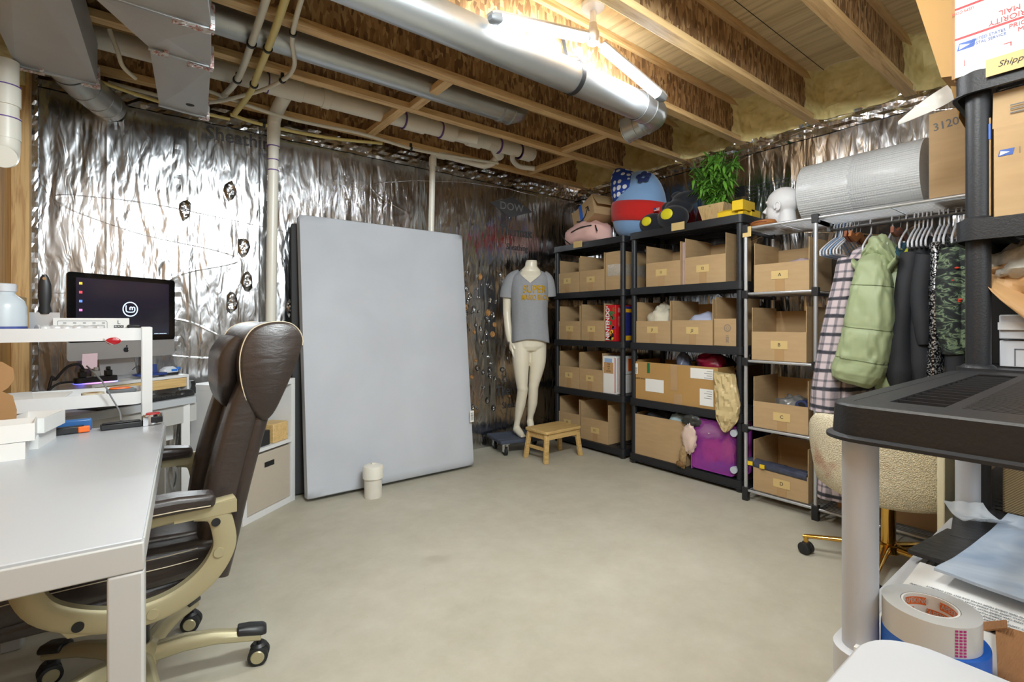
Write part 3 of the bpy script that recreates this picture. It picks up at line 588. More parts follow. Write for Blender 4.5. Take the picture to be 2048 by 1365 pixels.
txt('L', .022, (-.04, 2.664, TZ+.070), (1,0,0), (0,0,1), M['ink'], t)
m = MB(); m.box(-.056, -.024, 2.6640, 2.6648, TZ+.047, TZ+.058); pl = part(m, 'label', M['ink'], t, world=True); txt('BLACK', .009, (-.04, 2.6635, TZ+.0525), (1,0,0), (0,0,1), M['paper'], pl)
m = MB(); random.seed(2); pp = [Vector((-.285+.2*i/40, 2.60+.004*math.sin(i), TZ+.046)) for i in range(41)]; m.tube(pp, [.011+.004*random.random() for _ in pp], 14); m.mi = 0
o = part(m, 'foil_roll', simple('crumpled white wrap', srgb(214,214,214), .3, .2, .2, 60, .8, 60), None); tag(o, 'twisted roll of white wrap lying along the cart rim', 'roll')
m = MB(); m.box(-.012, .032, 2.56, 2.70, TZ+.048, TZ+.060); o = part(m, 'remote_control', M['black'], bev=.004); tag(o, 'black remote lying on the upper cart corner', 'remote')
t = thing('hook_tag', 'glossy red tag hanging from the upper cart tray', 'tag', (-.02, 2.52, 1.07)); m = MB()
m.loft([[(-.055+.024*q*math.cos(2*PI*j/20), 2.522+dy, 1.075+.014*q*math.sin(2*PI*j/20)) for j in range(20)] for q, dy in ((.8,0),(1,.002),(1,.005),(.8,.006))]); part(m, 'body', simple('glossy red', srgb(170,22,34), .15), t, world=True)
m = MB(); m.tube(smooth_path([(-.085, 2.523, 1.086), (-.075, 2.521, 1.072), (-.055, 2.521, 1.0605)], 4), .0015, 6); part(m, 'ring', M['alu'], t, world=True)
Z2 = .8185
t = thing('tape_roll', 'cream masking tape roll on the lower cart tray', 'tape roll', (-.135, 2.56, Z2))
m = MB(); m.lathe([(.036,0),(.036,.05),(.022,.05),(.022,0),(.036,0)], (-.12, 2.585, Z2), cap=False); part(m, 'tape', simple('cream tape', srgb(218,206,180), .5), t, world=True)
m = MB(); m.lathe([(.0222,.001),(.0222,.049),(.020,.049),(.020,.001),(.0222,.001)], (-.12, 2.585, Z2), cap=False); part(m, 'core', M['cardd'], t, world=True)
t = thing('tape_measure_disc', 'flat grey and orange cutting tool on the lower cart tray', 'tool', (-.03, 2.60, Z2))
m = MB(); m.loft([[(-.03+.05*q*math.cos(2*PI*j/24), 2.61+.03*q*math.sin(2*PI*j/24), Z2+z) for j in range(24)] for q, z in ((.8,0.034),(1,.042),(1,.052),(.8,.058))]); m.box(-.05,-.01,2.60,2.62,Z2,Z2+.036); part(m, 'body', M['greytool'], t, world=True)
m = MB(); m.loft([[(-.035+.036*q*math.cos(2*PI*j/24), 2.60+.02*q*math.sin(2*PI*j/24), Z2+z) for j in range(24)] for q, z in ((1,.0575),(.9,.063))]); part(m, 'inset', M['orange'], t, world=True)
for i, (x0, x1, y0, y1, h, a, lb, mt) in enumerate([(-.43, -.30, 2.55, 2.74, .045, .15, 'white open envelope box on the lower cart tray', 'whitemat'), (-.32, -.2, 2.56, 2.70, .040, -.2, 'loose white printed sheet on the lower cart tray', 'paper'), (-.41, -.25, 2.60, 2.68, .034, .3, 'dark blue folded leaflet under the sheets on the cart', 'navy')]):
    m = MB(); m.T = tr((x0+x1)/2, (y0+y1)/2, Z2+h) @ rot('Z', a) @ rot('X', .06*(i+1)); w_, d_ = (x1-x0)/2, (y1-y0)/2; m.box(-w_, w_, -d_, d_, -.004 - (h-.012)*(i == 2), .002); o = part(m, 'paper_stack', M[mt], bev=.001); tag(o, lb, 'paper')
# ------------------------------------------------------------------ things on the front desk
def tray_box(name, label, loc, rz, w_, d_, h_, flap=0):
    t = thing(name, label, 'box', loc, rz, 'small white cartons on the front desk'); th = .003
    m = MB(); m.box(-w_/2, w_/2, -d_/2, d_/2, 0, th); m.box(-w_/2, -w_/2+th, -d_/2, d_/2, th, h_); m.box(w_/2-th, w_/2, -d_/2, d_/2, th, h_); m.box(-w_/2+th, w_/2-th, -d_/2, -d_/2+th, th, h_); m.box(-w_/2+th, w_/2-th, d_/2-th, d_/2, th, h_); part(m, 'tray', M['whitemat'], t)
    m = MB(); m.box(-w_/2+th, w_/2-th, -d_/2+th, d_/2-th, th, th+.001); part(m, 'lining', M['cardd'], t, label='brown inner lining')
    if flap:
        m = MB(); m.T = tr(w_/2, 0, h_) @ rot('Y', .5); m.box(0, .05, -d_/2+.004, d_/2-.004, -.002, 0); part(m, 'flap', M['whitemat'], t)
    return t
tray_box('carton_tray', 'small white carton at the bottom left of the stack on the desk', (-.335, 2.09, DZ1), .05, .17, .12, .050)
tray_box('carton_tray', 'open white carton stacked on top of the left one', (-.326, 2.095, DZ1+.0515), .07, .19, .13, .052)
tray_box('carton_tray', 'white carton beside the open stack, nearer the chair', (-.262, 2.262, DZ1), -.16, .085, .17, .048)
tray_box('carton_tray', 'tilted open white carton lying over its neighbour on the right', (-.250, 2.262, DZ1+.0495), -.20, .10, .18, .048)
t = thing('kraft_insert', 'upright brown cardboard insert with rounded tabs at the left edge', 'cardboard insert', (-.34, 2.19, DZ1))
m = MB(); pl = [(-.40,.001),(-.295,.001),(-.285,.03),(-.283,.13),(-.292,.175),(-.315,.190),(-.302,.200),(-.288,.225),(-.290,.26),(-.315,.282),(-.35,.285),(-.40,.26)]
m.T = tr(0, 0, DZ1) @ Matrix(((1,0,0,0),(0,0,1,0),(0,1,0,0),(0,0,0,1))); m.prism(pl, 2.172, 2.175); part(m, 'board', M['cardd'], t, world=True)
m = MB(); m.box(-.385, -.31, 2.1755, 2.20, DZ1+.0005, DZ1+.004); part(m, 'foot_flap', M['cardd'], t, world=True)
t = thing('tape_gun', 'black tape dispenser with a chrome head at the desk edge', 'tape dispenser', (.0, 2.40, DZ1))
m = MB(); m.T = tr(.0, 2.400, DZ1+.001) @ rot('Z', .10); m.box(-.09, .035, -.018, .018, 0, .020); m.box(-.085, .03, -.012, .012, .020, .026); part(m, 'body', M['black'], t, world=True, bev=.003)
m = MB(); m.T = tr(.0, 2.400, DZ1+.001) @ rot('Z', .10); m.box(.036, .052, -.022, .022, 0, .034); m.loft([[(.07+.034*q*math.cos(2*PI*j/24), -.0+.026*math.sin(2*PI*j/24), z) for j in range(24)] for q, z in ((.9,.004),(1,.010),(1,.036),(.9,.042))]); part(m, 'chrome_head', M['chrome'], t, world=True)
m = MB(); m.T = tr(.0, 2.400, DZ1+.001) @ rot('Z', .10); m.box(.060, .098, -.0285, -.020, .010, .034); part(m, 'knob', M['black'], t, world=True, bev=.003)
m = MB(); m.T = tr(.0, 2.400, DZ1+.001) @ rot('Z', .10); m.lathe([(.024,.042),(.022,.046)], (.07,0,0)); part(m, 'cap', M['red'], t, world=True)
m = MB(); m.tube(smooth_path([(-.03, 2.405, DZ1+.028), (-.035, 2.44, DZ1+.06), (-.06, 2.49, DZ1+.11), (-.09, 2.51, .92), (-.15, 2.81, .96)], 6), .003, 8); o = part(m, 'grey_cable', M['greytool']); tag(o, 'grey cable running from the tape dispenser up past the cart', 'cable')
t = thing('box_cutter', 'black and orange box cutter on the desk behind the cartons', 'box cutter', (-.18, 2.25, DZ1))
m = MB(); m.T = tr(-.165, 2.39, DZ1+.001) @ rot('Z', .1); m.box(-.05, .03, -.014, .014, 0, .026); part(m, 'body', M['black'], t, world=True, bev=.004)
m = MB(); m.T = tr(-.165, 2.39, DZ1+.001) @ rot('Z', .1); m.box(.012, .046, -.016, -.002, 0.001, .024); part(m, 'grip', M['orange'], t, world=True, bev=.004)
m = MB(); m.box(-.215, -.115, 2.425, 2.45, DZ1, DZ1+.044); o = part(m, 'tape_cutter', simple('translucent blue plastic', srgb(54,104,164), .3), bev=.006); tag(o, 'translucent blue plastic dispenser behind the orange cutter', 'dispenser')
# ------------------------------------------------------------------ corner desk, riser, computer
t = thing('corner_desk', 'white corner desk holding the computer against the foil wall', 'desk', (-.1, 3.3, 0))
pg = [(-.43, 2.835), (-.235, 2.835), (.285, 3.215), (.03, 3.56), (-.43, 3.56)]
m = MB(); m.prism(pg, .705, .742); part(m, 'desktop', M['deskwhite'], t, world=True, bev=.002)
e = Vector((.807, .590, 0)); nrm = Vector((.590, -.807, 0)); A = Vector((-.20, 2.895, 0))
m = MB(); m.bar([A+Vector((0,0,.655)), A+e*.60+Vector((0,0,.655))], .10, .018); part(m, 'drawer_front', M['beigefab'] if 0 else M['deskframe'], t, world=True)
m = MB(); m.bar([A-nrm*.12+Vector((0,0,.56)), A+e*.56-nrm*.12+Vector((0,0,.56))], .12, .018); part(m, 'modesty_panel', M['whitemat'], t, world=True)
for p in ((-.40, 2.86), (.235, 3.215), (-.40, 3.52), (.01, 3.50)):
    m = MB(); m.box(p[0]-.02, p[0]+.02, p[1]-.02, p[1]+.02, 0, .705); part(m, 'leg', M['white_enamel'], t, world=True, bev=.003)
t = thing('monitor_riser', 'white monitor riser with a pale bamboo drawer front', 'monitor riser', (0, 3.25, .742), math.atan2(.59, .807))
L_ = .50
m = MB(); m.box(-.25, .25, -.10, .12, .10, .115); m.box(-.25, -.238, -.10, .12, 0, .10); m.box(.238, .25, -.10, .12, 0, .10); part(m, 'shell', M['white_enamel'], t, bev=.001)
m = MB(); m.box(-.235, .235, -.098, -.085, .048, .098); part(m, 'drawer', M['bambooh'], t, bev=.001)
t = thing('computer', 'silver and black all-in-one computer showing a desktop on its screen', 'computer', (-.020, 3.335, .858), math.atan2(.32, .46))
W2 = .272
m = MB(); sh = rrect(2*W2, .435, .016, 4, 0, .32); 
m.T = Matrix(((1,0,0,0),(0,0,1,0),(0,1,0,0),(0,0,0,1))) ; m.loft([[(x, z, y) for x, z in sh] for y in (0, .006)] + [[(x*.9, .32+(z-.32)*.9, .03) for x, z in sh]]); part(m, 'housing', M['alu'], t)
def plate(mb, x0, x1, z0, z1, y, th=.0015): mb.box(x0, x1, y-th, y, z0, z1)
m = MB(); g = rrect(2*W2, .345, .016, 4, 0, .365); m.loft([[(x, y, z) for x, z in g] for y in (-.002, -.0002)]); part(m, 'bezel', simple('black glass', srgb(14,14,16), .08), t)
k = NT('screen image'); sp = k.n('ShaderNodeSeparateXYZ'); k.l(k.tc.outputs['Object'], sp.inputs[0]); cc = k.ramp(sp.outputs[2], [(.2, srgb(40,46,60)), (.3, srgb(22,22,30)), (.5, srgb(34,26,38))]); k.col((.01,.01,.015)); k.l(cc, k.b.inputs['Emission Color']); k.b.inputs['Emission Strength'].default_value = .8; k.b.inputs['Roughness'].default_value = .1
m = MB(); plate(m, -.235, .235, .222, .512, -.0022, .001); sc_ = part(m, 'screen', k.m, t)
GL = simple('screen white', srgb(200,220,240), .5, emit=srgb(190,214,240), es=.9)
m = MB(); n = 40
m.loft([[(.02+r*math.cos(2*PI*j/n), y, .362+r*math.sin(2*PI*j/n)) for j in range(n)] for r, y in ((.040,-.0036),(.0345,-.0036),(.0345,-.0033),(.040,-.0033),(.040,-.0036))], False)
m.tube(smooth_path([(-.002, -.0036, .382), (-.002, -.0036, .355), (.006, -.0036, .347), (.034, -.0036, .347), (.042, -.0036, .355), (.042, -.0036, .370), (.036, -.0036, .374), (.030, -.0036, .370), (.030, -.0036, .358)], 4), .0028, 6)
m.tube(smooth_path([(.030, -.0036, .370), (.024, -.0036, .374), (.018, -.0036, .370), (.018, -.0036, .358)], 4), .0028, 6)
part(m, 'screen_logo', GL, sc_)
for i, c in enumerate(((210,180,60), (210,70,80), (90,130,220), (200,120,180))):
    m = MB(); plate(m, -.222, -.208, .478-.044*i, .490-.044*i, -.0034, .0006); part(m, 'desktop_icon', simple('icon %d' % i, srgb(*c), .5, emit=srgb(*c), es=.8), sc_)
m = MB()
for i in range(9): plate(m, .15+.008*i, .155+.008*i, .226, .230, -.0034, .0004)
part(m, 'taskbar_icons', GL, sc_)
m = MB(); ap = []
for j in range(32):
    a = 2*PI*j/32; r = .0145*(1-.18*max(0, math.sin(a))**6 - .10*max(0, -math.sin(a))**8); ap.append((r*math.cos(a)*.9, r*math.sin(a)))
ap = [((x if not (x > .008 and abs(z-.002) < .006) else .0085), z) for x, z in ap]
m.loft([[(x, y, .146+z) for x, z in ap] for y in (-.0030, -.0005)]); m.loft([[(.003+.003*math.cos(2*PI*j/10)+.003*0, y, .165+.0055*math.sin(2*PI*j/10)) for j in range(10)] for y in (-.0030, -.0005)]); part(m, 'fruit_emblem', M['ink'], t)
m = MB(); m.bar([(0, .05, .006), (0, .07, .10), (0, .03, .22)], .18, .006, (1,0,0)); m.box(-.09, .09, -.05, .10, 0, .006); part(m, 'stand', M['alu'], t, bev=.001)
m = MB(); m.T = tr(-.175, -.004, .105) @ rot('X', -.15) @ rot('Y', .12); m.box(-.034, .034, -.0006, 0, -.045, .045); o = part(m, 'sticky_note', M['pinknote'], t); o.parent = None; o.location = t.location; o.rotation_euler = t.rotation_euler; tag(o, 'pink handwritten sticky note hanging from the computer edge', 'note')
RZ = .858
def on_riser(u, v): a = math.atan2(.59, .807); return (u*math.cos(a)-v*math.sin(a), 3.25+u*math.sin(a)+v*math.cos(a))
x, y = on_riser(-.19, -.035)
t = thing('power_strip', 'black power strip with a glowing blue and pink edge', 'power strip', (x, y, RZ), .45)
m = MB(); m.loft([[(a, b_, z) for a, b_ in rrect(.17, .05, .02)] for z in (.002, .030)]); part(m, 'body', M['black'], t, bev=.003)
m = MB(); m.loft([[(a, b_, z) for a, b_ in rrect(.173, .053, .021)] for z in (.0, .004)]); k = NT('rgb edge'); sp = k.n('ShaderNodeSeparateXYZ'); k.l(k.tc.outputs['Object'], sp.inputs[0]); k.l(k.ramp(k.math('ADD', k.math('MULTIPLY', sp.outputs[0], 5), .5), [(.1, (.05,.08,1)), (.6, (.9,.25,.8)), (.9, (.2,.3,1))]), k.b.inputs['Emission Color']); k.b.inputs['Emission Strength'].default_value = 1.6; part(m, 'light_edge', k.m, t)
for i, u in enumerate((-.055, .0, .05)):
    m = MB(); m.box(u-.013, u+.013, -.014, .014, .030, .058); m.box(u-.008, u+.008, -.008, .008, .058, .075); o = part(m, 'plug', M['black'] if i != 1 else M['white'], bev=.003); o.location = t.location; o.rotation_euler = t.rotation_euler; tag(o, ['black plug with a thick looping cord in the power strip', 'white square charger in the middle of the power strip', 'black plug at the power strip end under the pink note'][i], 'plug')
m = MB(); m.tube(smooth_path([(x-.045, y-.025, RZ+.07), (x-.06, y-.05, RZ+.095), (x-.10, y-.06, RZ+.085), (x-.14, y-.06, RZ+.03), (x-.15, y-.06, .90), (x-.17, y-.06, .80), (x-.19, y-.02, .75)], 6), .006, 10); o = part(m, 'mains_cable', M['black']); tag(o, 'black cord looping from the power strip down to the desk', 'cord')
m = MB(); m.tube(smooth_path([(x-.08, y-.04, RZ+.013), (x-.13, y-.06, RZ+.01), (x-.165, y-.07, .83), (x-.175, y-.06, .76)], 6), .005, 10); o = part(m, 'mains_cable', M['black']); tag(o, 'black supply cord leaving the end of the power strip', 'cord')
x, y = on_riser(.10, -.05)
t = thing('phone_cradle', 'dark blue plastic cradle on the riser under the screen', 'phone cradle', (x-.03, y-.03, RZ), .35)
m = MB(); m.loft([[(a, b_, z+.01*abs(a)/.07) for a, b_ in rrect(.15, .07, .02)] for z in (.001, .012)]); m.bar([(.03, .02, .01), (.03, .03, .065)], .025, .012, (1,0,0)); part(m, 'body', simple('dark blue plastic', srgb(30,54,120), .35), t, bev=.003)
x, y = on_riser(.185, -.03)
t = thing('handheld_sander', 'small white and blue device on the right of the riser', 'device', (x, y, RZ), .5)
m = MB(); m.loft([[(a*q, b_*q, z) for a, b_ in rrect(.09, .05, .02)] for q, z in ((1,.014),(.95,.03),(.5,.045))]); part(m, 'body', M['white'], t)
m = MB(); m.loft([[(a, b_, z) for a, b_ in rrect(.095, .055, .024)] for z in (0, .014)]); part(m, 'base', M['black'], t); m = MB(); m.box(.0, .03, -.027, -.022, .02, .032); m.ell((.045, -.01, .032), (.012, .012, .010), 12, 8); part(m, 'switch', M['blue'], t)
m = MB(); c0 = Vector((x, y, RZ+.02)); random.seed(5); m.tube(smooth_path([c0+Vector((-.06-.02*i, .012*math.sin(i*2), .012+.012*math.cos(i*1.7)+.012)) for i in range(6)], 5), .002, 6); o = part(m, 'tangled_cable', M['black']); tag(o, 'thin tangled black cable by the blue cradle', 'cable')
a37 = math.atan2(.59, .807)
kp = A + e*.33 - nrm*.05
t = thing('keyboard', 'black keyboard on the corner desk below the riser', 'keyboard', (kp.x-.02, kp.y+.0, .742), a37)
m = MB(); m.box(-.22, .22, -.065, .065, 0, .014); part(m, 'case', M['black'], t, bev=.004)
kk = MB()
for r in range(5):
    for c in range(15): kk.box(-.205+c*.0275, -.205+c*.0275+.024, -.055+r*.023, -.055+r*.023+.019, .014, .021)
part(kk, 'keys', simple('dark grey keycap', srgb(52,52,54), .5), t)
t = thing('headset', 'black mesh device with a round ring behind the mouse', 'headset', (.255, 3.335, .742), .6)
m = MB(); m.tube(smooth_path([(-.02+.035*math.cos(a), 0, .05+.035*math.sin(a)) for a in [2*PI*i/12 for i in range(13)]], 2), .007, 10); part(m, 'ring', M['greytool'], t); m = MB(); m.loft([[(a*q+.03, b_*q+.02, z) for a, b_ in rrect(.07, .05, .015)] for q, z in ((1,.0),(1.0,.03),(.6,.07))]); part(m, 'body', M['black'], t)
t = thing('computer_mouse', 'black computer mouse at the right end of the corner desk', 'mouse', (.235, 3.255, .742), a37)
m = MB(); m.loft([[(a*q, b_*q, z) for a, b_ in rrect(.10, .06, .028)] for q, z in ((1,0),(1,.014),(.85,.028),(.5,.036))]); part(m, 'shell', M['black'], t); m = MB(); m.box(-.03, .01, -.004, .004, .034, .039); part(m, 'scroll_wheel', M['greytool'], t)
# ------------------------------------------------------------------ cube shelf with fabric bin
ka = math.atan2(.273, .346)
t = thing('cube_shelf', 'white cube shelf behind the office chair', 'shelf', (.496, 3.105, 0), ka)
KW, KD, KH = .44, .37, .79
m = MB(); m.box(0, KW, 0, KD, 0, .035); m.box(0, KW, 0, KD, KH-.035, KH); m.box(0, .032, 0, KD, .035, KH-.035); m.box(KW-.032, KW, 0, KD, .035, KH-.035); m.box(.032, KW-.032, 0, KD, .385, .405); m.box(.032, KW-.032, KD-.004, KD, .035, KH-.035); part(m, 'carcass', M['white_enamel'], t, bev=.001)
mm = MW[t.name]
t2 = thing('fabric_bin', 'beige fabric storage bin with a cut-out handle in the cube shelf', 'storage bin', tuple(mm @ Vector((KW/2, .01, .036))), ka)
m = MB(); m.box(-.185, .185, 0, .33, 0, .333); part(m, 'bin_body', M['beigefab'], t2, bev=.004)
m = MB(); m.box(-.04, .04, -.002, .002, .245, .275); part(m, 'handle', M['ink'], t2, label='dark cut-out handle')
p = mm @ Vector((.36, .06, .406))
m = MB(); m.T = tr(*p) @ rot('Z', ka); m.box(-.10, .035, -.045, .08, 0, .115); o = part(m, 'bamboo_box', M['bambooh'], bev=.004); tag(o, 'small pale bamboo box on the open cube shelf', 'box')
p = mm @ Vector((.20, .08, .406)); m = MB(); m.T = tr(*p) @ rot('Z', ka); m.box(-.08, .04, -.06, .08, 0, .09); o = part(m, 'storage_case', M['black'], bev=.006); tag(o, 'dark case beside the bamboo box on the cube shelf', 'case')
# ------------------------------------------------------------------ executive chair (faces -X)
t = thing('office_chair', 'high-backed dark brown leather office chair with champagne arms and base', 'office chair', (.05, 1.90, 0))
YC = 1.90
def sect(path, hw, th, n=4, r=None, yc=YC, squash=None):
    # path of (x, z) ; rounded rectangle section across the path, Y half width hw[i], thickness th[i]
    rings = []; P = [Vector((a, 0, b)) for a, b in path]
    for i, p in enumerate(P):
        d = (P[min(i+1, len(P)-1)]-P[max(i-1, 0)]).normalized(); q = Vector((-d.z, 0, d.x))
        h, tk = hw[i], th[i]; rr = rrect(2*h, tk, min(h, tk)*.48 if r is None else r, n)
        rings.append([tuple(p + Vector((0, yc+u, 0)) + q*v) for u, v in rr])
    return rings
def interp(tab, s):
    for (a, *va), (b, *vb) in zip(tab, tab[1:]):
        if s <= b: u = (s-a)/(b-a); return [x+(y-x)*u for x, y in zip(va, vb)]
    return list(tab[-1][1:])
YC = 1.885
bp = [(.215, .385), (.235, .48), (.262, .62), (.300, .78), (.345, .94), (.395, 1.06), (.420, 1.115)]
bps = [(p.x, p.z) for p in smooth_path([(a, 0, b) for a, b in bp], 4)]; n = len(bps)
sh = lambda dx: [(a+dx, b) for a, b in bps]
m = MB(); m.loft(sect(sh(.0), [.205+.028*math.sin(PI*i/(n-1)) for i in range(n)], [.045]*n)); part(m, 'backrest', M['leather'], t, world=True)
for sg in (-1, 1):
    m = MB(); q = sh(-.050)[2:-3]; nn = len(q)
    m.loft(sect(q, [.052]*nn, [.035+.055*math.sin(PI*(.12+.80*i/(nn-1))) for i in range(nn)], yc=YC+sg*.165)); bo = part(m, 'side_bolster', M['leather'], t, world=True)
    for off in (.022, .032):
        m = MB(); pts = [(a-.062-.022*math.sin(PI*(.12+.80*i/(nn-1))), YC+sg*(.210-off+.018), b) for i, (a, b) in enumerate(sh(0)[2:-3])]; m.tube(pts[1:-1], .0014, 6); part(m, 'seam', M['stitch'], bo, world=True, label='cream stitched seam')
m = MB(); q = sh(-.040)[1:-4]; nn = len(q); m.loft(sect(q, [.055]*nn, [.03+.02*math.sin(PI*i/(nn-1)) for i in range(nn)], yc=YC+.062)); m.loft(sect(q, [.055]*nn, [.03+.02*math.sin(PI*i/(nn-1)) for i in range(nn)], yc=YC-.062)); part(m, 'back_cushion', M['leather'], t, world=True)
# headrest: side capped roll over the top, pillow tongue in front
prof = smooth_path([(.385, 0, .93), (.425, 0, 1.03), (.438, 0, 1.10), (.405, 0, 1.145), (.345, 0, 1.150), (.290, 0, 1.125), (.262, 0, 1.06), (.262, 0, .98), (.282, 0, .90), (.315, 0, .845), (.350, 0, .86), (.385, 0, .93)], 5)[:-1]
m = MB(); rings = []
c = Vector((.35, 0, 1.05))
for y, q in ((-.226, .90), (-.220, .97), (-.207, 1.0), (-.1, 1.0), (0, 1.0), (.1, 1.0), (.207, 1.0), (.220, .97), (.226, .90)):
    rings.append([(c.x+(p.x-c.x)*q, YC+y, c.z+(p.z-c.z)*q) for p in prof])
m.loft(rings); hd = part(m, 'headrest', M['leather'], t, world=True, ang=60)
m = MB(); q = [(.270, 1.10), (.245, 1.045), (.240, .985), (.242, .935), (.254, .900), (.270, .887)]; q = [(p.x, p.z) for p in smooth_path([(a, 0, b) for a, b in q], 4)]; nn = len(q)
m.loft(sect(q, [interp([(0, .155), (.5, .145), (.85, .095), (1, .06)], i/(nn-1))[0] for i in range(nn)], [interp([(0, .03), (.2, .055), (.8, .055), (1, .02)], i/(nn-1))[0] for i in range(nn)], yc=YC)); part(m, 'pillow', M['leather'], hd, world=True)
for y in (-.216, -.210, .216, .210):
    m = MB(); m.tube([(c.x+(p.x-c.x)*1.005, YC+y, c.z+(p.z-c.z)*1.005) for p in prof[8:40]], .0014, 6); part(m, 'seam', M['stitch'], hd, world=True, label='cream stitched seam')
# seat
YC = 1.90
m = MB(); sp_ = [(-.40, .44), (-.36, .46), (-.25, .475), (-.1, .475), (.08, .47), (.20, .475)]; q = [(p.x, p.z) for p in smooth_path([(a, 0, b) for a, b in sp_], 4)]; nn = len(q)
m.loft(sect(q, [.245]*nn, [.07+.05*math.sin(PI*min(1, .25+.6*i/(nn-1))) for i in range(nn)], r=.03)); st_ = part(m, 'seat', M['leather'], t, world=True)
m = MB(); q2 = [(a, b+.045) for a, b in q][1:-1]; nn = len(q2); m.loft(sect(q2, [.175]*nn, [.02+.03*math.sin(PI*i/(nn-1)) for i in range(nn)])); part(m, 'seat_cushion', M['leather'], t, world=True)
m = MB(); m.loft(sect([(-.38, .40), (-.2, .405), (.0, .40), (.21, .40)], [.22, .235, .235, .20], [.05, .06, .06, .05])); part(m, 'seat_shell', M['leather'], t, world=True)
for sg in (-1, 1):
    for dz in (0, .028):
        m = MB(); m.tube([(a, YC+sg*(.247-.004*(dz > 0)), b+.005+dz) for a, b in q[2:-2]], .0014, 6); part(m, 'seam', M['stitch'], st_, world=True, label='cream stitched seam')
# arms
for sg in (-1, 1):
    ya = YC+sg*.315
    pts = [(.232, .648), (.16, .640), (.03, .635), (-.10, .628), (-.17, .600), (-.195, .55), (-.165, .475), (-.09, .425), (0, .400), (.09, .410), (.165, .455), (.205, .52), (.203, .58), (.185, .625), (.14, .640)]
    q = smooth_path([(a, ya, b) for a, b in pts], 5); m = MB(); k2 = len(q)
    m.bar(q, [.022+.028*min(1, max(0, (i-12)/20)) if i < k2-12 else .052-.02*(i-k2+12)/12 for i in range(k2)], .034, up=(0, 0, 1)) if 0 else m.loft([[tuple(Vector(p)+nv*(wd/2*a_)+Vector((0, .018*b_, 0))) for a_, b_ in ((1,.7),(.7,1),(-.7,1),(-1,.7),(-1,-.7),(-.7,-1),(.7,-1),(1,-.7))] for p, nv, wd in [(q[i], Vector((-(q[min(i+1,k2-1)]-q[max(i-1,0)]).normalized().z, 0, (q[min(i+1,k2-1)]-q[max(i-1,0)]).normalized().x)), .026+.030*min(1, i/26)) for i in range(k2)]])
    m.box(.09, .236, ya-.019, ya+.019, .618, .652)
    am = part(m, 'arm_loop', M['goldpaint'], t, world=True)
    m = MB(); m.bar([(-.16, ya, .655), (-.05, ya, .668), (.10, ya, .668), (.185, ya, .662)], [.030, .044, .044, .036], [.06, .082, .082, .07]); part(m, 'armrest_pad', M['leather'], t, world=True, bev=.014, segs=3)
    m = MB(); y_ = ya+sg*.0415; m.tube([(-.14, y_, .655), (-.05, y_, .657), (.10, y_, .658), (.17, y_, .655)], .0014, 6); part(m, 'seam', M['stitch'], bpy.data.objects[t.name].children[-1], world=True, label='cream stitched seam')
    m = MB(); m.prism([(0,0)]*0 or [(-.150, 0), (.02, 0), (.01, .06), (-.09, .07)], 0, .03) if 0 else m.loft([[(x, ya-.012, z) for x, z in ((-.165,.462),(-.12,.395),(.0,.375),(.03,.41),(-.08,.44))], [(x, ya+.012, z) for x, z in ((-.165,.462),(-.12,.395),(.0,.375),(.03,.41),(-.08,.44))]]); part(m, 'arm_bracket', M['goldpaint'], t, world=True, bev=.002)
    for (x, z, r, mt) in ((.185, .600, .011, 'ink'), (.192, .515, .013, 'goldpaint'), (.045, .398, .013, 'goldpaint'), (-.10, .420, .012, 'ink')):
        m = MB(); m.cyl((x, ya+sg*.014, z), (x, ya+sg*.0215, z), r, seg=20); part(m, 'bolt_cap', M[mt], am, world=True, label='black bolt hole' if mt == 'ink' else 'round bolt cap')
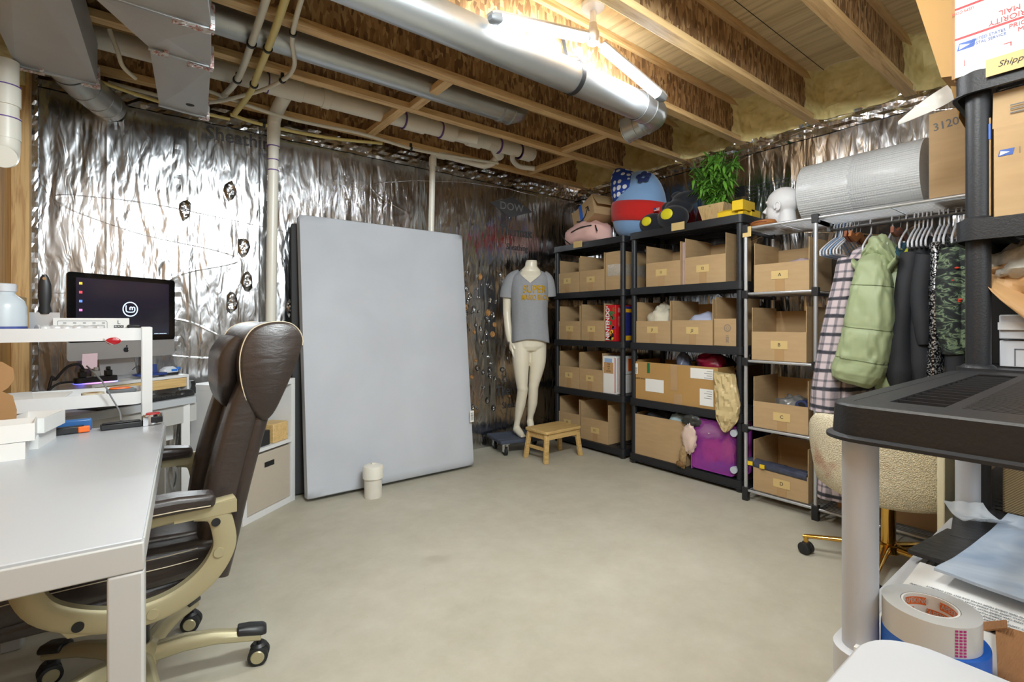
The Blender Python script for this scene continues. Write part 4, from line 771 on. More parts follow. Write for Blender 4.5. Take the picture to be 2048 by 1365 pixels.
# base
m = MB(); m.cyl((.02, 1.9, .12), (.02, 1.9, .36), .028); m.cyl((.02, 1.9, .30), (.02, 1.9, .375), .05); part(m, 'gas_lift', M['black'], t, world=True)
m = MB(); m.box(-.10, .12, 1.80, 2.0, .358, .378); part(m, 'tilt_mechanism', M['black'], t, world=True, bev=.006)
m = MB(); m.cyl((-.08, 1.80, .355), (-.08, 1.71, .350), .024, seg=14); part(m, 'tilt_knob', M['black'], t, world=True)
m = MB(); m.lathe([(.05, .09), (.055, .11), (.05, .15), (.034, .165)], (.02, 1.9, 0)); part(m, 'hub', M['goldpaint'], t, world=True)
hubc = Vector((.02, 1.9, 0))
for k5 in range(5):
    a = math.radians(-11+72*k5); d = Vector((math.cos(a), math.sin(a), 0)); s_ = Vector((-d.y, d.x, 0)); m = MB()
    rg = []
    for u, z, w_, h_ in ((.03, .125, .056, .05), (.12, .132, .05, .048), (.20, .125, .044, .042), (.28, .108, .046, .036), (.335, .098, .05, .034)):
        p = hubc+d*u; rg.append([tuple(p+s_*(w_/2*a_)+Vector((0, 0, z+h_/2*b_))) for a_, b_ in ((1,-.8),(1,.2),(.45,1),(-.45,1),(-1,.2),(-1,-.8))])
    m.loft(rg); sp = part(m, 'base_spoke', M['goldpaint'], t, world=True, bev=.004)
    m = MB(); rg = []
    for u, z, w_, h_ in ((.265, .117, .050, .036), (.30, .112, .054, .040), (.338, .104, .056, .038), (.352, .100, .044, .028)):
        p = hubc+d*u; rg.append([tuple(p+s_*(w_/2*a_)+Vector((0, 0, z+.006+h_/2*b_))) for a_, b_ in ((1,-.4),(1,.4),(.6,1),(-.6,1),(-1,.4),(-1,-.4))])
    m.loft(rg); part(m, 'foot_pad', M['black'], sp, world=True, bev=.005)
    b2_ = math.radians([-60, -20, 40, 30, -30][k5]); wd = Vector((math.cos(b2_+PI/2*0), math.sin(b2_), 0)); cc = hubc+d*.328+Vector((0, 0, .031))
    ax = Vector((-.35, -.94, 0)).normalized() if k5 in (0, 1) else Vector((.2, -.98, 0)).normalized()
    cs = MB(); cs.tube([cc-ax*.025, cc-ax*.022, cc-ax*.006, cc-ax*.004], [.024, .031, .031, .026], 24); cs.tube([cc+ax*.004, cc+ax*.006, cc+ax*.022, cc+ax*.025], [.026, .031, .031, .024], 24); ca = part(cs, 'caster', M['rubber'], t, world=True)
    for sg in (-1, 1):
        cs = MB(); cs.tube([cc+ax*sg*.0245, cc+ax*sg*.028], [.022, .019], 20); part(cs, 'wheel_cover', M['goldpaint'], ca, world=True)
    cs = MB(); cs.cyl(cc+Vector((0,0,.015)), cc+Vector((0,0,.062)), .007, seg=10); cs.tube([cc+Vector((0,0,.030)), cc+Vector((0,0,.038))], [.026, .018], 16); part(cs, 'caster_fork', M['black'], ca, world=True)
# ------------------------------------------------------------------ leaning grey panel
def leaning(name, label, cat, x0b, x1b, yb, x0t, x1t, yt, zt, th, mt, edge=.014):
    t = thing(name, label, cat, ((x0b+x1b)/2, yb, 0)); d = Vector((0, yt-yb, zt)).normalized(); nrm = Vector((0, -d.z, d.y)); 
    nu, nv = 24, 32; vs = []; m = MB()
    off = Vector((0, 0, th*d.y+.004)) 
    def P(u, v): return Vector((x0b+(x0t-x0b)*v+((x1b+(x1t-x1b)*v)-(x0b+(x0t-x0b)*v))*u, yb+(yt-yb)*v, zt*v))+off
    rings = []
    for v_ in [0, .004] + [i/nv for i in range(1, nv)] + [.996, 1]:
        sx = .992 if v_ in (0, 1) else 1; h = th/2*(.72 if v_ in (0, 1) else 1); row = []
        us = [i/nu for i in range(nu+1)]
        for u in us:
            uu = .5+(u-.5)*sx; e = (.75 if u in (0, 1) else 1)
            fold = .006*mnoise.noise(Vector((u*2.2+v_*1.5, v_*5.5, 2)))+.007*math.exp(-((v_-.42-.12*u)**2)/.0008)*math.exp(-(u-.0)**2/.05)
            fold += .010*math.exp(-((v_-.30+.22*(1-u))**2)/.0025)*max(0, u-.6)
            row.append(P(uu, v_)+nrm*(h*e+fold*(e == 1)))
        for u in reversed(us):
            uu = .5+(u-.5)*sx; row.append(P(uu, v_)-nrm*h*(.75 if u in (0, 1) else 1))
        rings.append([tuple(p) for p in row])
    m.loft(rings); part(m, 'fabric_cover' if mt is M['sheet'] else 'board', mt, t, world=True, ang=60); return t
gp = leaning('padded_panel', 'tall grey fabric-covered panel leaning against the foil wall', 'panel', .885, 2.14, 3.285, .912, 2.215, 3.585, 1.865, .095, M['sheet'])
m = MB(); m.box(2.117, 2.152, 3.268, 3.272, .36, .45); part(m, 'paper_tag', M['paper'], gp, world=True, label='white barcode tag')
m = MB()
for i in range(7): m.box(2.122, 2.147, 3.266, 3.268, .375+.009*i, .378+.009*i)
part(m, 'tag_print', M['ink'], gp, world=True)
leaning('dark_panel', 'dark charcoal board standing behind the grey fabric panel', 'panel', .845, 2.0, 3.45, .885, 2.0, 3.665, 1.83, .04, M['darkfoam'])
# ------------------------------------------------------------------ floor cleanout
t = thing('drain_cleanout', 'white capped pipe stub standing on the floor before the grey panel', 'pipe stub', (1.262, 3.12, 0))
m = MB(); m.lathe([(.057, .001), (.057, .135)], (1.262, 3.12, 0), 32); part(m, 'pipe', simple('scuffed white pvc', srgb(214,208,196), .45, 0, .08, 30), t, world=True)
m = MB(); m.lathe([(.057, .125), (.066, .127), (.067, .19), (.062, .205), (.030, .218)], (1.262, 3.12, 0), 32); m.box(1.25, 1.274, 3.108, 3.132, .214, .224); part(m, 'cap', M['pvc'], t, world=True)
# ------------------------------------------------------------------ dolly
t = thing('furniture_dolly', 'low dark blue carpeted dolly on black casters under the mannequin', 'dolly', (2.78, 3.46, 0), -.25)
m = MB(); m.box(-.26, .26, -.17, -.10, .105, .135); m.box(-.26, .26, .10, .17, .105, .135); m.box(-.26, -.16, -.10, .10, .105, .135); m.box(.16, .26, -.10, .10, .105, .135); m.box(-.25, .25, -.11, .11, .108, .132); part(m, 'deck', M['navy'], t, bev=.006)
for x, y in ((-.20, -.125), (.20, -.125), (-.20, .125), (.20, .125)):
    m = MB(); m.cyl((x-.012, y, .036), (x+.012, y, .036), .036, seg=20); c_ = part(m, 'caster', M['rubber'], t)
    m = MB(); m.box(x-.020, x-.014, y-.02, y+.02, .03, .10); m.box(x+.014, x+.020, y-.02, y+.02, .03, .10); m.box(x-.03, x+.03, y-.03, y+.03, .097, .105); part(m, 'caster_fork', M['chrome'], c_)
# ------------------------------------------------------------------ mannequin
CF = Vector((math.cos(YAW), math.sin(YAW), 0)); CR = Vector((math.sin(YAW), -math.cos(YAW), 0))
base = CF*4.40 + CR*.125
t = thing('mannequin', 'headless cream mannequin wearing a grey T-shirt on the dolly', 'mannequin', (base.x, base.y, .136), YAW-PI/2)
# local: x right in the picture, y away, z up
def tubeL(m, pts, rs, seg=20): m.tube(smooth_path(pts, 5), [interp([(i/(len(rs)-1), *(r if hasattr(r, '__len__') else (r, r))) for i, r in enumerate(rs)], j/(5*(len(pts)-1))) for j in range(5*(len(pts)-1)+1)], seg, flat=(0, 1, 0))
O = -.136
m = MB()
# torso: rings (z, xc, yc, rx, ry)
tor = [(1.56,.05,.0,.052,.052),(1.515,.045,.0,.055,.055),(1.47,.04,.01,.10,.06),(1.43,.035,.01,.150,.085),(1.36,.03,.0,.150,.105),(1.28,.03,-.005,.142,.115),(1.20,.03,.0,.126,.095),(1.10,.032,.005,.112,.085),(1.02,.035,.01,.122,.09),(.94,.035,.01,.148,.105),(.86,.034,.01,.155,.11),(.80,.032,.01,.145,.105),(.76,.03,.01,.10,.085)]
m.loft([[(xc+rx*math.cos(2*PI*j/28), yc+ry*math.sin(2*PI*j/28), z) for j in range(28)] for z, xc, yc, rx, ry in tor])
tubeL(m, [(-.045,.0,.84),(-.045,-.01,.66),(-.035,-.015,.45),(-.03,-.01,.41),(-.05,.02,.27),(-.075,.03,.13),(-.085,.035,.07)], [(.085,.085),(.08,.075),(.055,.05),(.052,.047),(.052,.045),(.03,.027),(.028,.028)])
m.tube(smooth_path([(-.095,.055,.045),(-.075,.02,.045),(-.045,-.04,.02),(-.025,-.085,.012)], 4), [.024,.030,.034,.036,.036,.034,.033,.032,.030,.027,.024,.020,.013], 16)
tubeL(m, [(.10,.02,.84),(.105,.03,.66),(.075,.04,.47),(.068,.045,.42),(.062,.075,.28),(.045,.085,.16),(.040,.085,.12)], [(.085,.085),(.08,.075),(.055,.05),(.05,.046),(.05,.045),(.03,.027),(.028,.028)])
m.tube(smooth_path([(.035,.10,.115),(.042,.07,.10),(.05,.03,.045),(.06,.0,.018)], 4), [.020,.026,.030,.032,.032,.032,.031,.030,.028,.026,.022,.018,.012], 16)
# shoulders and hanging arm with hand
m.ell((-.105,.01,1.395), (.050,.05,.05), 16, 10); m.ell((.165,.01,1.39), (.045,.05,.05), 16, 10)
tubeL(m, [(-.118,.01,1.385),(-.160,.02,1.28),(-.170,.03,1.13),(-.168,.02,1.06),(-.155,.0,.93),(-.140,-.01,.84)], [(.048,.045),(.042,.042),(.037,.037),(.034,.035),(.030,.032),(.020,.026)])
m.ell((-.132,-.015,.80), (.020,.035,.048), 16, 10)
for i, (dx, dy, L, b_) in enumerate(((.002,-.040,.062,.5),(.008,-.022,.075,.35),(.008,-.002,.072,.25),(.004,.014,.058,.2))):
    x0, y0 = -.130+dx, -.012+dy*.8; m.tube(smooth_path([(x0, y0, .785), (x0+.004, y0-.003, .76), (x0+.010, y0-.010*b_, .76-L*.45), (x0+.022, y0-.014*b_, .76-L)], 3), [.0095,.0092,.009,.009,.0088,.0085,.008,.0075,.0065,.005], 10)
m.tube(smooth_path([(-.122,-.04,.825),(-.112,-.058,.80),(-.104,-.066,.775)], 3), [.012,.011,.0105,.010,.009,.008,.006], 10)
for i in range(5):   # toes
    m.ell((-.045+.010*i, -.098+.006*i, .010), (.007,.014,.009), 8, 6)
    m.ell((.040+.010*i, -.018+.006*i, .012), (.007,.013,.009), 8, 6)
body = part(m, 'body', M['mann'], t, remesh=.0055)
m = MB(); m.lathe([(.049, 1.558), (.047, 1.566)], (.05, 0, 0), 28); part(m, 'neck_plate', M['mann'], t)
# shirt
def ringS(z, xc, yc, rx, ry, n=48): return [(xc+rx*math.cos(2*PI*j/n), yc+ry*math.sin(2*PI*j/n), z) for j in range(n)]
tab = [(0,1.475,.045,.005,.090,.070),(.06,1.455,.04,.008,.135,.082),(.13,1.42,.037,.01,.172,.100),(.25,1.34,.034,.0,.172,.122),(.4,1.25,.033,-.005,.168,.132),(.55,1.14,.033,-.005,.160,.125),(.75,1.00,.035,.0,.162,.125),(.9,.90,.036,.0,.170,.128),(1,.845,.036,.0,.174,.132)]
NS, NZ = 64, 36; vs = []
def s0(a):
    d = abs(((a+PI/2+PI) % (2*PI))-PI)          # angle off the front
    return max(.0, .225*(1-d/1.05)) if d < 1.05 else 0
for i in range(NZ+1):
    for j in range(NS):
        a = 2*PI*j/NS; q0 = s0(a); s_i = q0+(1-q0)*i/NZ
        z, xc, yc, rx, ry = interp(tab, s_i)
        f_ = .010*mnoise.noise(Vector((math.cos(a)*2.2, math.sin(a)*2.2, z*3.5)))*s_i + .007*math.sin(a*7+z*6)*max(0, s_i-.4)
        hem = -.02*math.cos(2*a)*max(0, s_i-.9)*10
        vs.append((xc+(rx+f_)*math.cos(a), yc+(ry+f_)*math.sin(a), z+hem))
fs = [(i*NS+j, i*NS+(j+1) % NS, (i+1)*NS+(j+1) % NS, (i+1)*NS+j) for i in range(NZ) for j in range(NS)]
m = MB(); m.add(vs, fs)
for sg, pts in ((-1, [(-.05,.01,1.432),(-.118,.012,1.400),(-.158,.018,1.31),(-.168,.022,1.235)]), (1, [(.145,.01,1.425),(.185,.012,1.39),(.200,.02,1.31),(.202,.03,1.25)])):
    p = smooth_path(pts, 5); r0 = len(p); m.tube(p, [(.046+.016*min(1,2*i/r0), .058+.010*i/r0) for i in range(r0)], 24, cap=False, flat=(0,1,0))
shirt = part(m, 'shirt', M['tee'], t, solid=.004, ang=60)
YE = simple('faded yellow print', srgb(226,184,50), .8, 0, .15, 120); OR = simple('faded orange print', srgb(196,120,70), .8, 0, .2, 120)
def shirt_txt(s, size, x0, z0, mt, sx=1, name='printed_lettering'):
    o = txt(s, size, (0,0,0), (1,0,0), (0,0,1), mt, None, name, ext=.0006, sx=sx, bold=.02)
    for v in o.data.vertices:
        x, z = v.co.x+x0, v.co.z+z0; _, xc, yc, rx, ry = [None]+interp([(-a[1], *a[2:]) for a in tab], -z); u = max(-.95, min(.95, (x-xc)/rx)); v.co = (x, yc-(ry+.010)*math.sqrt(1-u*u)+.000, z)
    o.parent = shirt; return o
shirt_txt('SUPER', .092, .072, 1.300, YE, .80); shirt_txt('MARIO BROS', .064, .078, 1.228, YE, .64)
# ------------------------------------------------------------------ stool
t = thing('step_stool', 'small wooden step stool on the floor in front of the shelves', 'stool', (2.86, 3.11, 0), .03)
m = MB(); m.loft([[(x, y, z) for x, y in rrect(.42, .28, .03)] for z in (.235, .258)]); part(m, 'seat', M['stoolwood'], t, bev=.004)
for sx in (-1, 1):
    for sy in (-1, 1):
        m = MB(); m.loft([[(sx*(.205+q*.0)+dx-sx*.028*(z > .1), sy*(.125)+dy-sy*.02*(z > .1), z) for dx, dy in ((-.02,-.014),(.02,-.014),(.02,.014),(-.02,.014))] for z, q in ((0,0),(.234,0))]); part(m, 'leg', M['stoolwood'], t, bev=.004)
m = MB(); m.box(-.17, .17, -.125, -.107, .185, .233); m.box(-.17, .17, .107, .125, .185, .233); m.box(-.19, -.172, -.10, .10, .185, .233); m.box(.172, .19, -.10, .10, .185, .233); part(m, 'apron', M['stoolwood'], t, bev=.002)
m = MB(); m.box(-.19, -.17, -.11, .11, .09, .115); m.box(.17, .19, -.11, .11, .09, .115) if 0 else None; part(m, 'stretcher', M['stoolwood'], t, bev=.002)
# ------------------------------------------------------------------ black plastic shelving
LV = [.08, .53, .985, 1.43, 1.88]
def shelf_mesh(x0, x1, y0, y1, z, th=.055, lip=.012, slots=True, bump=.03):
    m = MB(); cx, cy, w_, d_ = (x0+x1)/2, (y0+y1)/2, x1-x0, y1-y0
    o1 = rrect(w_, d_, bump, 4, cx, cy); o2 = rrect(w_+lip, d_+lip, bump+lip/2, 4, cx, cy); o3 = rrect(w_-.008, d_-.008, bump-.004, 4, cx, cy)
    m.loft([[(x, y, z) for x, y in o1], [(x, y, z-th+.006) for x, y in o1], [(x, y, z-th+.004) for x, y in o2], [(x, y, z-th) for x, y in o2], [(x, y, z-th) for x, y in o3], [(x, y, z-.006) for x, y in o3]], False)
    b = .075; zt = z-.0005; zb = z-.006
    m.add([(x, y, z) for x, y in o1]+[(x, y, z) for x, y in rrect(w_-2*b, d_-2*b, .001, 4, cx, cy)], [(i, (i+1) % len(o1), len(o1)+(i+1) % len(o1), len(o1)+i) for i in range(len(o1))])
    xi0, xi1, yi0, yi1 = x0+b, x1-b, y0+b, y1-b
    nb = max(3, int((yi1-yi0)/.045)) if (yi1-yi0) > (xi1-xi0) else max(3, int((xi1-xi0)/.045))
    if slots:
        if (yi1-yi0) > (xi1-xi0):
            for i in range(nb+1): y = yi0+(yi1-yi0)*i/nb; m.box(xi0, xi1, y-.012, y+.012, zb, zt)
            for i in range(5): x = xi0+(xi1-xi0)*i/4; m.box(x-.008, x+.008, yi0, yi1, zb-.02, zt-.001)
        else:
            for i in range(nb+1): x = xi0+(xi1-xi0)*i/nb; m.box(x-.012, x+.012, yi0, yi1, zb, zt)
            for i in range(5): y = yi0+(yi1-yi0)*i/4; m.box(xi0, xi1, y-.008, y+.008, zb-.02, zt-.001)
    return m
def black_rack(label, x0, x1, y0, y1, levels, pr=.022, lower=0):
    t = thing('shelving_unit', label, 'shelving unit', ((x0+x1)/2, (y0+y1)/2, 0), 0, 'black plastic shelving units')
    for z in levels: part(shelf_mesh(x0, x1, y0, y1, z), 'shelf', M['blackshelf'], t, world=True)
    for x in (x0+.032, x1-.032):
        for y in (y0+.032, y1-.032):
            m = MB(); m.cyl((x, y, lower), (x, y, levels[-1]-.004), pr, seg=18); po = part(m, 'post', M['blackshelf'], t, world=True)
            for z in levels: m = MB(); m.tube([(x, y, z-.056), (x, y, z-.001)], [pr+.010, pr+.008], 18); part(m, 'collar', M['blackshelf'], po, world=True)
            m = MB(); m.cyl((x, y, 0), (x, y, .028), pr+.004, seg=18); part(m, 'foot', M['black'], po, world=True)
    return t
U1 = black_rack('black plastic shelving unit by the corner, next to the mannequin', 3.255, 3.70, 2.675, 3.545, LV)
U2 = black_rack('wide black plastic shelving unit holding the large taped carton', 3.235, 3.69, 1.655, 2.605, LV)
# ------------------------------------------------------------------ open picking bins and cartons
def bin_(label, x, yc, w_, z, hf=.19, hs=.33, d_=.36, mark=None, cut=True, back=True, mt='card', right_low=False, group='open cardboard bins on the shelves'):
    """front panel towards -X, low; side and back panels high"""
    t = thing('cardboard_bin', label, 'cardboard box', (x, yc, z), 0, group); th = .004
    m = MB(); y0, y1 = -w_/2, w_/2
    m.box(0, d_, y0, y1, 0, th); m.box(0, th, y0, y1, th, hf); 
    for ya, low in ((y1-th, False), (y0, right_low)):
        hh = hf if low else hs
        m.box(th, d_-th, ya, ya+th, th, hh)
    if back: m.box(d_-th, d_, y0, y1, th, hs-.02)
    part(m, 'carton', M[mt], t)
    random.seed(int(yc*1000+z*77)); lw = min(.10, w_*.33); ly = (random.random()-.5)*.03; lz = hf*(.50+random.random()*.10)
    m = MB(); m.box(-.0016, -.0006, ly-.028, ly+.028, .0, hf*.55); part(m, 'packing_tape', M['tapebrown'], t)
    m = MB(); m.box(-.003, -.0018, ly-lw/2, ly+lw/2, lz-.026, lz+.026); lb = part(m, 'paper_label', M['tanlabel'], t, label='tan paper label')
    if mark: txt(mark, .030, (x-.0035, yc+ly, z+lz), (0,-1,0), (0,0,1), M['ink'], lb)
    return t
def fab(name, label, cat, c, r, mt, seed=0, amp=.18, remesh=0, nseg=28, nr=18, freq=2.2, flat=None, grp=None, sharp=0):
    # a crumpled soft lump: displaced ellipsoid
    m = MB(); vs = []; S, R_ = nseg, nr
    for i in range(R_+1):
        a = -PI/2+PI*i/R_; a = max(min(a, PI/2-.02), -PI/2+.02)
        for j in range(S):
            b_ = 2*PI*j/S; d = Vector((math.cos(a)*math.cos(b_), math.cos(a)*math.sin(b_), math.sin(a)))
            q = 1+amp*(mnoise.noise(d*freq+Vector((seed, 0, 0)))+.5*mnoise.noise(d*freq*2.7+Vector((0, seed, 0)))) + (amp*.8*abs(mnoise.noise(d*freq*1.6+Vector((seed,seed,1)))) if sharp else 0)
            p = [d[0]*r[0]*q, d[1]*r[1]*q, d[2]*r[2]*q]
            if flat is not None: p[2] = max(p[2], -r[2]*flat)
            vs.append((c[0]+p[0], c[1]+p[1], c[2]+p[2]))
    rings = [vs[i*S:(i+1)*S] for i in range(R_+1)]; m.loft(rings); o = part(m, name, mt if not isinstance(mt, str) else M[mt], None, ang=80); 
    if label: tag(o, label, cat, grp)
    return o
# unit by the corner
x = 3.285
bin_('narrow open bin at the far left of the top bin row, corner shelving unit', x, 3.365, .285, LV[3], .19, .32, mark='E')
bin_('open bin in the middle of the top bin row, left of the taped closed carton', x, 3.065, .295, LV[3], .19, .335, mark='H')
bin_('open bin at the far left of the second row, corner shelving unit', x, 3.36, .29, LV[2], .175, .32, mark='F')
bin_('open bin with a scrap of white cloth, left of the red game box', x, 3.055, .275, LV[2], .18, .33, mark='I1')
bin_('open bin at the far left of the third row, corner shelving unit', x, 3.365, .29, LV[1], .20, .34, mark='G')
bin_('open bin just left of the white postal boxes', x, 3.075, .275, LV[1], .195, .345, mark='H1')
bin_('empty open bin at the far left of the bottom row, behind the stool', x, 3.365, .29, LV[0], .21, .35, mark='K')
bin_('wide empty open bin on the bottom shelf, right of the stool', x, 3.035, .33, LV[0], .20, .345, mark='K1')
t = thing('taped_carton', 'closed tall carton with glossy clear tape across its front', 'cardboard box', (x, 2.815, LV[3]))
m = MB(); m.box(0, .36, -.085, .085, 0, .33); part(m, 'carton', M['card'], t, bev=.002)
m = MB(); m.box(-.001, 0, -.086, .060, .12, .22); m.box(-.001, .36, -.0862, -.085, .12, .22); part(m, 'clear_tape', simple('glossy tape', srgb(196,184,168), .12, .3, .2, 40, .6, 60), t)
t = thing('game_box', 'red game console box with white lettering on its spine', 'box', (x, 2.84, LV[2]))
m = MB(); m.box(0, .28, -.055, .055, 0, .315); part(m, 'carton', simple('glossy red card', srgb(196,30,36), .3, 0, .03), t, bev=.002)
txt('NINTENDO', .058, (x-.0015, 2.872, LV[2]+.15), (0,0,1), (0,1,0), M['paper'], t, sx=.92, bold=.03); txt('64', .030, (x-.0015, 2.882, LV[2]+.290), (0,0,1), (0,1,0), M['paper'], t, bold=.03)
random.seed(11)
for i in range(16):
    c = random.choice(((220,180,60),(40,60,150),(220,220,220),(60,120,70),(160,90,40),(30,30,40))); m = MB(); yy, zz = -.035+.045*random.random(), .02+.28*random.random()**1.4
    m.loft([[(-.001-.0002*i*0-q, yy+.012*math.cos(2*PI*j/9)*(1+.4*random.random()), zz+.014*math.sin(2*PI*j/9)*(1+.4*random.random())) for j in range(9)] for q in (0, .0006)]); part(m, 'printed_shape', simple('print %d' % i, srgb(*c), .5), t)
m = MB()
for i in range(8): m.box(.03, .11, -.0562, -.0556, .13+.012*i, .135+.012*i)
m.box(.03, .12, -.0562, -.0556, .25, .29); part(m, 'side_print', simple('faded pink print', srgb(220,130,130), .5), t)
t = thing('game_box', 'dark blue box with yellow bands behind the shelving post', 'box', (3.33, 2.735, LV[2]))
m = MB(); m.box(0, .25, -.025, .035, 0, .30); part(m, 'carton', simple('dark blue card', srgb(40,44,110), .35, 0, .3, 40), t, bev=.001)
m = MB(); m.box(-.001, .251, -.026, .036, .01, .05); m.box(-.001, .251, -.026, .036, .25, .28); m.box(-.001, 0, -.015, -.005, .05, .25); part(m, 'bands', simple('amber print', srgb(226,170,40), .4), t)
t = thing('postal_box', 'white postal box standing upright with a red stripe and kraft label', 'box', (x, 2.845, LV[1]))
m = MB(); m.box(0, .10, -.065, .085, 0, .325); m.box(.10, .30, -.065, .085, .0, .16); m.box(.10, .30, -.065, .085, .165, .325); part(m, 'carton', M['paper'], t, bev=.002)
m = MB(); m.box(-.001, 0, -.058, -.050, .01, .315); m.box(-.001, 0, .072, .074, .01, .23); m.box(.02, .025, -.0665, -.065, .02, .31); part(m, 'stripe', M['red'], t, label='red stripe')
m = MB(); m.box(-.001, 0, -.02, .065, .27, .305); part(m, 'printed_panel', simple('pale blue print', srgb(150,176,214), .5), t)
m = MB(); m.box(-.0015, 0, -.035, .07, .175, .27); lk = part(m, 'kraft_label', M['kraft'], t)
for i, s in enumerate(('THIS', 'SIDE', 'UP', 'BOXES')): txt(s, .016, (x-.002, 2.862, LV[1]+.255-.02*i), (0,-1,0), (0,0,1), M['ink'], lk)
m = MB(); m.box(.16, .30, -.0665, -.065, .19, .30); part(m, 'orange_panel', M['orange'], t)
# wide unit
x = 3.265
bin_('open bin labelled I1 at the left of the top bin row, wide shelving unit', x, 2.30, .31, LV[3], .19, .33, mark='I1')
bin_('wide open bin labelled I2 at the right of the top bin row, wide shelving unit', x, 1.947, .32, LV[3], .20, .345, mark='I2')
m = MB(); m.box(x+.02, x+.3, 2.112, 2.138, LV[3], LV[3]+.32); o = part(m, 'wrapped_board', simple('pinkish wrapped board', srgb(196,172,170), .3, .2, .2, 30)); tag(o, 'thin plastic-wrapped board between the bins I1 and I2', 'board')
bin_('open bin labelled J1 with crumpled white cloth', x, 2.396, .325, LV[2], .175, .33, mark='J1')
fab('cloth_bundle', 'crumpled cream cloth rising out of bin J1', 'cloth', (x+.16, 2.40, LV[2]+.15), (.12, .12, .14), 'cream', 3, .3, sharp=1)
fab('cloth_bundle', 'pale blue cloth at the right end of bin J1', 'cloth', (x+.2, 2.28, LV[2]+.14), (.08, .035, .09), 'paleblue', 5, .2)
bin_('wide open bin labelled J2 with folded lilac cloth', x, 2.05, .33, LV[2], .18, .33, mark='J2')
fab('cloth_bundle', 'folded lilac cloth mounded in bin J2', 'cloth', (x+.18, 2.03, LV[2]+.14), (.13, .135, .10), 'lilac', 8, .15)
t = thing('narrow_bin', 'narrow carton with a round printed logo at the right of the second row', 'cardboard box', (x, 1.775, LV[2]))
m = MB(); m.box(0, .34, -.06, .10, 0, .19); m.box(.02, .34, .096, .10, .19, .345); m.box(.33, .34, -.06, .10, .19, .34); m.box(.02, .34, -.06, -.056, .19, .34); part(m, 'carton', M['card'], t, bev=.002)
m = MB()
for r in (.024, .019, .008): m.loft([[(-.001, .0+(r+dr)*math.cos(2*PI*j/24), .125+(r+dr)*math.sin(2*PI*j/24)) for j in range(24)] for dr in (0, .0018)], False)
part(m, 'round_logo', M['inkgrey'], t); txt('2021', .028, (x-.0012, 1.775, LV[2]+.05), (0,0,1), (0,1,0), M['inkgrey'], t)
# large carton
t = thing('large_carton', 'large golden brown carton with white labels spanning the shelf', 'cardboard box', (x-.005, 2.215, LV[1])); W_ = .745
m = MB(); th = .005; h_ = .30
m.box(0, .40, -W_/2, W_/2, 0, th); m.box(0, th, -W_/2, W_/2, th, h_); m.box(.40-th, .40, -W_/2, W_/2, th, h_); m.box(th, .40-th, -W_/2, -W_/2+th, th, h_); m.box(th, .40-th, W_/2-th, W_/2, th, h_+.01); part(m, 'carton', M['card2'], t)
m = MB(); m.box(-.0015, -.0005, -.05, .01, .10, h_); m.box(-.0015, -.0005, -.09, -.02, 0, .08); part(m, 'packing_tape', M['tapebrown'], t)
for (y0, y1, z0, z1, mt, nm) in ((.17, .34, .07, .17, 'paper', 'address_label'), (-.34, -.235, .02, .14, 'paper', 'packing_slip'), (-.34, -.16, .21, .285, 'paper', 'shipping_label')):
    m = MB(); m.box(-.003, -.0018, y0-.10 if nm == 'address_label' else y0, y1-.10 if nm == 'address_label' else y1, z0, z1); pl = part(m, nm, M[mt], t, label='white paper label')
    if nm != 'address_label':
        m = MB(); 
        for i in range(4): m.box(-.0036, -.003, y0+.01, y0+.05+.02*(i % 2), z1-.018-.016*i, z1-.015-.016*i)
        part(m, 'label_print', M['inkgrey'], pl)
m = MB(); m.box(-.003, -.0018, .315, .352, .20, .285); bl_ = part(m, 'barcode_label', M['paper'], t); m = MB(); [m.box(-.0036, -.003, .32, .347, .21+.008*i, .213+.008*i) for i in range(6)]; part(m, 'barcode', M['ink'], bl_)
m = MB(); m.box(-.0022, -.001, .20, .225, .215, .295); part(m, 'green_tape', simple('green tape', srgb(30,104,60), .3), t)
txt('MADE IN CHINA', .020, (x-.0068, 2.49, LV[1]+.165), (0,-1,0), (0,0,1), M['ink'], t)
fab('bagged_garment', 'dark red satin garment in clear wrap on the large carton', 'garment', (x+.15, 1.98, LV[1]+.32), (.09, .10, .075), 'wine', 4, .25, sharp=1)
fab('bagged_garment', 'small dark bagged garment standing in the large carton', 'garment', (x+.13, 2.20, LV[1]+.30), (.06, .05, .085), simple('bagged blue grey', srgb(110,118,140), .25, 0, .3, 20), 6, .25)
fab('bagged_garment', 'black bagged clothing filling the right of the large carton', 'garment', (x+.26, 2.0, LV[1]+.26), (.11, .16, .11), 'blackcloth', 12, .25)
# kraft bag
t = thing('kraft_mailer', 'crumpled kraft paper mailer hanging over the shelf edge beside the large carton', 'paper bag', (x-.01, 1.775, LV[1]-.10))
m = MB(); rr_ = []
for i in range(25):
    u = i/24; z = LV[1]-.135+.40*u; w_ = .012+.070*min(1, u/.24)**.8 if u < .24 else .082-.004*math.sin(u*9)
    cy_ = 1.770-.018*math.sin(u*3.5)
    rr_.append([(3.222+(.034)*math.sin(2*PI*j/36)*min(1, u*4+.1)+.018*mnoise.noise(Vector((j*.55, u*9, 1)))+.012*abs(mnoise.noise(Vector((j*.9, u*17, 5)))), cy_+w_*math.cos(2*PI*j/36)+.006*mnoise.noise(Vector((j, u*7, 3))), z+(.022*mnoise.noise(Vector((j*.5, 3, 9))) if u > .9 else 0)) for j in range(36)])
m.loft(rr_); part(m, 'bag', simple('creased kraft paper', srgb(204,182,134), .42, 0, .08, 9, .6, 26), t, world=True, ang=20)
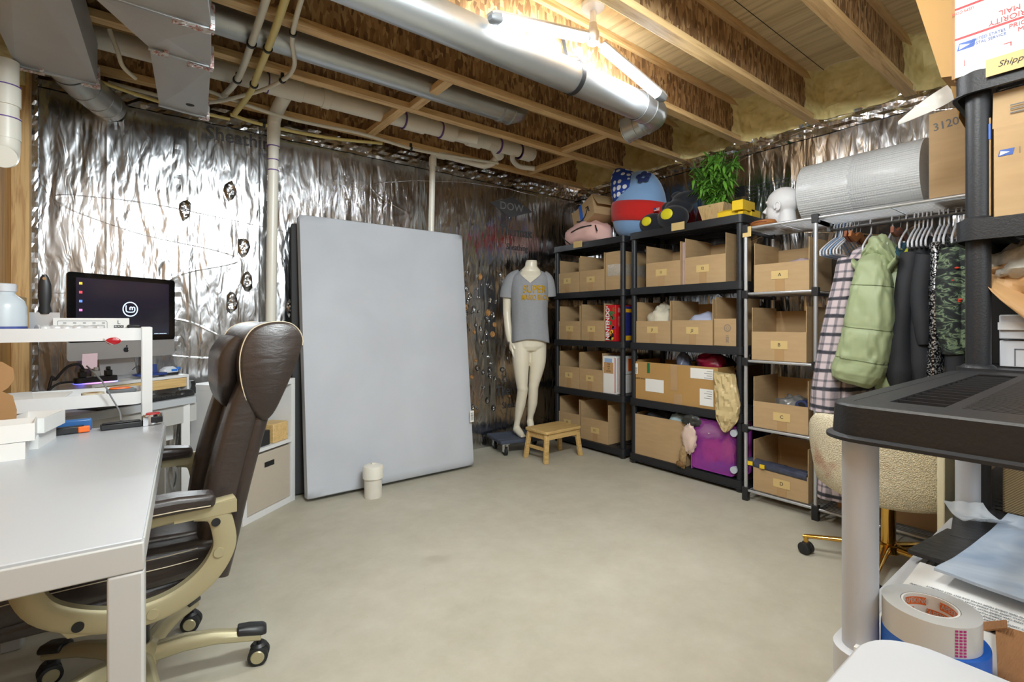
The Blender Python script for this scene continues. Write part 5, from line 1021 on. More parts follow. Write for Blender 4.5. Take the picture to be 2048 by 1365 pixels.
# bottom row: big box, clothes, purple container
t = thing('deep_carton', 'deep plain carton on the bottom shelf filled with dark clothes', 'cardboard box', (x-.01, 2.335, LV[0]))
m = MB(); W_ = .50; h_ = .325; m.box(0, .40, -W_/2, W_/2, 0, .005); m.box(0, .005, -W_/2, W_/2, .005, h_); m.box(.395, .40, -W_/2, W_/2, .005, h_); m.box(.005, .395, -W_/2, -W_/2+.005, .005, h_); m.box(.005, .395, W_/2-.005, W_/2, .005, h_); part(m, 'carton', M['card'], t)
fab('cloth_bundle', 'black clothes heaped inside the deep carton', 'cloth', (x+.17, 2.42, LV[0]+.30), (.14, .13, .07), 'blackcloth', 21, .3)
fab('cloth_bundle', 'pale aqua cloth folded in the deep carton', 'cloth', (x+.14, 2.20, LV[0]+.31), (.12, .10, .065), 'paleblue', 22, .25)
fab('cloth_bundle', 'dark satin scarf draped over the corner of the deep carton', 'cloth', (x+.02, 2.045, LV[0]+.36), (.07, .085, .06), simple('charcoal satin', srgb(54,54,52), .35, 0, .2), 23, .3, sharp=1)
fab('cloth_bundle', 'pale pink satin garment hanging down in front of the deep carton', 'cloth', (x-.035, 2.05, LV[0]+.22), (.025, .055, .10), simple('blush satin', srgb(216,190,176), .35, 0, .15), 24, .3, sharp=1)
fab('cloth_bundle', 'leopard print and blue scraps hanging beside the purple container', 'cloth', (x-.04, 2.095, LV[0]+.075), (.02, .026, .075), simple('leopard cloth', srgb(156,128,88), .8, 0, .6, 60), 25, .3, sharp=1)
fab('fur_pompom', 'small brown fur tuft at the bottom shelf edge', 'fur tuft', (x-.05, 2.11, LV[0]+.022), (.022, .032, .020), simple('brown fur', srgb(130,98,60), .95, 0, .3, 60, 1, 120), 26, .5, freq=5)
t = thing('purple_container', 'translucent purple wheeled storage container standing on its side', 'storage container', (3.27, 1.875, LV[0]))
def prr(x_, w_, h_, r=.03): return [(x_, 1.875+a, LV[0]+.002+h_/2+b_) for a, b_ in rrect(w_, h_, r, 4, 0, 0)]
m = MB(); cen = lambda x_, w_, h_, zz: [(x_, 1.875+a, zz+b_) for a, b_ in rrect(w_, h_, .028, 4)]
zc_ = LV[0]+.002+.19; m.loft([cen(3.255, .30, .34, zc_), cen(3.245, .32, .36, zc_), cen(3.252, .325, .365, zc_), cen(3.42, .345, .38, zc_)]); part(m, 'tub', M['purpleplastic'], t, world=True)
m = MB(); m.loft([cen(3.42, .35, .38, zc_), cen(3.42, .37, .38, zc_), cen(3.44, .37, .38, zc_), cen(3.44, .35, .38, zc_)]); part(m, 'rim', M['purplerim'], t, world=True)
for (cy_, cz_, ry_, rz_, mt_, sd_, lb_) in ((1.90, .21, .09, .10, 'cloth_red', 51, 'red cloth seen through the purple container'), (1.79, .25, .05, .09, 'cloth_pink', 52, 'coral pink cloth seen through the purple container'), (1.93, .36, .10, .05, 'cream', 53, 'pale cloth at the top inside the purple container'), (1.86, .14, .11, .045, 'navyblue', 54, 'blue cloth at the bottom inside the purple container')):
    if mt_ not in M: M[mt_] = simple(mt_.replace('_', ' '), srgb(216,60,60) if 'red' in mt_ else srgb(236,120,110), .8)
    fab('cloth_bundle', lb_, 'cloth', (3.305, cy_, cz_), (.04, ry_, rz_), mt_, sd_, .3, sharp=1)
m = MB(); m.box(3.238, 3.40, 2.030, 2.037, LV[0]+.004, LV[0]+.14); part(m, 'latch', M['purplerim'], t, world=True)
for zz in (LV[0]+.065, LV[0]+.315):
    m = MB(); m.cyl((3.232, 1.715, zz), (3.262, 1.715, zz), .024, seg=18); part(m, 'wheel', M['greypost'], t, world=True)
# ------------------------------------------------------------------ items on top of the black units
ZT = LV[4]
t = thing('duffel_bag', 'pink canvas duffel bag with black straps on the corner unit', 'bag', (3.45, 3.26, ZT))
m = MB(); rg = []
for i in range(17):
    u = i/16; e_ = (1-abs(2*u-1)**3.2)**.5 if 0 < u < 1 else .12; y = 3.52-.54*u; hh = .098*(.55+.45*e_)*(1.06 if .3 < u < .8 else 1)
    rg.append([(3.44+.13*e_*math.copysign(abs(math.cos(2*PI*j/28))**.6, math.cos(2*PI*j/28))*(1+.16*mnoise.noise(Vector((j*.5, u*5, 0)))), y, ZT+.004+max(0, hh+hh*math.copysign(abs(math.sin(2*PI*j/28))**.7, math.sin(2*PI*j/28))*(1+.26*mnoise.noise(Vector((j*.6, u*7, 3)))))) for j in range(28)])
m.loft(rg); bg = part(m, 'bag_body', M['pink'], t, world=True, ang=70)
m = MB(); m.tube(smooth_path([(3.312, 3.35, ZT+.125), (3.30, 3.22, ZT+.150), (3.32, 3.10, ZT+.155)], 6), .006, 8); m.tube(smooth_path([(3.305, 3.47, ZT+.12), (3.296, 3.43, ZT+.07), (3.30, 3.35, ZT+.01)], 5), .005, 8); m.tube(smooth_path([(3.33, 3.06, ZT+.15), (3.31, 3.02, ZT+.09)], 5), .006, 8); part(m, 'straps', M['black'], t, world=True)
t = thing('delivery_box', 'open brown delivery box with blue tape tilted on the pink bag', 'cardboard box', (3.52, 3.25, ZT+.27), 0); MW[t.name] = tr(3.52, 3.22, ZT+.29) @ rot('X', -.30) @ rot('Y', .12) @ rot('Z', -.25); 
t.matrix_basis = MW[t.name]
m = MB(); m.box(-.15, .15, -.19, .19, -.10, .10-.004); part(m, 'carton', M['card'], t, bev=.002)
m = MB(); m.box(-.151, -.150, .0, .055, -.08, .102); m.box(-.15, -.02, .0, .055, .096, .0975); part(m, 'blue_tape', M['bluetape'], t)
m = MB(); m.bar(smooth_path([(-.152, .12, -.02), (-.152, .05, -.055), (-.152, -.03, -.045), (-.152, -.10, .01)], 6), .014, .0012, (0,0,1)); m.bar([(-.152, -.06, .025), (-.152, -.105, .018), (-.152, -.112, -.035)], .012, .0012, (0,1,0)); part(m, 'smile_arrow', M['ink'], t)
m = MB(); m.box(-.15, .14, .19, .193, .09, .12) ; m.T = tr(0, -.19, .096) @ rot('X', 1.1); m.box(-.148, .148, -.15, 0, -.002, .002); part(m, 'flap', M['card'], t)
m = MB(); m.T = tr(.15, 0, .096) @ rot('Y', -1.2); m.box(0, .14, -.18, .18, -.002, .002); part(m, 'flap', M['card'], t)
t = thing('plush_toy', 'big light blue plush with a red band and polka dot bandana', 'plush toy', (3.47, 2.70, ZT+.01))
m = MB(); prof = [(.10,0),(.165,.03),(.205,.09),(.225,.17),(.228,.25),(.215,.34),(.185,.43),(.135,.51),(.07,.555),(.02,.57)]
pp_ = smooth_path([(a, 0, b_) for a, b_ in prof], 3); c3 = (3.475, 2.690, ZT+.006)
m.loft([[(c3[0]+.82*p.x*math.cos(2*PI*j/36), c3[1]+1.10*p.x*math.sin(2*PI*j/36), c3[2]+p.z) for j in range(36)] for p in pp_]); bd = part(m, 'body', M['plushblue'], t, world=True, ang=70)
m = MB(); m.loft([[(c3[0]+.82*(r)*math.cos(2*PI*j/36), c3[1]+1.10*(r)*math.sin(2*PI*j/36), c3[2]+z+.035*math.sin(2*PI*j/36)) for j in range(36)] for r, z in ((.215,.125),(.232,.13),(.238,.19),(.238,.26),(.226,.295),(.212,.30))]); part(m, 'red_band', M['plushred'], t, world=True, ang=70)
# bandana cap: leaning cone shell over the left top
ap = Vector((3.40, 2.885, ZT+.625)); bs = Vector((3.455, 2.755, ZT+.39)); m = MB()
m.tube([ap.lerp(bs, u) for u in (0, .03, .1, .25, .45, .65, .85, 1)], [.012, .028, .050, .086, .118, .142, .160, .168], 32); part(m, 'bandana', M['polka'], t, world=True, ang=70)
m = MB()
for a in (.25, 1.5, 2.8, 4.0, 5.2): m.ell((0, .040*math.cos(a), .040*math.sin(a)), (.004, .026, .026), 12, 8)
m.v = [tuple(Vector((3.352, 2.545, ZT+.475))+rot('Z', .40).to_3x3() @ (rot('Y', .55).to_3x3() @ Vector(v))) for v in m.v]; part(m, 'dark_patch', simple('navy plush patch', srgb(30,44,92), .9), t, world=True)
t = thing('black_plush_bag', 'black plush bag with two yellow ovals and a flag patch', 'bag', (3.42, 2.36, ZT))
m = MB(); m.ell((3.40, 2.49, ZT+.085), (.10, .115, .083), 24, 14); m.ell((3.40, 2.30, ZT+.098), (.10, .13, .096), 24, 14); m.ell((3.48, 2.30, ZT+.19), (.09, .12, .07), 20, 12); m.ell((3.50, 2.25, ZT+.255), (.07, .12, .06), 20, 12); m.ell((3.49, 2.40, ZT+.19), (.06, .07, .07), 20, 12); m.ell((3.50, 2.33, ZT+.30), (.03, .05, .03), 14, 10); part(m, 'body', M['blackplush'], t, world=True, remesh=.007)
for y, z, r in ((2.485, ZT+.09, .9), (2.295, ZT+.115, 1.05)):
    m = MB(); m.ell((3.309, y, z), (.012, .052*r, .042*r), 24, 12); part(m, 'yellow_oval', simple('yellow satin', srgb(226,214,40), .5, 0, .08, 30, .4, 40), t, world=True)
m = MB(); m.box(3.352, 3.356, 2.395, 2.445, ZT+.168, ZT+.195); pf = part(m, 'flag_patch', M['paper'], t, world=True); m = MB(); [m.box(3.3512, 3.352, 2.395, 2.445, ZT+.168+.0077*i, ZT+.172+.0077*i) for i in range(4)]; part(m, 'stripes', M['red'], pf, world=True)
m = MB(); m.box(3.3508, 3.3515, 2.422, 2.445, ZT+.181, ZT+.195); part(m, 'canton', M['navyblue'], pf, world=True)
t = thing('potted_plant', 'bushy green bamboo-like plant in a square pale wooden pot', 'potted plant', (3.47, 1.97, ZT))
m = MB(); m.loft([[(3.46+a*q, 1.965+b_*q, ZT+z) for a, b_ in ((-.075,-.09),(.075,-.09),(.075,.09),(-.075,.09))] for z, q in ((0,.78),(.14,1.15),(.14,1.03),(.12,1.02))]); part(m, 'pot', M['bamboo'], t, world=True)
m = MB(); lf = MB(); random.seed(21)
for i in range(70):
    a = random.random()*2*PI; r = .05*random.random(); b0 = Vector((3.46+r*math.cos(a), 1.965+r*math.sin(a), ZT+.12)); a2 = random.random()*2*PI; sp2 = .04+.20*random.random(); top = Vector((3.46+.55*sp2*math.cos(a2), 1.965+sp2*math.sin(a2), ZT+.30+.26*random.random()*(1.2-sp2*2)))
    pth = smooth_path([b0, b0.lerp(top, .5)+Vector((0, 0, .03)), top], 4); m.tube(pth, .0022, 5)
    for q in range(20):
        pt = pth[min(len(pth)-1, int((.25+.75*random.random())*(len(pth)-1)))]+Vector((0, 0, 0)); d = Vector((random.gauss(0, 1), random.gauss(0, 1), random.gauss(.0, .7))).normalized(); L = .055+.055*random.random(); s_ = d.cross(Vector((0, 0, 1)))
        s_ = s_.normalized()*(.0085+.004*random.random()) if s_.length > .1 else Vector((.008, 0, 0)); dr = Vector((0, 0, -.3*L)); nb = len(lf.v)
        lf.add([pt, pt+d*L*.35+s_+dr*.1, pt+d*L*.35-s_+dr*.1, pt+d*L*.7+s_*.7+dr*.5, pt+d*L*.7-s_*.7+dr*.5, pt+d*L+dr], [(0,1,2), (1,3,4,2), (3,5,4)])
part(m, 'stems', M['stem'], t, world=True); part(lf, 'leaves', M['leaf'], t, world=True, smooth=False)['kind'] = 'stuff'
def bevelbar(name, label, x0, x1, y0, y1, z0, h, dz=0):
    m = MB(); m.loft([[(x0, y, z0), (x1, y, z0), (x1, y, z0+h*.7+d_), ((x0+x1)/2, y, z0+h+d_), (x0, y, z0+h*.7+d_)] for y, d_ in ((y1, 0), (y0, dz))]); o = part(m, name, M['yellow'], bev=.002); tag(o, label, 'yellow box'); return o
bevelbar('yellow_mitre_box', 'long yellow plastic box with raised end nearest the plant', 3.29, 3.36, 1.70, 1.865, ZT+.001, .062)
bevelbar('yellow_mitre_box', 'yellow plastic box next to the grey head', 3.26, 3.35, 1.56 if 0 else 1.665, 1.698, ZT+.001, .03)
t = thing('yellow_case', 'upright yellow plastic case with vertical grooves beside the grey head', 'case', (3.30, 1.68, ZT))
m = MB(); m.box(3.37, 3.50, 1.66, 1.69, ZT+.001, ZT+.05); m.loft([[(xx, 1.70-.0, z) if 0 else (xx, yy, z) for xx, yy in ((3.25,1.735),(3.25,1.66),(3.42,1.66),(3.42,1.735))] for z in (ZT+.0315, ZT+.10)]); part(m, 'body', M['yellow'], t, world=True, bev=.003)
for (a_, yy, zz, U, lb) in ((3.229, 2.14, ZT-.012, U2, 'tan paper label on the edge of the wide unit'), (3.249, 3.20, ZT-.012, U1, 'tan label')):
    m = MB(); m.box(a_-.003, a_-.001, yy-.055, yy+.055, zz-.03, zz+.028); part(m, 'paper_label', M['tanlabel'], U, world=True, label='tan paper label on the top shelf edge')
# ------------------------------------------------------------------ silver garment rack with shelf column
t = thing('garment_rack', 'silver wire garment rack with a narrow shelf column and black connectors', 'garment rack', (3.35, .7, 0)); GR = t
RX0, RX1 = 3.145, 3.52; RY = [1.585, 1.175, -.25]
CL = [.065, .47, .90, 1.333, 1.757]
for i, y in enumerate(RY):
    for xx in (RX0, RX1):
        m = MB(); m.cyl((xx, y, .0), (xx, y, 1.76), .0115, seg=14); po = part(m, 'post', M['alu'], t, world=True)
        m = MB(); zz = CL if i < 2 else (CL[0], CL[4])
        for z in zz: m = MB(); m.box(xx-.018, xx+.018, y-.018, y+.018, 0 if z < .1 else z-.03, z+.022); part(m, 'connector', M['black'], po, world=True, bev=.003, label='black plastic connector')
def wire_shelf(y0, y1, z):
    m = MB()
    for xx in (RX0, RX1): m.cyl((xx, y0, z), (xx, y1, z), .009, seg=12)
    n = 16
    for k2 in range(1, n): xx = RX0+(RX1-RX0)*k2/n; m.cyl((xx, y0, z-.002), (xx, y1, z-.002), .0018, seg=6)
    k3 = max(2, int((y1-y0)/.35))
    for k2 in range(k3+1): yy = y0+(y1-y0)*k2/k3; m.cyl((RX0, yy, z-.006), (RX1, yy, z-.006), .003, seg=6)
    part(m, 'wire_shelf', M['alu'], t, world=True)
    for ye in (y0, y1): m = MB(); m.box(RX0, RX1, ye-.006, ye+.006, z-.028, z-.012); part(m, 'end_bracket', M['black'], t, world=True)
for z in CL: wire_shelf(RY[1], RY[0], z)
wire_shelf(RY[2], RY[1], CL[4]); wire_shelf(RY[2], RY[1], CL[0])
m = MB(); m.cyl((3.35, RY[2], 1.712), (3.35, RY[1], 1.712), .0125, seg=14); m.box(3.335, 3.365, RY[1]-.01, RY[1]+.01, 1.70, 1.75); part(m, 'hanging_rod', simple('dark steel rod', srgb(110,112,114), .35, .7), t, world=True)
m = MB(); m.box(RX0-.014, RX0-.012, 1.545, 1.60, 1.70, 1.765) ; part(m, 'tan_tape', M['tanlabel'], t, world=True, label='tan tape on the corner post')
xb = 3.165
for mk, i, hf, hs, yc, w_ in (('A', 3, .175, .315, 1.38, .325), ('B', 2, .18, .335, 1.395, .325), ('C', 1, .165, .32, 1.385, .325), ('D', 0, .155, .32, 1.385, .325)):
    bin_('open bin marked %s on the silver rack, %s' % (mk, {'A': 'topmost of four', 'B': 'second from the top', 'C': 'second from the bottom, with a rolled garment', 'D': 'the lowest, with bagged clothes'}[mk]), xb, yc, w_, CL[i]+.010, hf, hs, .34, mark=mk)
fab('bagged_garment', 'pale bagged clothing in the bin marked A', 'garment', (3.33, 1.32, CL[3]+.13), (.09, .10, .09), simple('pinkish bagged cloth', srgb(176,156,160), .4, 0, .25, 30), 31, .25)
fab('bagged_garment', 'rolled grey garment in clear wrap in the bin marked C', 'garment', (3.32, 1.36, CL[1]+.12), (.12, .10, .085), simple('bagged grey roll', srgb(112,110,108), .2, 0, .35, 22), 32, .3, sharp=1)
t = thing('rolled_garment', 'blue rolled garment end beside the grey roll in bin C', 'garment', (3.28, 1.275, CL[1]+.15)); m = MB(); m.tube([(3.20, 1.275, CL[1]+.175), (3.36, 1.30, CL[1]+.16)], .034, 20); part(m, 'roll', simple('dark blue cloth', srgb(34,48,92), .5, 0, .2), t, world=True)
m = MB(); m.tube([(3.198, 1.275, CL[1]+.175), (3.205, 1.275, CL[1]+.175)], .022, 20); part(m, 'roll_core', M['dark'], t, world=True)
m = MB(); rg = []
for i in range(13):
    u = i/12; rg.append([(3.20+.045*math.cos(2*PI*j/18), 1.59-.36*u, CL[0]+.175-.015*u+.030*math.sin(2*PI*j/18)*(1+.35*mnoise.noise(Vector((j, u*6, 2))))) for j in range(18)])
m.loft(rg); o = part(m, 'bagged_garment', simple('navy cloth in clear film', srgb(62,66,82), .15, 0, .5, 30, .9, 22), ang=30); tag(o, 'navy and yellow bagged garment lying over the front of bin D', 'garment')
m = MB(); m.box(3.148, 3.1535, 1.545, 1.585, CL[0]+.165, CL[0]+.19); m.box(3.148, 3.1535, 1.47, 1.50, CL[0]+.160, CL[0]+.185); p_ = part(m, 'yellow_tag', M['yellow'], o, world=True)
# head and bubble wrap on the rack
t = thing('display_head', 'smooth pale grey mannequin head in profile on the silver rack', 'mannequin head', (3.33, 1.43, 1.768)); 
m = MB(); H0 = Vector((3.335, 1.445, 1.768))
# face towards +Y (picture left)
m.ell(tuple(H0+Vector((0, -.010, .165))), (.078, .100, .090), 28, 18); m.ell(tuple(H0+Vector((0, .035, .105))), (.056, .058, .085), 24, 14)
m.tube([H0+Vector((0, -.035, .0)), H0+Vector((0, -.03, .10))], [(.055,.055),(.048,.052)], 20)
m.ell(tuple(H0+Vector((0, .055, .055))), (.030, .032, .026), 16, 10)
m.tube([H0+Vector((0, .082, .150)), H0+Vector((0, .112, .112)), H0+Vector((0, .085, .098))], [.008, .014, .010], 12)
m.ell(tuple(H0+Vector((0, .090, .078))), (.020, .012, .008), 12, 8); m.ell(tuple(H0+Vector((0, .080, .168))), (.05, .014, .012), 12, 8)
hd2 = part(m, 'head', M['headgrey'], t, world=True, remesh=.0045)
m = MB(); m.tube(smooth_path([H0+Vector((-.079, -.005+.017*math.cos(a), .125+.027*math.sin(a))) for a in [2*PI*i/10-.6 for i in range(10)]], 3), .006, 8); m.ell(tuple(H0+Vector((-.074, -.005, .125))), (.008, .014, .022), 12, 8); part(m, 'ear', M['headgrey'], t, world=True)
t = thing('leather_pouch', 'small brown leather pouch on the front wire of the rack', 'pouch', (3.19, 1.53, 1.768)); m = MB()
m.loft([[(3.20+.045*q*math.cos(2*PI*j/24), 1.50+.085*q*math.sin(2*PI*j/24), 1.768+z) for j in range(24)] for q, z in ((.9,.0),(1,.012),(.85,.030),(.6,.036))]); part(m, 'pouch', M['brownlea'], t, world=True); m = MB(); m.tube(smooth_path([(3.157, 1.565, 1.785), (3.15, 1.52, 1.79), (3.155, 1.46, 1.785)], 4), .002, 6); part(m, 'cord', M['hangerwood'], t, world=True)
t = thing('bubble_wrap_roll', 'huge roll of bubble wrap lying on the garment rack', 'bubble wrap', (3.44, .95, 1.77))
m = MB(); cz = 1.768+.19; rg = []
ys = [1.335, 1.33, 1.32, 1.05, 1.042, 1.034, .72, .712]; rs = [.03, .165, .185, .187, .182, .188, .19, .05]
m.loft([[(3.42+r*math.cos(2*PI*j/56), y, cz+r*math.sin(2*PI*j/56)) for j in range(56)] for y, r in zip(ys, rs)]); part(m, 'roll', M['bubble'], t, world=True, ang=50)
t = thing('tall_carton', 'tall plain carton with the handwritten number 3120 on the garment rack', 'cardboard box', (3.30, .58, 1.768))
m = MB(); m.box(3.155, 3.50, .512, .665, 1.768, 2.19); part(m, 'carton', M['card'], t, world=True, bev=.002)
m = MB(); m.tube([(3.153, .52, 2.02), (3.153, .525, 1.95)], .003, 4); part(m, 'clear_tape', M['film'], t, world=True)
txt('3120', .055, (3.1535, .600, 2.12), (0,-1,.10), (0,0,1), M['inkgrey'], t, 'handwriting', sx=.9)
m = MB(); m.box(3.14, 3.45, .30, .508, 1.99, 2.20) ; m.v = [(a, b_, c_) for a, b_, c_ in m.v]; t2 = thing('barcode_carton', 'light carton with a black barcode beside the numbered carton', 'cardboard box', (3.2, .4, 1.99)); part(m, 'carton', M['card'], t2, world=True, bev=.002)
m = MB(); [m.box(3.1385, 3.1395, .46+.0*i, .495, 2.05+.008*i, 2.053+.008*i) for i in range(10)]; part(m, 'barcode', M['ink'], t2, world=True)
m = MB(); m.box(3.155, 3.50, .28, .508, 1.768, 1.985); t2 = thing('plain_carton', 'plain carton under the barcode carton, mostly behind the black post', 'cardboard box', (3.3, .4, 1.768)); part(m, 'carton', M['card'], t2, world=True, bev=.002)
# ------------------------------------------------------------------ garments on hangers
def hanger(label, y, mt, tiltz=0, wood_=False, drop=.10, hw=.21, lean=0):
    t = thing('hanger', label, 'clothes hanger', (3.35, y, 1.712), tiltz, 'clothes hangers on the rod')
    m = MB(); hook = [(.018*math.cos(a), 0, .006+.020*math.sin(a)) for a in [math.radians(q) for q in (-20, 20, 60, 90, 130, 170, 200)]]
    m.tube(smooth_path([(-.0, 0, -.055), (.016, 0, -.02)]+hook[0:1]+hook[1:], 3), .0035 if not wood_ else .0018, 8); part(m, 'hook', M['alu'] if wood_ else mt, t)
    m = MB()
    if wood_: m.bar(smooth_path([(-hw, lean, -drop-.04), (-hw*.5, lean*.5, -.085), (0, 0, -.055), (hw*.5, -lean*.5, -.085), (hw, -lean, -drop-.04)], 4), [.035]*17, [.014]*17)
    else: m.tube(smooth_path([(0, 0, -.055), (-hw*.5, 0, -.095), (-hw, 0, -drop-.045), (-hw-.012, 0, -drop-.065), (-hw+.01, 0, -drop-.08), (0, 0, -drop-.08), (hw-.01, 0, -drop-.08), (hw+.012, 0, -drop-.065), (hw, 0, -drop-.045), (hw*.5, 0, -.095), (0, 0, -.055)], 3), .0048, 8)
    part(m, 'shoulder_bar', mt, t); return t
HW = simple('white hanger plastic', srgb(214,214,220), .35); HBL = simple('blue hanger plastic', srgb(150,180,220), .35)
for i, (y, mt) in enumerate(zip((1.145, 1.128, 1.112, 1.095, 1.078, 1.062), (HW, HBL, HW, HBL, HW, HW))):
    hanger('%s plastic hanger, %s in the empty bunch by the silver post' % ('blue' if mt is HBL else 'white', ('first', 'second', 'third', 'fourth', 'fifth', 'sixth')[i]), y, mt)
hanger('small brown wooden hanger in the empty bunch', 1.04, M['hangerwood'], 0, True, .02, .16); hanger('light brown wooden clip hanger near the plaid coat', 1.02, M['brownlea'], 0, True, .02, .15)
hanger('white hanger holding the plaid coat', .965, HW, .12); hanger('white hanger between the plaid coat and the green jacket', .865, HW, .15)
hanger('reddish wooden hanger holding the green puffer jacket', .83, M['hangerwood'], .05, True, .03, .17)
def garment(name, label, cat, y, secs, mt, sleeves=(), seed=0, amp=.012, grp='clothes on the garment rack', n=30, folds=5):
    t = thing(name, label, cat, (3.35, y, 1.60), 0, grp); m = MB(); rg = []
    P = [Vector((s[0], s[1], s[2])) for s in secs]; K = 5
    for i in range((len(secs)-1)*K+1):
        u = i/K; z, xc, dy, rx, ry = interp([(k2, *s) for k2, s in enumerate(secs)], u); row = []
        for j in range(n):
            a = 2*PI*j/n; f_ = amp*(mnoise.noise(Vector((math.cos(a)*1.8, math.sin(a)*1.8, z*4+seed)))*1.6+.7*math.sin(a*folds+seed+z*3)*min(1, u/2))
            ca, sa = math.cos(a), math.sin(a); e_ = .7
            row.append((xc+(rx+f_)*math.copysign(abs(ca)**e_, ca), y+dy+(ry+f_*.7)*math.copysign(abs(sa)**e_, sa), z))
        rg.append(row)
    m.loft(rg); part(m, 'body', mt, t, world=True, ang=75)
    for si, (pts, rs, smt) in enumerate(sleeves):
        m = MB(); p = smooth_path(pts, 6); N = len(p); rr0 = []
        for k2 in range(N):
            q = interp([(k3/(len(rs)-1), *r) for k3, r in enumerate(rs)], k2/(N-1)); w_ = 1+.06*mnoise.noise(Vector((k2*.35, seed, si))); rr0.append((q[0]*w_, q[1]*w_))
        m.tube(p, rr0, 22, flat=(0, 1, 0)); part(m, 'sleeve', smt or mt, t, world=True, ang=75)
    return t
HL = 1.56
g = garment('plaid_coat', 'long pink, grey and black plaid wool coat on the rack', 'coat', 1.0, [(1.58,3.33,-.03,.05,.03),(1.55,3.33,-.03,.15,.05),(1.48,3.32,-.02,.19,.055),(1.2,3.31,.0,.20,.065),(.85,3.28,.02,.20,.08),(.5,3.23,.04,.17,.095),(.16,3.20,.055,.14,.105)], M['plaid'],
    [([(3.16,1.01,1.50),(3.13,1.035,1.30),(3.09,1.07,1.05),(3.06,1.09,.80),(3.06,1.095,.66)], [(.055,.05),(.062,.055),(.062,.062),(.068,.072),(.075,.080)], None)], 1, .012)
g = garment('puffer_jacket', 'sage green quilted puffer jacket with a hood on the rack', 'jacket', .85, [(1.57,3.33,-.01,.06,.05),(1.53,3.32,-.01,.15,.07),(1.42,3.30,-.02,.18,.09),(1.1,3.30,-.03,.19,.095),(.80,3.28,-.045,.20,.085),(.76,3.28,-.045,.17,.07)], M['puffer'], (), 2, .014)
def quilted(secs, seams, name, seed, nr=90, n=56):
    m = MB(); rg = []
    for i in range(nr+1):
        u = i/nr*(len(secs)-1); z, y0, y1, xc, rx, sl = interp([(k2, *q) for k2, q in enumerate(secs)], u); yc, ry = (y0+y1)/2, (y1-y0)/2
        pin = sum(math.exp(-((z-q)/.006)**2) for q in seams); puff = min([1]+[abs(z-q)/.05 for q in seams])**.5; row = []
        for j in range(n):
            a = 2*PI*j/n; ca, sa = math.cos(a), math.sin(a); ex = .75
            w_ = .010*mnoise.noise(Vector((ca*2, sa*3, z*9+seed)))+.022*abs(mnoise.noise(Vector((ca*3+5, sa*4, z*14+seed))))*(1.3-puff)-.012*abs(mnoise.noise(Vector((ca*4+z*8, sa*5+z*12, z*9+seed+7))))+.004*mnoise.noise(Vector((ca*7, sa*9+z*12, z*30+seed)))
            q = (1-.05*pin)*(.965+.035*puff)
            row.append((xc+(rx*q+w_)*math.copysign(abs(ca)**ex, ca), yc+(ry*q+w_*.6)*math.copysign(abs(sa)**ex, sa), z+sl*sa+.0*ca))
        rg.append(row)
    m.loft(rg); o = part(m, name, M['puffer'], g, world=True, ang=75)
    for q in seams:
        r_ = min(rg, key=lambda w: abs(sum(p[2] for p in w)/len(w)-q)); m = MB(); m.tube([Vector(p) for p in r_]+[Vector(r_[0])], .0028, 6); part(m, 'seam', M['pufferseam'], o, world=True, label='darker quilting seam')
    return o
quilted([(1.515,.84,.93,3.15,.05,0),(1.47,.815,.955,3.11,.08,0),(1.36,.795,.968,3.09,.095,.01),(1.22,.780,.985,3.07,.10,.012),(1.06,.785,1.010,3.05,.10,.015),(.94,.805,1.035,3.04,.10,.02),(.885,.82,1.050,3.035,.095,.02),(.845,.85,1.045,3.035,.08,.02),(.825,.88,1.025,3.035,.05,.02)], (1.345, 1.115, .955), 'sleeve', 3)
random.seed(4)
for i, (c_, r_) in enumerate([((3.18,.93,1.50),(.07,.075,.05)), ((3.13,.88,1.465),(.06,.09,.038)), ((3.22,.85,1.555),(.10,.10,.055)), ((3.17,.82,1.47),(.07,.055,.07)), ((3.25,.80,1.54),(.10,.06,.06))]):
    pass
m = MB(); nI, nJ = 30, 34; rg = []
for i in range(nI+1):
    u = i/nI; cy_ = .955-.185*u; R_ = .035+.050*math.sin(PI*u)**.6; cz_ = 1.475+.085*math.sin(PI*min(1, u*1.15))**.8-.03*u; row = []
    for j in range(nJ):
        a = 2*PI*j/nJ; w_ = .018*mnoise.noise(Vector((math.cos(a)*2, u*6, math.sin(a)*2)))-.030*abs(mnoise.noise(Vector((math.cos(a)*2.5+u*4, u*7, math.sin(a)*3+3))))
        row.append((3.19+(R_*1.25+w_)*math.cos(a), cy_, cz_+(R_*.95+w_)*math.sin(a)))
    rg.append(row)
m.loft(rg); part(m, 'hood', M['puffer'], g, world=True, ang=60)
m = MB(); rg = []
for i in range(13):
    u = i/12; rg.append([(3.10+.02*math.sin(u*4)+(.028+.008*math.sin(u*9))*math.cos(2*PI*j/16), .975-.20*u, 1.475-.085*math.sin(PI*u)+(.024+.006*math.sin(u*11))*math.sin(2*PI*j/16)) for j in range(16)])
m.loft(rg); part(m, 'hood_edge', M['puffer'], g, world=True)
g = garment('knit_shirt', 'dark teal top behind the green jacket', 'shirt', .80, [(1.58,3.33,0,.05,.02),(1.52,3.30,.0,.15,.028),(1.3,3.30,.0,.15,.03),(1.05,3.30,.0,.14,.03),(.95,3.30,.0,.12,.02)], M['teal'], (), 3, .006)
g = garment('yellow_shirt', 'bright yellow top, a thin strip between teal and black clothes', 'shirt', .765, [(1.56,3.33,0,.05,.015),(1.50,3.29,.0,.15,.018),(1.2,3.29,.005,.15,.02),(.98,3.29,.01,.13,.02),(.90,3.29,.01,.12,.012)], M['yelcloth'], (), 4, .004)
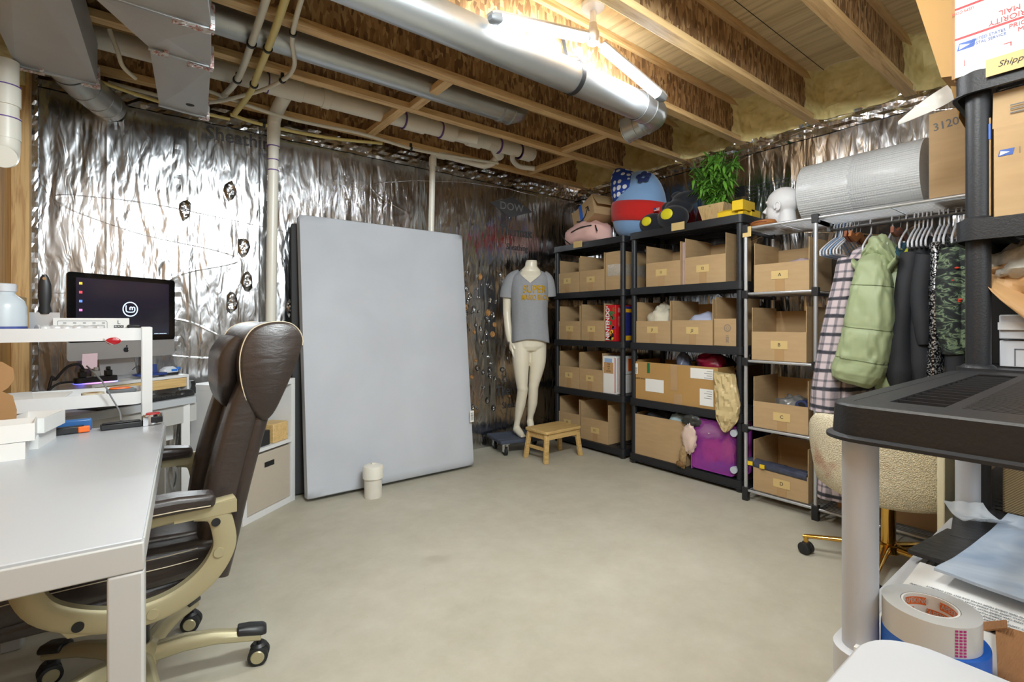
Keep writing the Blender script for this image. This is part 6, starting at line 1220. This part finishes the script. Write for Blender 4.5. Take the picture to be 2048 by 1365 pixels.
g = garment('black_blouse', 'black long-sleeved blouse with a gathered cuff', 'blouse', .715, [(1.60,3.33,0,.06,.03),(1.54,3.32,0,.16,.05),(1.3,3.32,0,.17,.055),(1.0,3.33,0,.17,.06),(.70,3.33,0,.17,.06)], M['blackcloth'],
    [([(3.15,.735,1.50),(3.12,.755,1.30),(3.10,.77,1.08),(3.09,.77,.90),(3.09,.765,.80)], [(.045,.045),(.042,.045),(.045,.050),(.058,.060),(.030,.035)], None), ([(3.15,.70,1.49),(3.13,.70,1.2),(3.12,.695,.95),(3.12,.69,.82)], [(.04,.035),(.042,.04),(.05,.045),(.03,.03)], None)], 5, .008)
g = garment('sequin_jacket', 'black jacket with a glittering silver sequin front', 'jacket', .635, [(1.60,3.33,0,.06,.03),(1.54,3.29,0,.18,.035),(1.3,3.275,0,.20,.035),(1.0,3.27,0,.20,.038),(.70,3.27,0,.20,.045)], M['sequin'],
    [([(3.13,.680,1.48),(3.10,.690,1.3),(3.085,.68,1.15),(3.08,.672,1.04)], [(.038,.032),(.036,.032),(.034,.03),(.02,.018)], M['blackcloth']), ([(3.14,.590,1.50),(3.13,.580,1.25),(3.12,.565,1.05),(3.12,.560,.78)], [(.034,.026),(.034,.028),(.036,.030),(.036,.030)], M['blackcloth'])], 6, .006)
g = garment('printed_blouse', 'leafy green and black printed blouse with red flowers', 'blouse', .545, [(1.60,3.33,0,.06,.03),(1.54,3.32,0,.16,.05),(1.3,3.32,0,.17,.06),(1.05,3.33,0,.17,.055),(.93,3.33,0,.15,.045)], M['leafprint'],
    [([(3.14,.575,1.50),(3.11,.58,1.35),(3.10,.575,1.15),(3.11,.565,1.0)], [(.045,.045),(.055,.05),(.055,.05),(.04,.035)], None), ([(3.14,.525,1.50),(3.12,.515,1.3),(3.11,.515,1.12),(3.12,.52,1.02)], [(.04,.04),(.045,.04),(.045,.04),(.03,.03)], None)], 7, .012)
m = MB(); random.seed(8)
for i in range(7): m.ell((3.062+.01*random.random(), .53+.07*random.random(), 1.15+.40*random.random()), (.004, .009, .005), 8, 6)
part(m, 'red_flowers', simple('red flower print', srgb(206,60,36), .7), g, world=True)['kind'] = 'stuff'
names = ['holding the teal top', 'holding the yellow top', 'left of the black blouse', 'holding the black blouse', 'right of the black blouse', 'left of the sequin jacket', 'holding the sequin jacket', 'right of the sequin jacket', 'between sequin jacket and printed blouse', 'left of the printed blouse', 'holding the printed blouse', 'furthest right, against the black post']
for y, s in zip((.80, .765, .748, .730, .712, .694, .662, .644, .626, .595, .575, .555), names): hanger('white plastic hanger '+s, y, HW, .10)
# boxes on the lower wire shelf
for i, (y0, y1, h, lb) in enumerate(((.62, 1.10, .20, 'low carton on the bottom wire shelf behind the plaid coat'), (.12, .60, .21, 'low carton on the bottom wire shelf behind the swivel chair'))):
    m = MB(); m.box(3.24, 3.50, y0, y1, CL[0]+.010, CL[0]+h); o = part(m, 'low_carton', M['cardd'], bev=.003); tag(o, lb, 'cardboard box')
# ------------------------------------------------------------------ tall black rack on the right (end face towards the camera)
BX0, BX1, BY0, BY1 = 2.165, 3.05, -.13, .395
LB = [.10, .53, 1.0, 1.485, 1.965]
t = thing('shelving_unit', 'tall black plastic shelving unit loaded with flattened postal boxes at the right edge', 'shelving unit', (2.6, .13, 0), 0, 'black plastic shelving units'); RB = t
for z in LB: part(shelf_mesh(BX0, BX1, BY0, BY1, z, th=.068, lip=.02, bump=.055), 'shelf', M['blackshelf'], t, world=True)
for xx in (BX0+.055, BX1-.055):
    for yy in (BY0+.055, BY1-.055):
        m = MB(); m.cyl((xx, yy, .0), (xx, yy, 2.42), .032, seg=24); po = part(m, 'post', M['blackshelf'], t, world=True)
        for z in LB: m = MB(); m.tube([(xx, yy, z-.001), (xx, yy, z+.006), (xx, yy, z+.012)], [.046, .042, .034], 24); part(m, 'collar', M['blackshelf'], po, world=True)
# ------------------------------------------------------------------ low black-topped rack with grey posts
AX0, AX1, AY0, AY1 = 1.035, 2.055, -.11, .372
t = thing('low_shelving_unit', 'low shelving unit with a slotted black top on fat grey posts', 'shelving unit', (1.5, .13, 0)); RA = t
za, th = 1.0, .066; cx, cy, w_, d_ = (AX0+AX1)/2, (AY0+AY1)/2, AX1-AX0, AY1-AY0
m = MB(); o1 = rrect(w_, d_, .06, 8, cx, cy); o1b = rrect(w_+.006, d_+.006, .063, 8, cx, cy); o2 = rrect(w_+.026, d_+.026, .07, 8, cx, cy); o3 = rrect(w_-.01, d_-.01, .055, 8, cx, cy)
o0 = rrect(w_-.008, d_-.008, .056, 8, cx, cy)
m.loft([[(x, y, za) for x, y in o0], [(x, y, za-.004) for x, y in o1], [(x, y, za-th+.010) for x, y in o1b], [(x, y, za-th+.006) for x, y in o2], [(x, y, za-th) for x, y in o2], [(x, y, za-th) for x, y in o3], [(x, y, za-.01) for x, y in o3]], False)
hole = (AX0+.10, AX1-.10, AY1-.155, AY1-.075)      # long cross-slatted opening near the left side
def holed(m, X0, X1, Y0, Y1, z0, z1, H):
    hx0, hx1, hy0, hy1 = H; m.box(X0, hx0, Y0, Y1, z0, z1); m.box(hx1, X1, Y0, Y1, z0, z1); m.box(hx0, hx1, hy1, Y1, z0, z1); m.box(hx0, hx1, Y0, hy0, z0, z1)
part(m, 'top_rim', M['blackshelf'], t, world=True)
m = MB(); I = .0
n = len(o0); yb_ = AY1-.155
ix = rrect(w_-.06, d_-.06, .03, 8, cx, cy)
m.add([(x, y, za) for x, y in o0]+[(x, y, za) for x, y in ix], [(i, (i+1) % n, n+(i+1) % n, n+i) for i in range(n)])
X0, X1, Y0, Y1 = AX0+.03, AX1-.03, AY0+.03, AY1-.03
m.box(X0+.0, hole[0], Y0, Y1, za-.004, za-.0004); m.box(hole[1], X1, Y0, Y1, za-.004, za-.0004); m.box(hole[0], hole[1], hole[3], Y1, za-.004, za-.0004)
ns = 15
for i in range(1, ns): x = hole[0]+(hole[1]-hole[0])*i/ns; m.box(x-.0018, x+.0018, hole[2], hole[3], za-.030, za-.002)
m.box(hole[0], hole[1], hole[2]-.02, hole[2], za-.004, za-.0004)
# finely slotted field
ns = 46; yA = hole[2]-.02
for i in range(ns): x = hole[0]+(hole[1]-hole[0])*i/ns; m.box(x, x+.012, Y0, yA, za-.004, za-.0004)
for yy in (yA-.10, yA-.20): m.box(hole[0], hole[1], yy-.010, yy+.010, za-.004, za-.0003)
part(m, 'top_grid', M['blackshelf'], t, world=True)
m = MB()
for xx in (AX0+.02, ): m.box(xx, xx+.05, Y1-.002, Y1+.0, za, za+.0006)
txt('Easy up', .05, (1.42, .325, za+.0004), (0,-1,0), (1,0,0), simple('embossed black', srgb(26,26,28), .3), t, 'embossed_lettering', ext=.0008, sx=.6) if 0 else None
for xx in (AX0+.052, AX1-.052):
    for yy in (AY0+.052, AY1-.042):
        m = MB(); m.cyl((xx, yy, .0), (xx, yy, za-th+.01), .029, seg=28); po = part(m, 'post', M['greypost'], t, world=True)
        m = MB(); m.tube([(xx, yy, .46), (xx, yy, .505), (xx, yy, .512)], [.034, .042, .040], 24); part(m, 'cup', M['white'], po, world=True)
m = MB(); zl = .545; o1 = rrect(w_, d_-.0, .05, 6, cx, cy); o3 = rrect(w_-.02, d_-.02, .045, 6, cx, cy)
m.loft([[(x, y, zl-.06) for x, y in o1], [(x, y, zl-.004) for x, y in o1], [(x, y, zl-.004) for x, y in o3]])
part(m, 'lower_shelf', M['white'], t, world=True)
m = MB(); [m.box(AX0+.04, AX1-.04, AY1-.03-.014*i-.003, AY1-.03-.014*i, zl-.004, zl-.002) for i in range(2)]; part(m, 'shelf_groove', M['greypost'], t, world=True)
m = MB(); m.box(AX0, AX0+.018, AY0+.08, AY1-.10, .46, .485); part(m, 'under_bracket', M['black'], t, world=True)
zs = zl-.0035
# ------------------------------------------------------------------ things on the lower white shelf
def sheet(name, label, cat, c, rz, w_, d_, th, mt, curl=0, seed=0, lift=0, n=14):
    t = thing(name, label, cat, c, rz); vs = []; m = MB()
    for s_ in (1, 0):
        for i in range(n+1):
            for j in range(n+1):
                u, v = i/n-.5, j/n-.5; z = curl*(u*u*4)*.5+.004*mnoise.noise(Vector((u*5+seed, v*5, 0)))*(1 if curl or lift else .6)+lift*max(0, u+.1)**1.3
                vs.append((u*w_, v*d_, max(0, z)+.0042+th*s_ if s_ else max(0, z)+.0035))
    N = (n+1)**2; ix = lambda s_, i, j: (0 if s_ else N)+i*(n+1)+j; fs = []
    for i in range(n):
        for j in range(n): fs += [(ix(1,i,j), ix(1,i+1,j), ix(1,i+1,j+1), ix(1,i,j+1)), (ix(0,i,j), ix(0,i,j+1), ix(0,i+1,j+1), ix(0,i+1,j))]
    for i in range(n): fs += [(ix(1,i,0), ix(0,i,0), ix(0,i+1,0), ix(1,i+1,0)), (ix(1,i+1,n), ix(0,i+1,n), ix(0,i,n), ix(1,i,n)), (ix(1,0,i+1), ix(0,0,i+1), ix(0,0,i), ix(1,0,i)), (ix(1,n,i), ix(0,n,i), ix(0,n,i+1), ix(1,n,i+1))]
    m.add(vs, fs); part(m, 'sheet', M[mt] if isinstance(mt, str) else mt, t, ang=50); return t
P1 = sheet('poly_mailer', 'white poly mailer printed with lines of grey warning text', 'mailer', (1.30, .165, zs), .03, .50, .34, .010, 'paper', seed=1)
for r in range(9):
    s_ = 'WARNING KEEP THIS BAG AWAY FROM BABIES AND SMALL CHILDREN'[:40+(r*7) % 17]
    txt(s_, .011, (1.305+.0135*r, .225+.01*(r % 2), zs+.0158), (0,-1,0), (-1,0,0) if 0 else (-1, 0, 0), M['inkgrey'], P1, 'printed_lettering', ext=.0001, sx=.55)
sheet('bubble_mailer', 'black bubble mailer lying across the far end of the white shelf', 'mailer', (1.90, .215, zs+.018), .15, .25, .26, .008, 'polyblack', seed=3)
sheet('bubble_mailer', 'black bubble mailer nearer the tape roll, under the clear bags', 'mailer', (1.675, .245, zs+.0155), -.12, .25, .225, .010, 'polyblack', seed=5)
sheet('clear_mailer', 'crumpled clear bluish plastic bag on the black mailer', 'plastic bag', (1.70, .10, zs+.030), -.10, .54, .34, .006, 'mailer', curl=.012, seed=7, lift=.03)
sheet('clear_mailer', 'thin clear sleeve standing up by the far grey post', 'plastic bag', (1.90, .29, zs+.045), .7, .13, .10, .002, 'film', curl=.05, seed=9)
sheet('white_sheet', 'white sheet with a rolled front edge at the right of the clear bag', 'paper', (1.27, -.0, zs+.0172), -.3, .30, .12, .003, 'paper', curl=.03, seed=13)
for (r0, z0, nm, lb, mt, cxy, h_) in ((.074, zs+.0165, 'blue_tape_roll', 'blue tape roll under the clear packing tape', 'bluetape', (1.112, .228), .046), (.068, zs+.063, 'packing_tape_roll', 'clear packing tape roll with an orange printed core, on the blue roll', None, (1.108, .232), .050)):
    t = thing(nm, lb, 'tape roll', (*cxy, z0)); R0 = r0; r1 = .040
    m = MB(); m.lathe([(r1+.001, 0), (R0, 0), (R0, h_), (r1+.001, h_), (r1+.001, 0)], (0, 0, 0), 56, cap=False); tp = part(m, 'tape', M['bluetape'] if mt else simple('stacked clear tape', srgb(206,206,204), .16, 0, .04, 9), t)
    m = MB(); m.lathe([(r1, .0005), (r1, h_-.0005), (r1-.003, h_-.0005), (r1-.003, .0005), (r1, .0005)], (0, 0, 0), 56, cap=False); co = part(m, 'core', M['paper'], t, label='cardboard core')
    if not mt:
        M['core_orange'] = simple('orange core print', srgb(226,108,40), .5)
        for q in range(4):
            a0 = 2*PI*q/4+.35
            for row in (0, 1):
                a1 = a0+row*.5; m = MB(); N = 10; zz = .026-.0185*row+.004
                m.add([((r1-.0034)*math.cos(a1+1.05*i/N), (r1-.0034)*math.sin(a1+1.05*i/N), z) for i in range(N+1) for z in (zz, zz+.014)], [(2*i, 2*i+2, 2*i+3, 2*i+1) for i in range(N)]); pr = part(m, 'core_print', M['core_orange'], t)
                am = a1+.525; o = txt('TAPEKING', .0125, (0, 0, 0), (1,0,0), (0,1,0), M['paper'], None, ext=.0001, sx=.78, bold=.02)
                for v in o.data.vertices: aa = am - v.co.x/(r1-.0038)*1.0; v.co = ((r1-.0038)*math.cos(aa), (r1-.0038)*math.sin(aa), zz+.007+v.co.y)
                o.parent = pr; MW[o.name] = MW[t.name]
        m = MB()
        for i in range(3):
            for j in range(9): a = math.radians(219+5.2*i); m.add([((R0+.0006)*math.cos(a+dx), (R0+.0006)*math.sin(a+dx), .003+.005*j+dz) for dx, dz in ((0,0),(.062,0),(.062,.0035),(0,.0035))], [(0,1,2,3)])
        part(m, 'magenta_print', simple('magenta print', srgb(180,40,120), .5), t)
m = MB(); m.T = tr(1.135, .150, zs+.0166) @ rot('Z', .15); m.box(0, .20, -.16, .0, .0, .004); pts = m.v
o = part(m, 'torn_cardboard', simple('torn corrugated board', srgb(160,112,70), .8, 0, .15, 40, .7, 60, stretch=(1, 6, 1))); tag(o, 'torn piece of brown corrugated cardboard at the lower right corner', 'cardboard')
m = MB(); m.T = tr(1.30, .176, zs+.021) @ rot('Z', .15) @ rot('X', -.5); m.box(0, .035, -.02, .02, 0, .003) ; o2 = part(m, 'flap', o.data.materials[0], o, world=True)
# ------------------------------------------------------------------ white table corner in the very front
t = thing('side_table', 'smooth white rounded table top in the bottom right foreground', 'table', (.6, -.05, 0))
m = MB(); pl = rrect(.60, .74, .075, 10, .575, -.122); pl2 = rrect(.588, .728, .069, 10, .575, -.122)
m.loft([[(x, y, .665) for x, y in pl2], [(x, y, .668) for x, y in pl], [(x, y, .694) for x, y in pl], [(x, y, .70) for x, y in pl2]]); part(m, 'table_top', M['white'], t, world=True, ang=60)
for sx in (.34, .81):
    for sy in (-.43, .19): m = MB(); m.cyl((sx, sy, 0), (sx, sy, .666), .016); part(m, 'leg', M['greypost'], t, world=True)
# ------------------------------------------------------------------ on the tall black rack
def wt(s, size, org, right, up, mt, par, **k): return txt(s, size, org, right, up, mt, par, 'printed_lettering', **k)
FX = 2.185
LT = (0, -1, 0)
t = thing('postal_boxes', 'flattened white priority mail boxes standing upside down on the top shelf', 'flattened boxes', (FX, .2, LB[4]))
tilt = rot('Z', 0)
m = MB(); m.box(FX+.008, FX+.016, .0, .402, LB[4]+.004, 2.42); m.box(FX+.02, FX+.028, -.1, .395, LB[4]+.004, 2.40); m.box(FX+.032, FX+.040, -.1, .40, LB[4]+.001, 2.38); part(m, 'brown_backs', M['cardd'], t, world=True)
m = MB(); m.box(FX+.0, FX+.006, -.02, .392, LB[4]+.004, 2.42); ws = part(m, 'white_front', M['paper'], t, world=True)
m = MB(); m.box(FX-.0012, FX, -.02, .392, 2.093, 2.100); part(m, 'red_line', M['red'], t, world=True); m = MB(); m.box(FX-.0012, FX, -.02, .392, 2.194, 2.201); part(m, 'red_line', M['red'], t, world=True)
def emblem(y0, y1, z0, z1, par, xx):
    s_ = .12*(y0-y1); e1 = MB(); e1.loft([[(q, y0, z0), (q, y1+s_, z0), (q, y1, z1), (q, y0-s_, z1)] for q in (xx-.0008, xx)]); ef = part(e1, 'postal_emblem', M['blueink'], par, world=True)
    e2 = MB(); h_ = z1-z0; w_ = y0-y1; e2.loft([[(q, y0-w_*.10, z0+h_*.12), (q, y0-w_*.72, z0+h_*.50), (q, y0-w_*.50, z0+h_*.62), (q, y0-w_*.16, z0+h_*.80)] for q in (xx-.0016, xx-.0009)]); part(e2, 'emblem_stripe', M['paper'], ef, world=True)
emblem(.387, .340, 2.056, 2.080, t, FX)
for s, sz, y, z, mt, sx, flip in (('UNITED STATES', .013, .313, 2.076, 'blueink', .9, 0), ('POSTAL SERVICE', .013, .313, 2.063, 'blueink', .9, 0), ('PRIORITY', .020, .224, 2.080, 'red', .95, 0), ('MAIL', .020, .224, 2.062, 'red', .95, 0), ('PRIORITY', .024, .262, 2.112, 'red', .95, 1), ('MAIL', .024, .262, 2.134, 'red', .95, 1), ('UNITED STATES', .018, .28, 2.22, 'blueink', .9, 1), ('USPS.COM', .013, .372, 2.184, 'red', .9, 1)):
    wt(s, sz, (FX-.0015, y, z), (0, 1, 0) if flip else LT, (0, 0, -1) if flip else (0, 0, 1), M[mt], t, sx=sx)
m = MB(); m.box(FX-.001, FX, .258, .276, 2.030, 2.0325); m.box(FX-.001, FX, .258, .2605, 2.020, 2.0325); part(m, 'corner_mark', M['red'], t, world=True); m = MB(); m.box(FX-.001, FX, .367, .369, 2.0, 2.02); part(m, 'corner_mark', M['red'], t, world=True)
t = thing('kraft_label_card', 'tan card lettered Shipping Supplies on the top shelf edge', 'label card', (FX, .1, LB[4]-.01)); m = MB(); m.box(BX0-.014, BX0-.011, -.12, .312, LB[4]-.035, LB[4]+.020); part(m, 'card', M['tanlabel'], t, world=True)
wt('Shipping Supplies', .026, (BX0-.0145, .285, LB[4]-.006), LT, (0,0,1), M['ink'], t, al='LEFT', shear=.3)
t = thing('open_carton', 'large open brown carton leaning over the edge of the top shelf', 'cardboard box', (2.5, .55, 2.0))
m = MB(); m.loft([[(2.30, .41, 2.02), (2.30, .450, 2.03), (2.30, .565, 2.53), (2.30, .41, 2.53)], [(2.85, .41, 2.02), (2.85, .450, 2.03), (2.85, .565, 2.53), (2.85, .41, 2.53)]]) ; m.box(2.34, 2.95, .395, .40, LB[4]-.02, 2.05); part(m, 'carton', M['card2'], t, world=True)
m = MB(); m.loft([[(2.33, .43, 2.0), (2.34, .40, 1.99), (2.40, .42, 1.90)], [(2.60, .45, 2.0), (2.60, .42, 1.99), (2.6, .43, 1.90)]]); part(m, 'flap', M['card2'], t, world=True)
t = thing('foam_sheet', 'thin translucent foam sheet drooping from the top of the black rack', 'foam sheet', (2.5, .6, 1.95)); m = MB(); vs = []
pts_ = [(2.45, .40, 2.045), (2.5, .47, 2.035), (2.5, .55, 2.005), (2.5, .625, 1.972)]
pth = smooth_path(pts_, 5); rg = []
for i, p in enumerate(pth): u = i/(len(pth)-1); w_ = .034*math.sin(PI*min(.95, .25+.72*u))+.002; rg.append([(p.x, p.y, p.z+w_), (p.x+.01, p.y-.004, p.z), (p.x, p.y, p.z-w_), (p.x-.004, p.y, p.z)])
m.loft(rg); part(m, 'sheet', simple('translucent foam', srgb(214,212,206), .5, 0, .05, 8, .3, 30, alpha=.75), t, world=True, ang=80)
t = thing('usps_carton', 'large brown postal carton with the blue eagle mark on the middle shelf', 'cardboard box', (2.4, .1, LB[3])); m = MB(); m.box(FX+.01, 2.75, -.11, .300, LB[3]+.002, LB[4]-.19); part(m, 'carton', M['card'], t, world=True, bev=.002)
m = MB(); m.T = tr(FX+.01, 0, LB[4]-.192) @ rot('Y', .12); m.box(0, .004, -.108, .303, 0, .17-.05); part(m, 'flap', M['card'], t, world=True)
emblem(.290, .252, 1.680, 1.700, t, FX+.0095)
m = MB(); [m.box(FX+.008, FX+.010, .17-.0*i, .262, LB[4]-.155+.012*i-.0, LB[4]-.152+.012*i) for i in range(3)]; [m.box(FX+.008, FX+.01, .240, .2412, 1.680, 1.700)]; part(m, 'printed_lines', M['inkgrey'], t, world=True)
wt('UNITED STATES', .020, (FX+.0085, .228, 1.690), LT, (0,0,1), M['inkgrey'], t, al='LEFT')
m = MB(); m.box(FX+.02, 2.6, .308, .328, LB[3]+.002, LB[3]+.33); o = part(m, 'blue_edged_carton', M['card']); tag(o, 'narrow carton behind the black post on the middle shelf', 'cardboard box')
m = MB(); m.box(FX+.018, FX+.020, .308, .328, LB[3]+.26, LB[3]+.31); part(m, 'blue_tape', M['bluetape'], o, world=True)
# third shelf: kraft paper, bubble wrap, white printer-like boxes
t = thing('white_box_stack', 'white lidded box with a small printed label under crumpled kraft paper', 'box', (2.4, .1, LB[2])); m = MB(); m.box(2.30, 2.75, -.11, .300, LB[2]+.002, LB[2]+.090); part(m, 'lower_box', M['white'], t, world=True, bev=.003)
m = MB(); m.box(2.29, 2.75, -.11, .300, LB[2]+.094, LB[2]+.175); part(m, 'upper_box', M['white'], t, world=True, bev=.004)
m = MB(); m.loft([[(2.282, y, z) for y, z in ((.302, LB[2]+.150), (.302, LB[2]+.125), (.04, LB[2]+.125), (-.02, LB[2]+.150))], [(2.292, y, z) for y, z in ((.302, LB[2]+.150), (.302, LB[2]+.125), (.04, LB[2]+.125), (-.02, LB[2]+.150))]]); part(m, 'lid_lip', M['white_enamel'], t, world=True)
m = MB(); 
for a_, b_, c_, d_ in ((.265, .262, .0, .055), (.175, .172, .0, .055), (.265, .172, .054, .057)): m.box(2.2985, 2.30, a_, b_, LB[2]+.006+c_, LB[2]+.006+d_)
part(m, 'label_outline', M['inkgrey'], t, world=True)
t = thing('kraft_paper', 'large crumpled sheet of brown kraft paper spilling over the shelf', 'paper', (2.3, .1, LB[2]+.2)); m = MB(); vs = []; nu, nv = 26, 20
for i in range(nu+1):
    for j in range(nv+1):
        u, v = i/nu, j/nv; y = .325-.50*u; top = LB[2]+.335+.10*u; bot = LB[2]+.285-.26*min(1, u*2.2)**.8
        z = bot+(top-bot)*v; x = 2.20+.03*math.sin(u*5+v*3)+.10*v+.035*mnoise.noise(Vector((u*5, v*4, 1)))+.02*abs(mnoise.noise(Vector((u*11, v*9, 4))))
        vs.append((x, y, z))
m.add(vs, [(i*(nv+1)+j, (i+1)*(nv+1)+j, (i+1)*(nv+1)+j+1, i*(nv+1)+j+1) for i in range(nu) for j in range(nv)]); part(m, 'sheet', M['kraft'], t, world=True, ang=25, solid=.0015)
o = fab('bubble_wrap_bundle', 'crumpled bundle of bubble wrap above the kraft paper', 'bubble wrap', (2.36, .235, LB[2]+.34), (.10, .085, .075), simple('crinkled bubble wrap', srgb(190,184,172), .15, 0, .25, 60, 1, 50), 41, .3, sharp=1)
m = MB(); m.box(2.5, 2.75, .10, .36, LB[3]-.16, LB[3]-.085); o = part(m, 'flat_carton', M['card']); tag(o, 'carton corner behind the bubble wrap bundle on the third shelf', 'cardboard box')
m = MB(); m.box(2.45, 2.80, .08, .37, LB[2]+.002, LB[3]-.162) ; o = part(m, 'black_crate', M['dark']); tag(o, 'dark crate at the back of the third shelf behind the kraft paper', 'crate')
# lower: woven beige storage box
k = NT('woven beige fabric'); nz = k.noise(k.vec((1,1,1), (.4,0,0)), 190, 2); wv = k.n('ShaderNodeTexWave'); k.l(k.vec((1,1,1), (.78,0,0)), wv.inputs[0]); wv.bands_direction = 'Z'; wv.inputs['Scale'].default_value = 55; wv.inputs['Distortion'].default_value = .4; k.col(k.ramp(wv.outputs['Fac'], [(.2, srgb(150,130,96)), (.8, srgb(190,170,132))])); k.b.inputs['Roughness'].default_value = .9; k.bump(wv.outputs['Fac'], .6, .003)
t = thing('woven_storage_box', 'beige woven fabric storage box on a lower shelf of the black rack', 'storage box', (2.3, .1, LB[1])); m = MB(); m.box(2.235, 2.7, -.11, .285, LB[1]+.002, LB[1]+.38); part(m, 'box', k.m, t, world=True, bev=.006)
t = thing('cream_board', 'narrow cream board edge standing between the boucle chair and the far grey post', 'board', (2.3, .47, 0)); m = MB(); m.box(2.30, 2.62, .440, .462, .30, .86); part(m, 'board', simple('cream upholstery', srgb(206,196,164), .8), t, world=True, bev=.004); m = MB(); m.box(2.32, 2.6, .444, .458, 0, .30); part(m, 'support', M['darkwood'], t, world=True)
# leaning dark wood board
t = thing('wood_board', 'dark brown grained board leaning behind the brass chair base', 'board', (2.5, .5, 0)); m = MB()
A_, B_ = Vector((2.34, .58, .012)), Vector((3.02, .44, .40)); m.bar([A_, B_], .20, .018, up=(0, .0, 1)); part(m, 'board', M['darkwood'], t, world=True, bev=.002)
# ------------------------------------------------------------------ boucle swivel chair
t = thing('swivel_chair', 'cream boucle swivel chair on a polished brass base', 'swivel chair', (2.80, .74, 0))
c = Vector((2.79, .735, 0))
m = MB(); rg = []
def shell(th_, z, off=0):
    lean = .05*(z-.40)/.3; r = .285+lean-off; return (c.x+r*math.cos(th_), c.y+r*1.02*math.sin(th_), z)
NA = 40; A0, A1 = math.radians(112), math.radians(285)
outer = []; 
for i in range(NA+1):
    u = i/NA; th_ = A0+(A1-A0)*u; edge = min(1, min(u, 1-u)/.16); topz = .40+.31*math.sin(PI/2*edge)**.7+.03*math.sin(PI*u); botz = .385-.03*math.sin(PI*u)
    prof = []
    for (zf, off) in ((0, .02), (.04, .004), (.3, 0), (.7, 0), (.94, .0), (1, .018), (1.0, .05), (.94, .068), (.6, .065), (.25, .06), (0, .055)):
        z = botz+(topz-botz)*zf; prof.append(shell(th_, z, off))
    outer.append(prof)
m.loft(outer); part(m, 'back_shell', M['boucle'], t, world=True, ang=70)
m = MB(); m.lathe([(.20, .375), (.25, .385), (.262, .42), (.258, .46), (.235, .485), (.12, .495)], (c.x+.01, c.y, 0), 36); part(m, 'seat', M['boucle'], t, world=True)
m = MB(); m.tube(smooth_path([shell(math.radians(246), .66, -.012), shell(math.radians(243), .55, -.014), shell(math.radians(240), .46, -.012), shell(math.radians(238), .40, -.008)], 4), [.008]*13, 10); part(m, 'seam', simple('cream piping', srgb(222,212,190), .9, 0, .1, 60, .5, 90), t, world=True)
m = MB(); m.cyl((c.x, c.y, .345), (c.x, c.y, .375), .10); m.cyl((c.x, c.y, .31), (c.x, c.y, .35), .028); part(m, 'seat_plate', M['black'], t, world=True)
m = MB(); m.cyl((c.x, c.y, .12), (c.x, c.y, .318), .029, seg=28); part(m, 'column', M['brass'], t, world=True)
m = MB(); m.lathe([(.03, .125), (.046, .118), (.048, .085), (.040, .078)], (c.x, c.y, 0), 30); part(m, 'hub', M['brass'], t, world=True)
for q in range(5):
    a = math.radians(115+72*q); d = Vector((math.cos(a), math.sin(a), 0)); s_ = Vector((-d.y, d.x, 0)); m = MB(); rg = []
    for u, z, w_, h_ in ((.03, .105, .040, .036), (.12, .103, .032, .028), (.24, .095, .026, .022), (.325, .088, .024, .020), (.345, .086, .018, .014)):
        p = c+d*u; rg.append([tuple(p+s_*(w_/2*math.cos(2*PI*j/12))+Vector((0, 0, z+h_/2*math.sin(2*PI*j/12)))) for j in range(12)])
    m.loft(rg); p = c+d*.33; m.cyl((p.x, p.y, .055), (p.x, p.y, .09), .011); sp = part(m, 'base_arm', M['brass'], t, world=True)
    wv_ = Vector((math.cos(a+.9), math.sin(a+.9), 0)); m = MB()
    for sg in (-1, 1): m.tube([p+wv_*sg*.004+Vector((0,0,.0295)), p+wv_*sg*.008+Vector((0,0,.0295)), p+wv_*sg*.022+Vector((0,0,.0295)), p+wv_*sg*.026+Vector((0,0,.0295))], [.024,.029,.029,.022], 20)
    ca = part(m, 'caster', M['rubber'], t, world=True); m = MB(); m.tube([p+Vector((0,0,.035)), p+Vector((0,0,.058))], [.027, .016], 16); part(m, 'caster_hood', M['black'], ca, world=True)
bpy.context.view_layer.update()
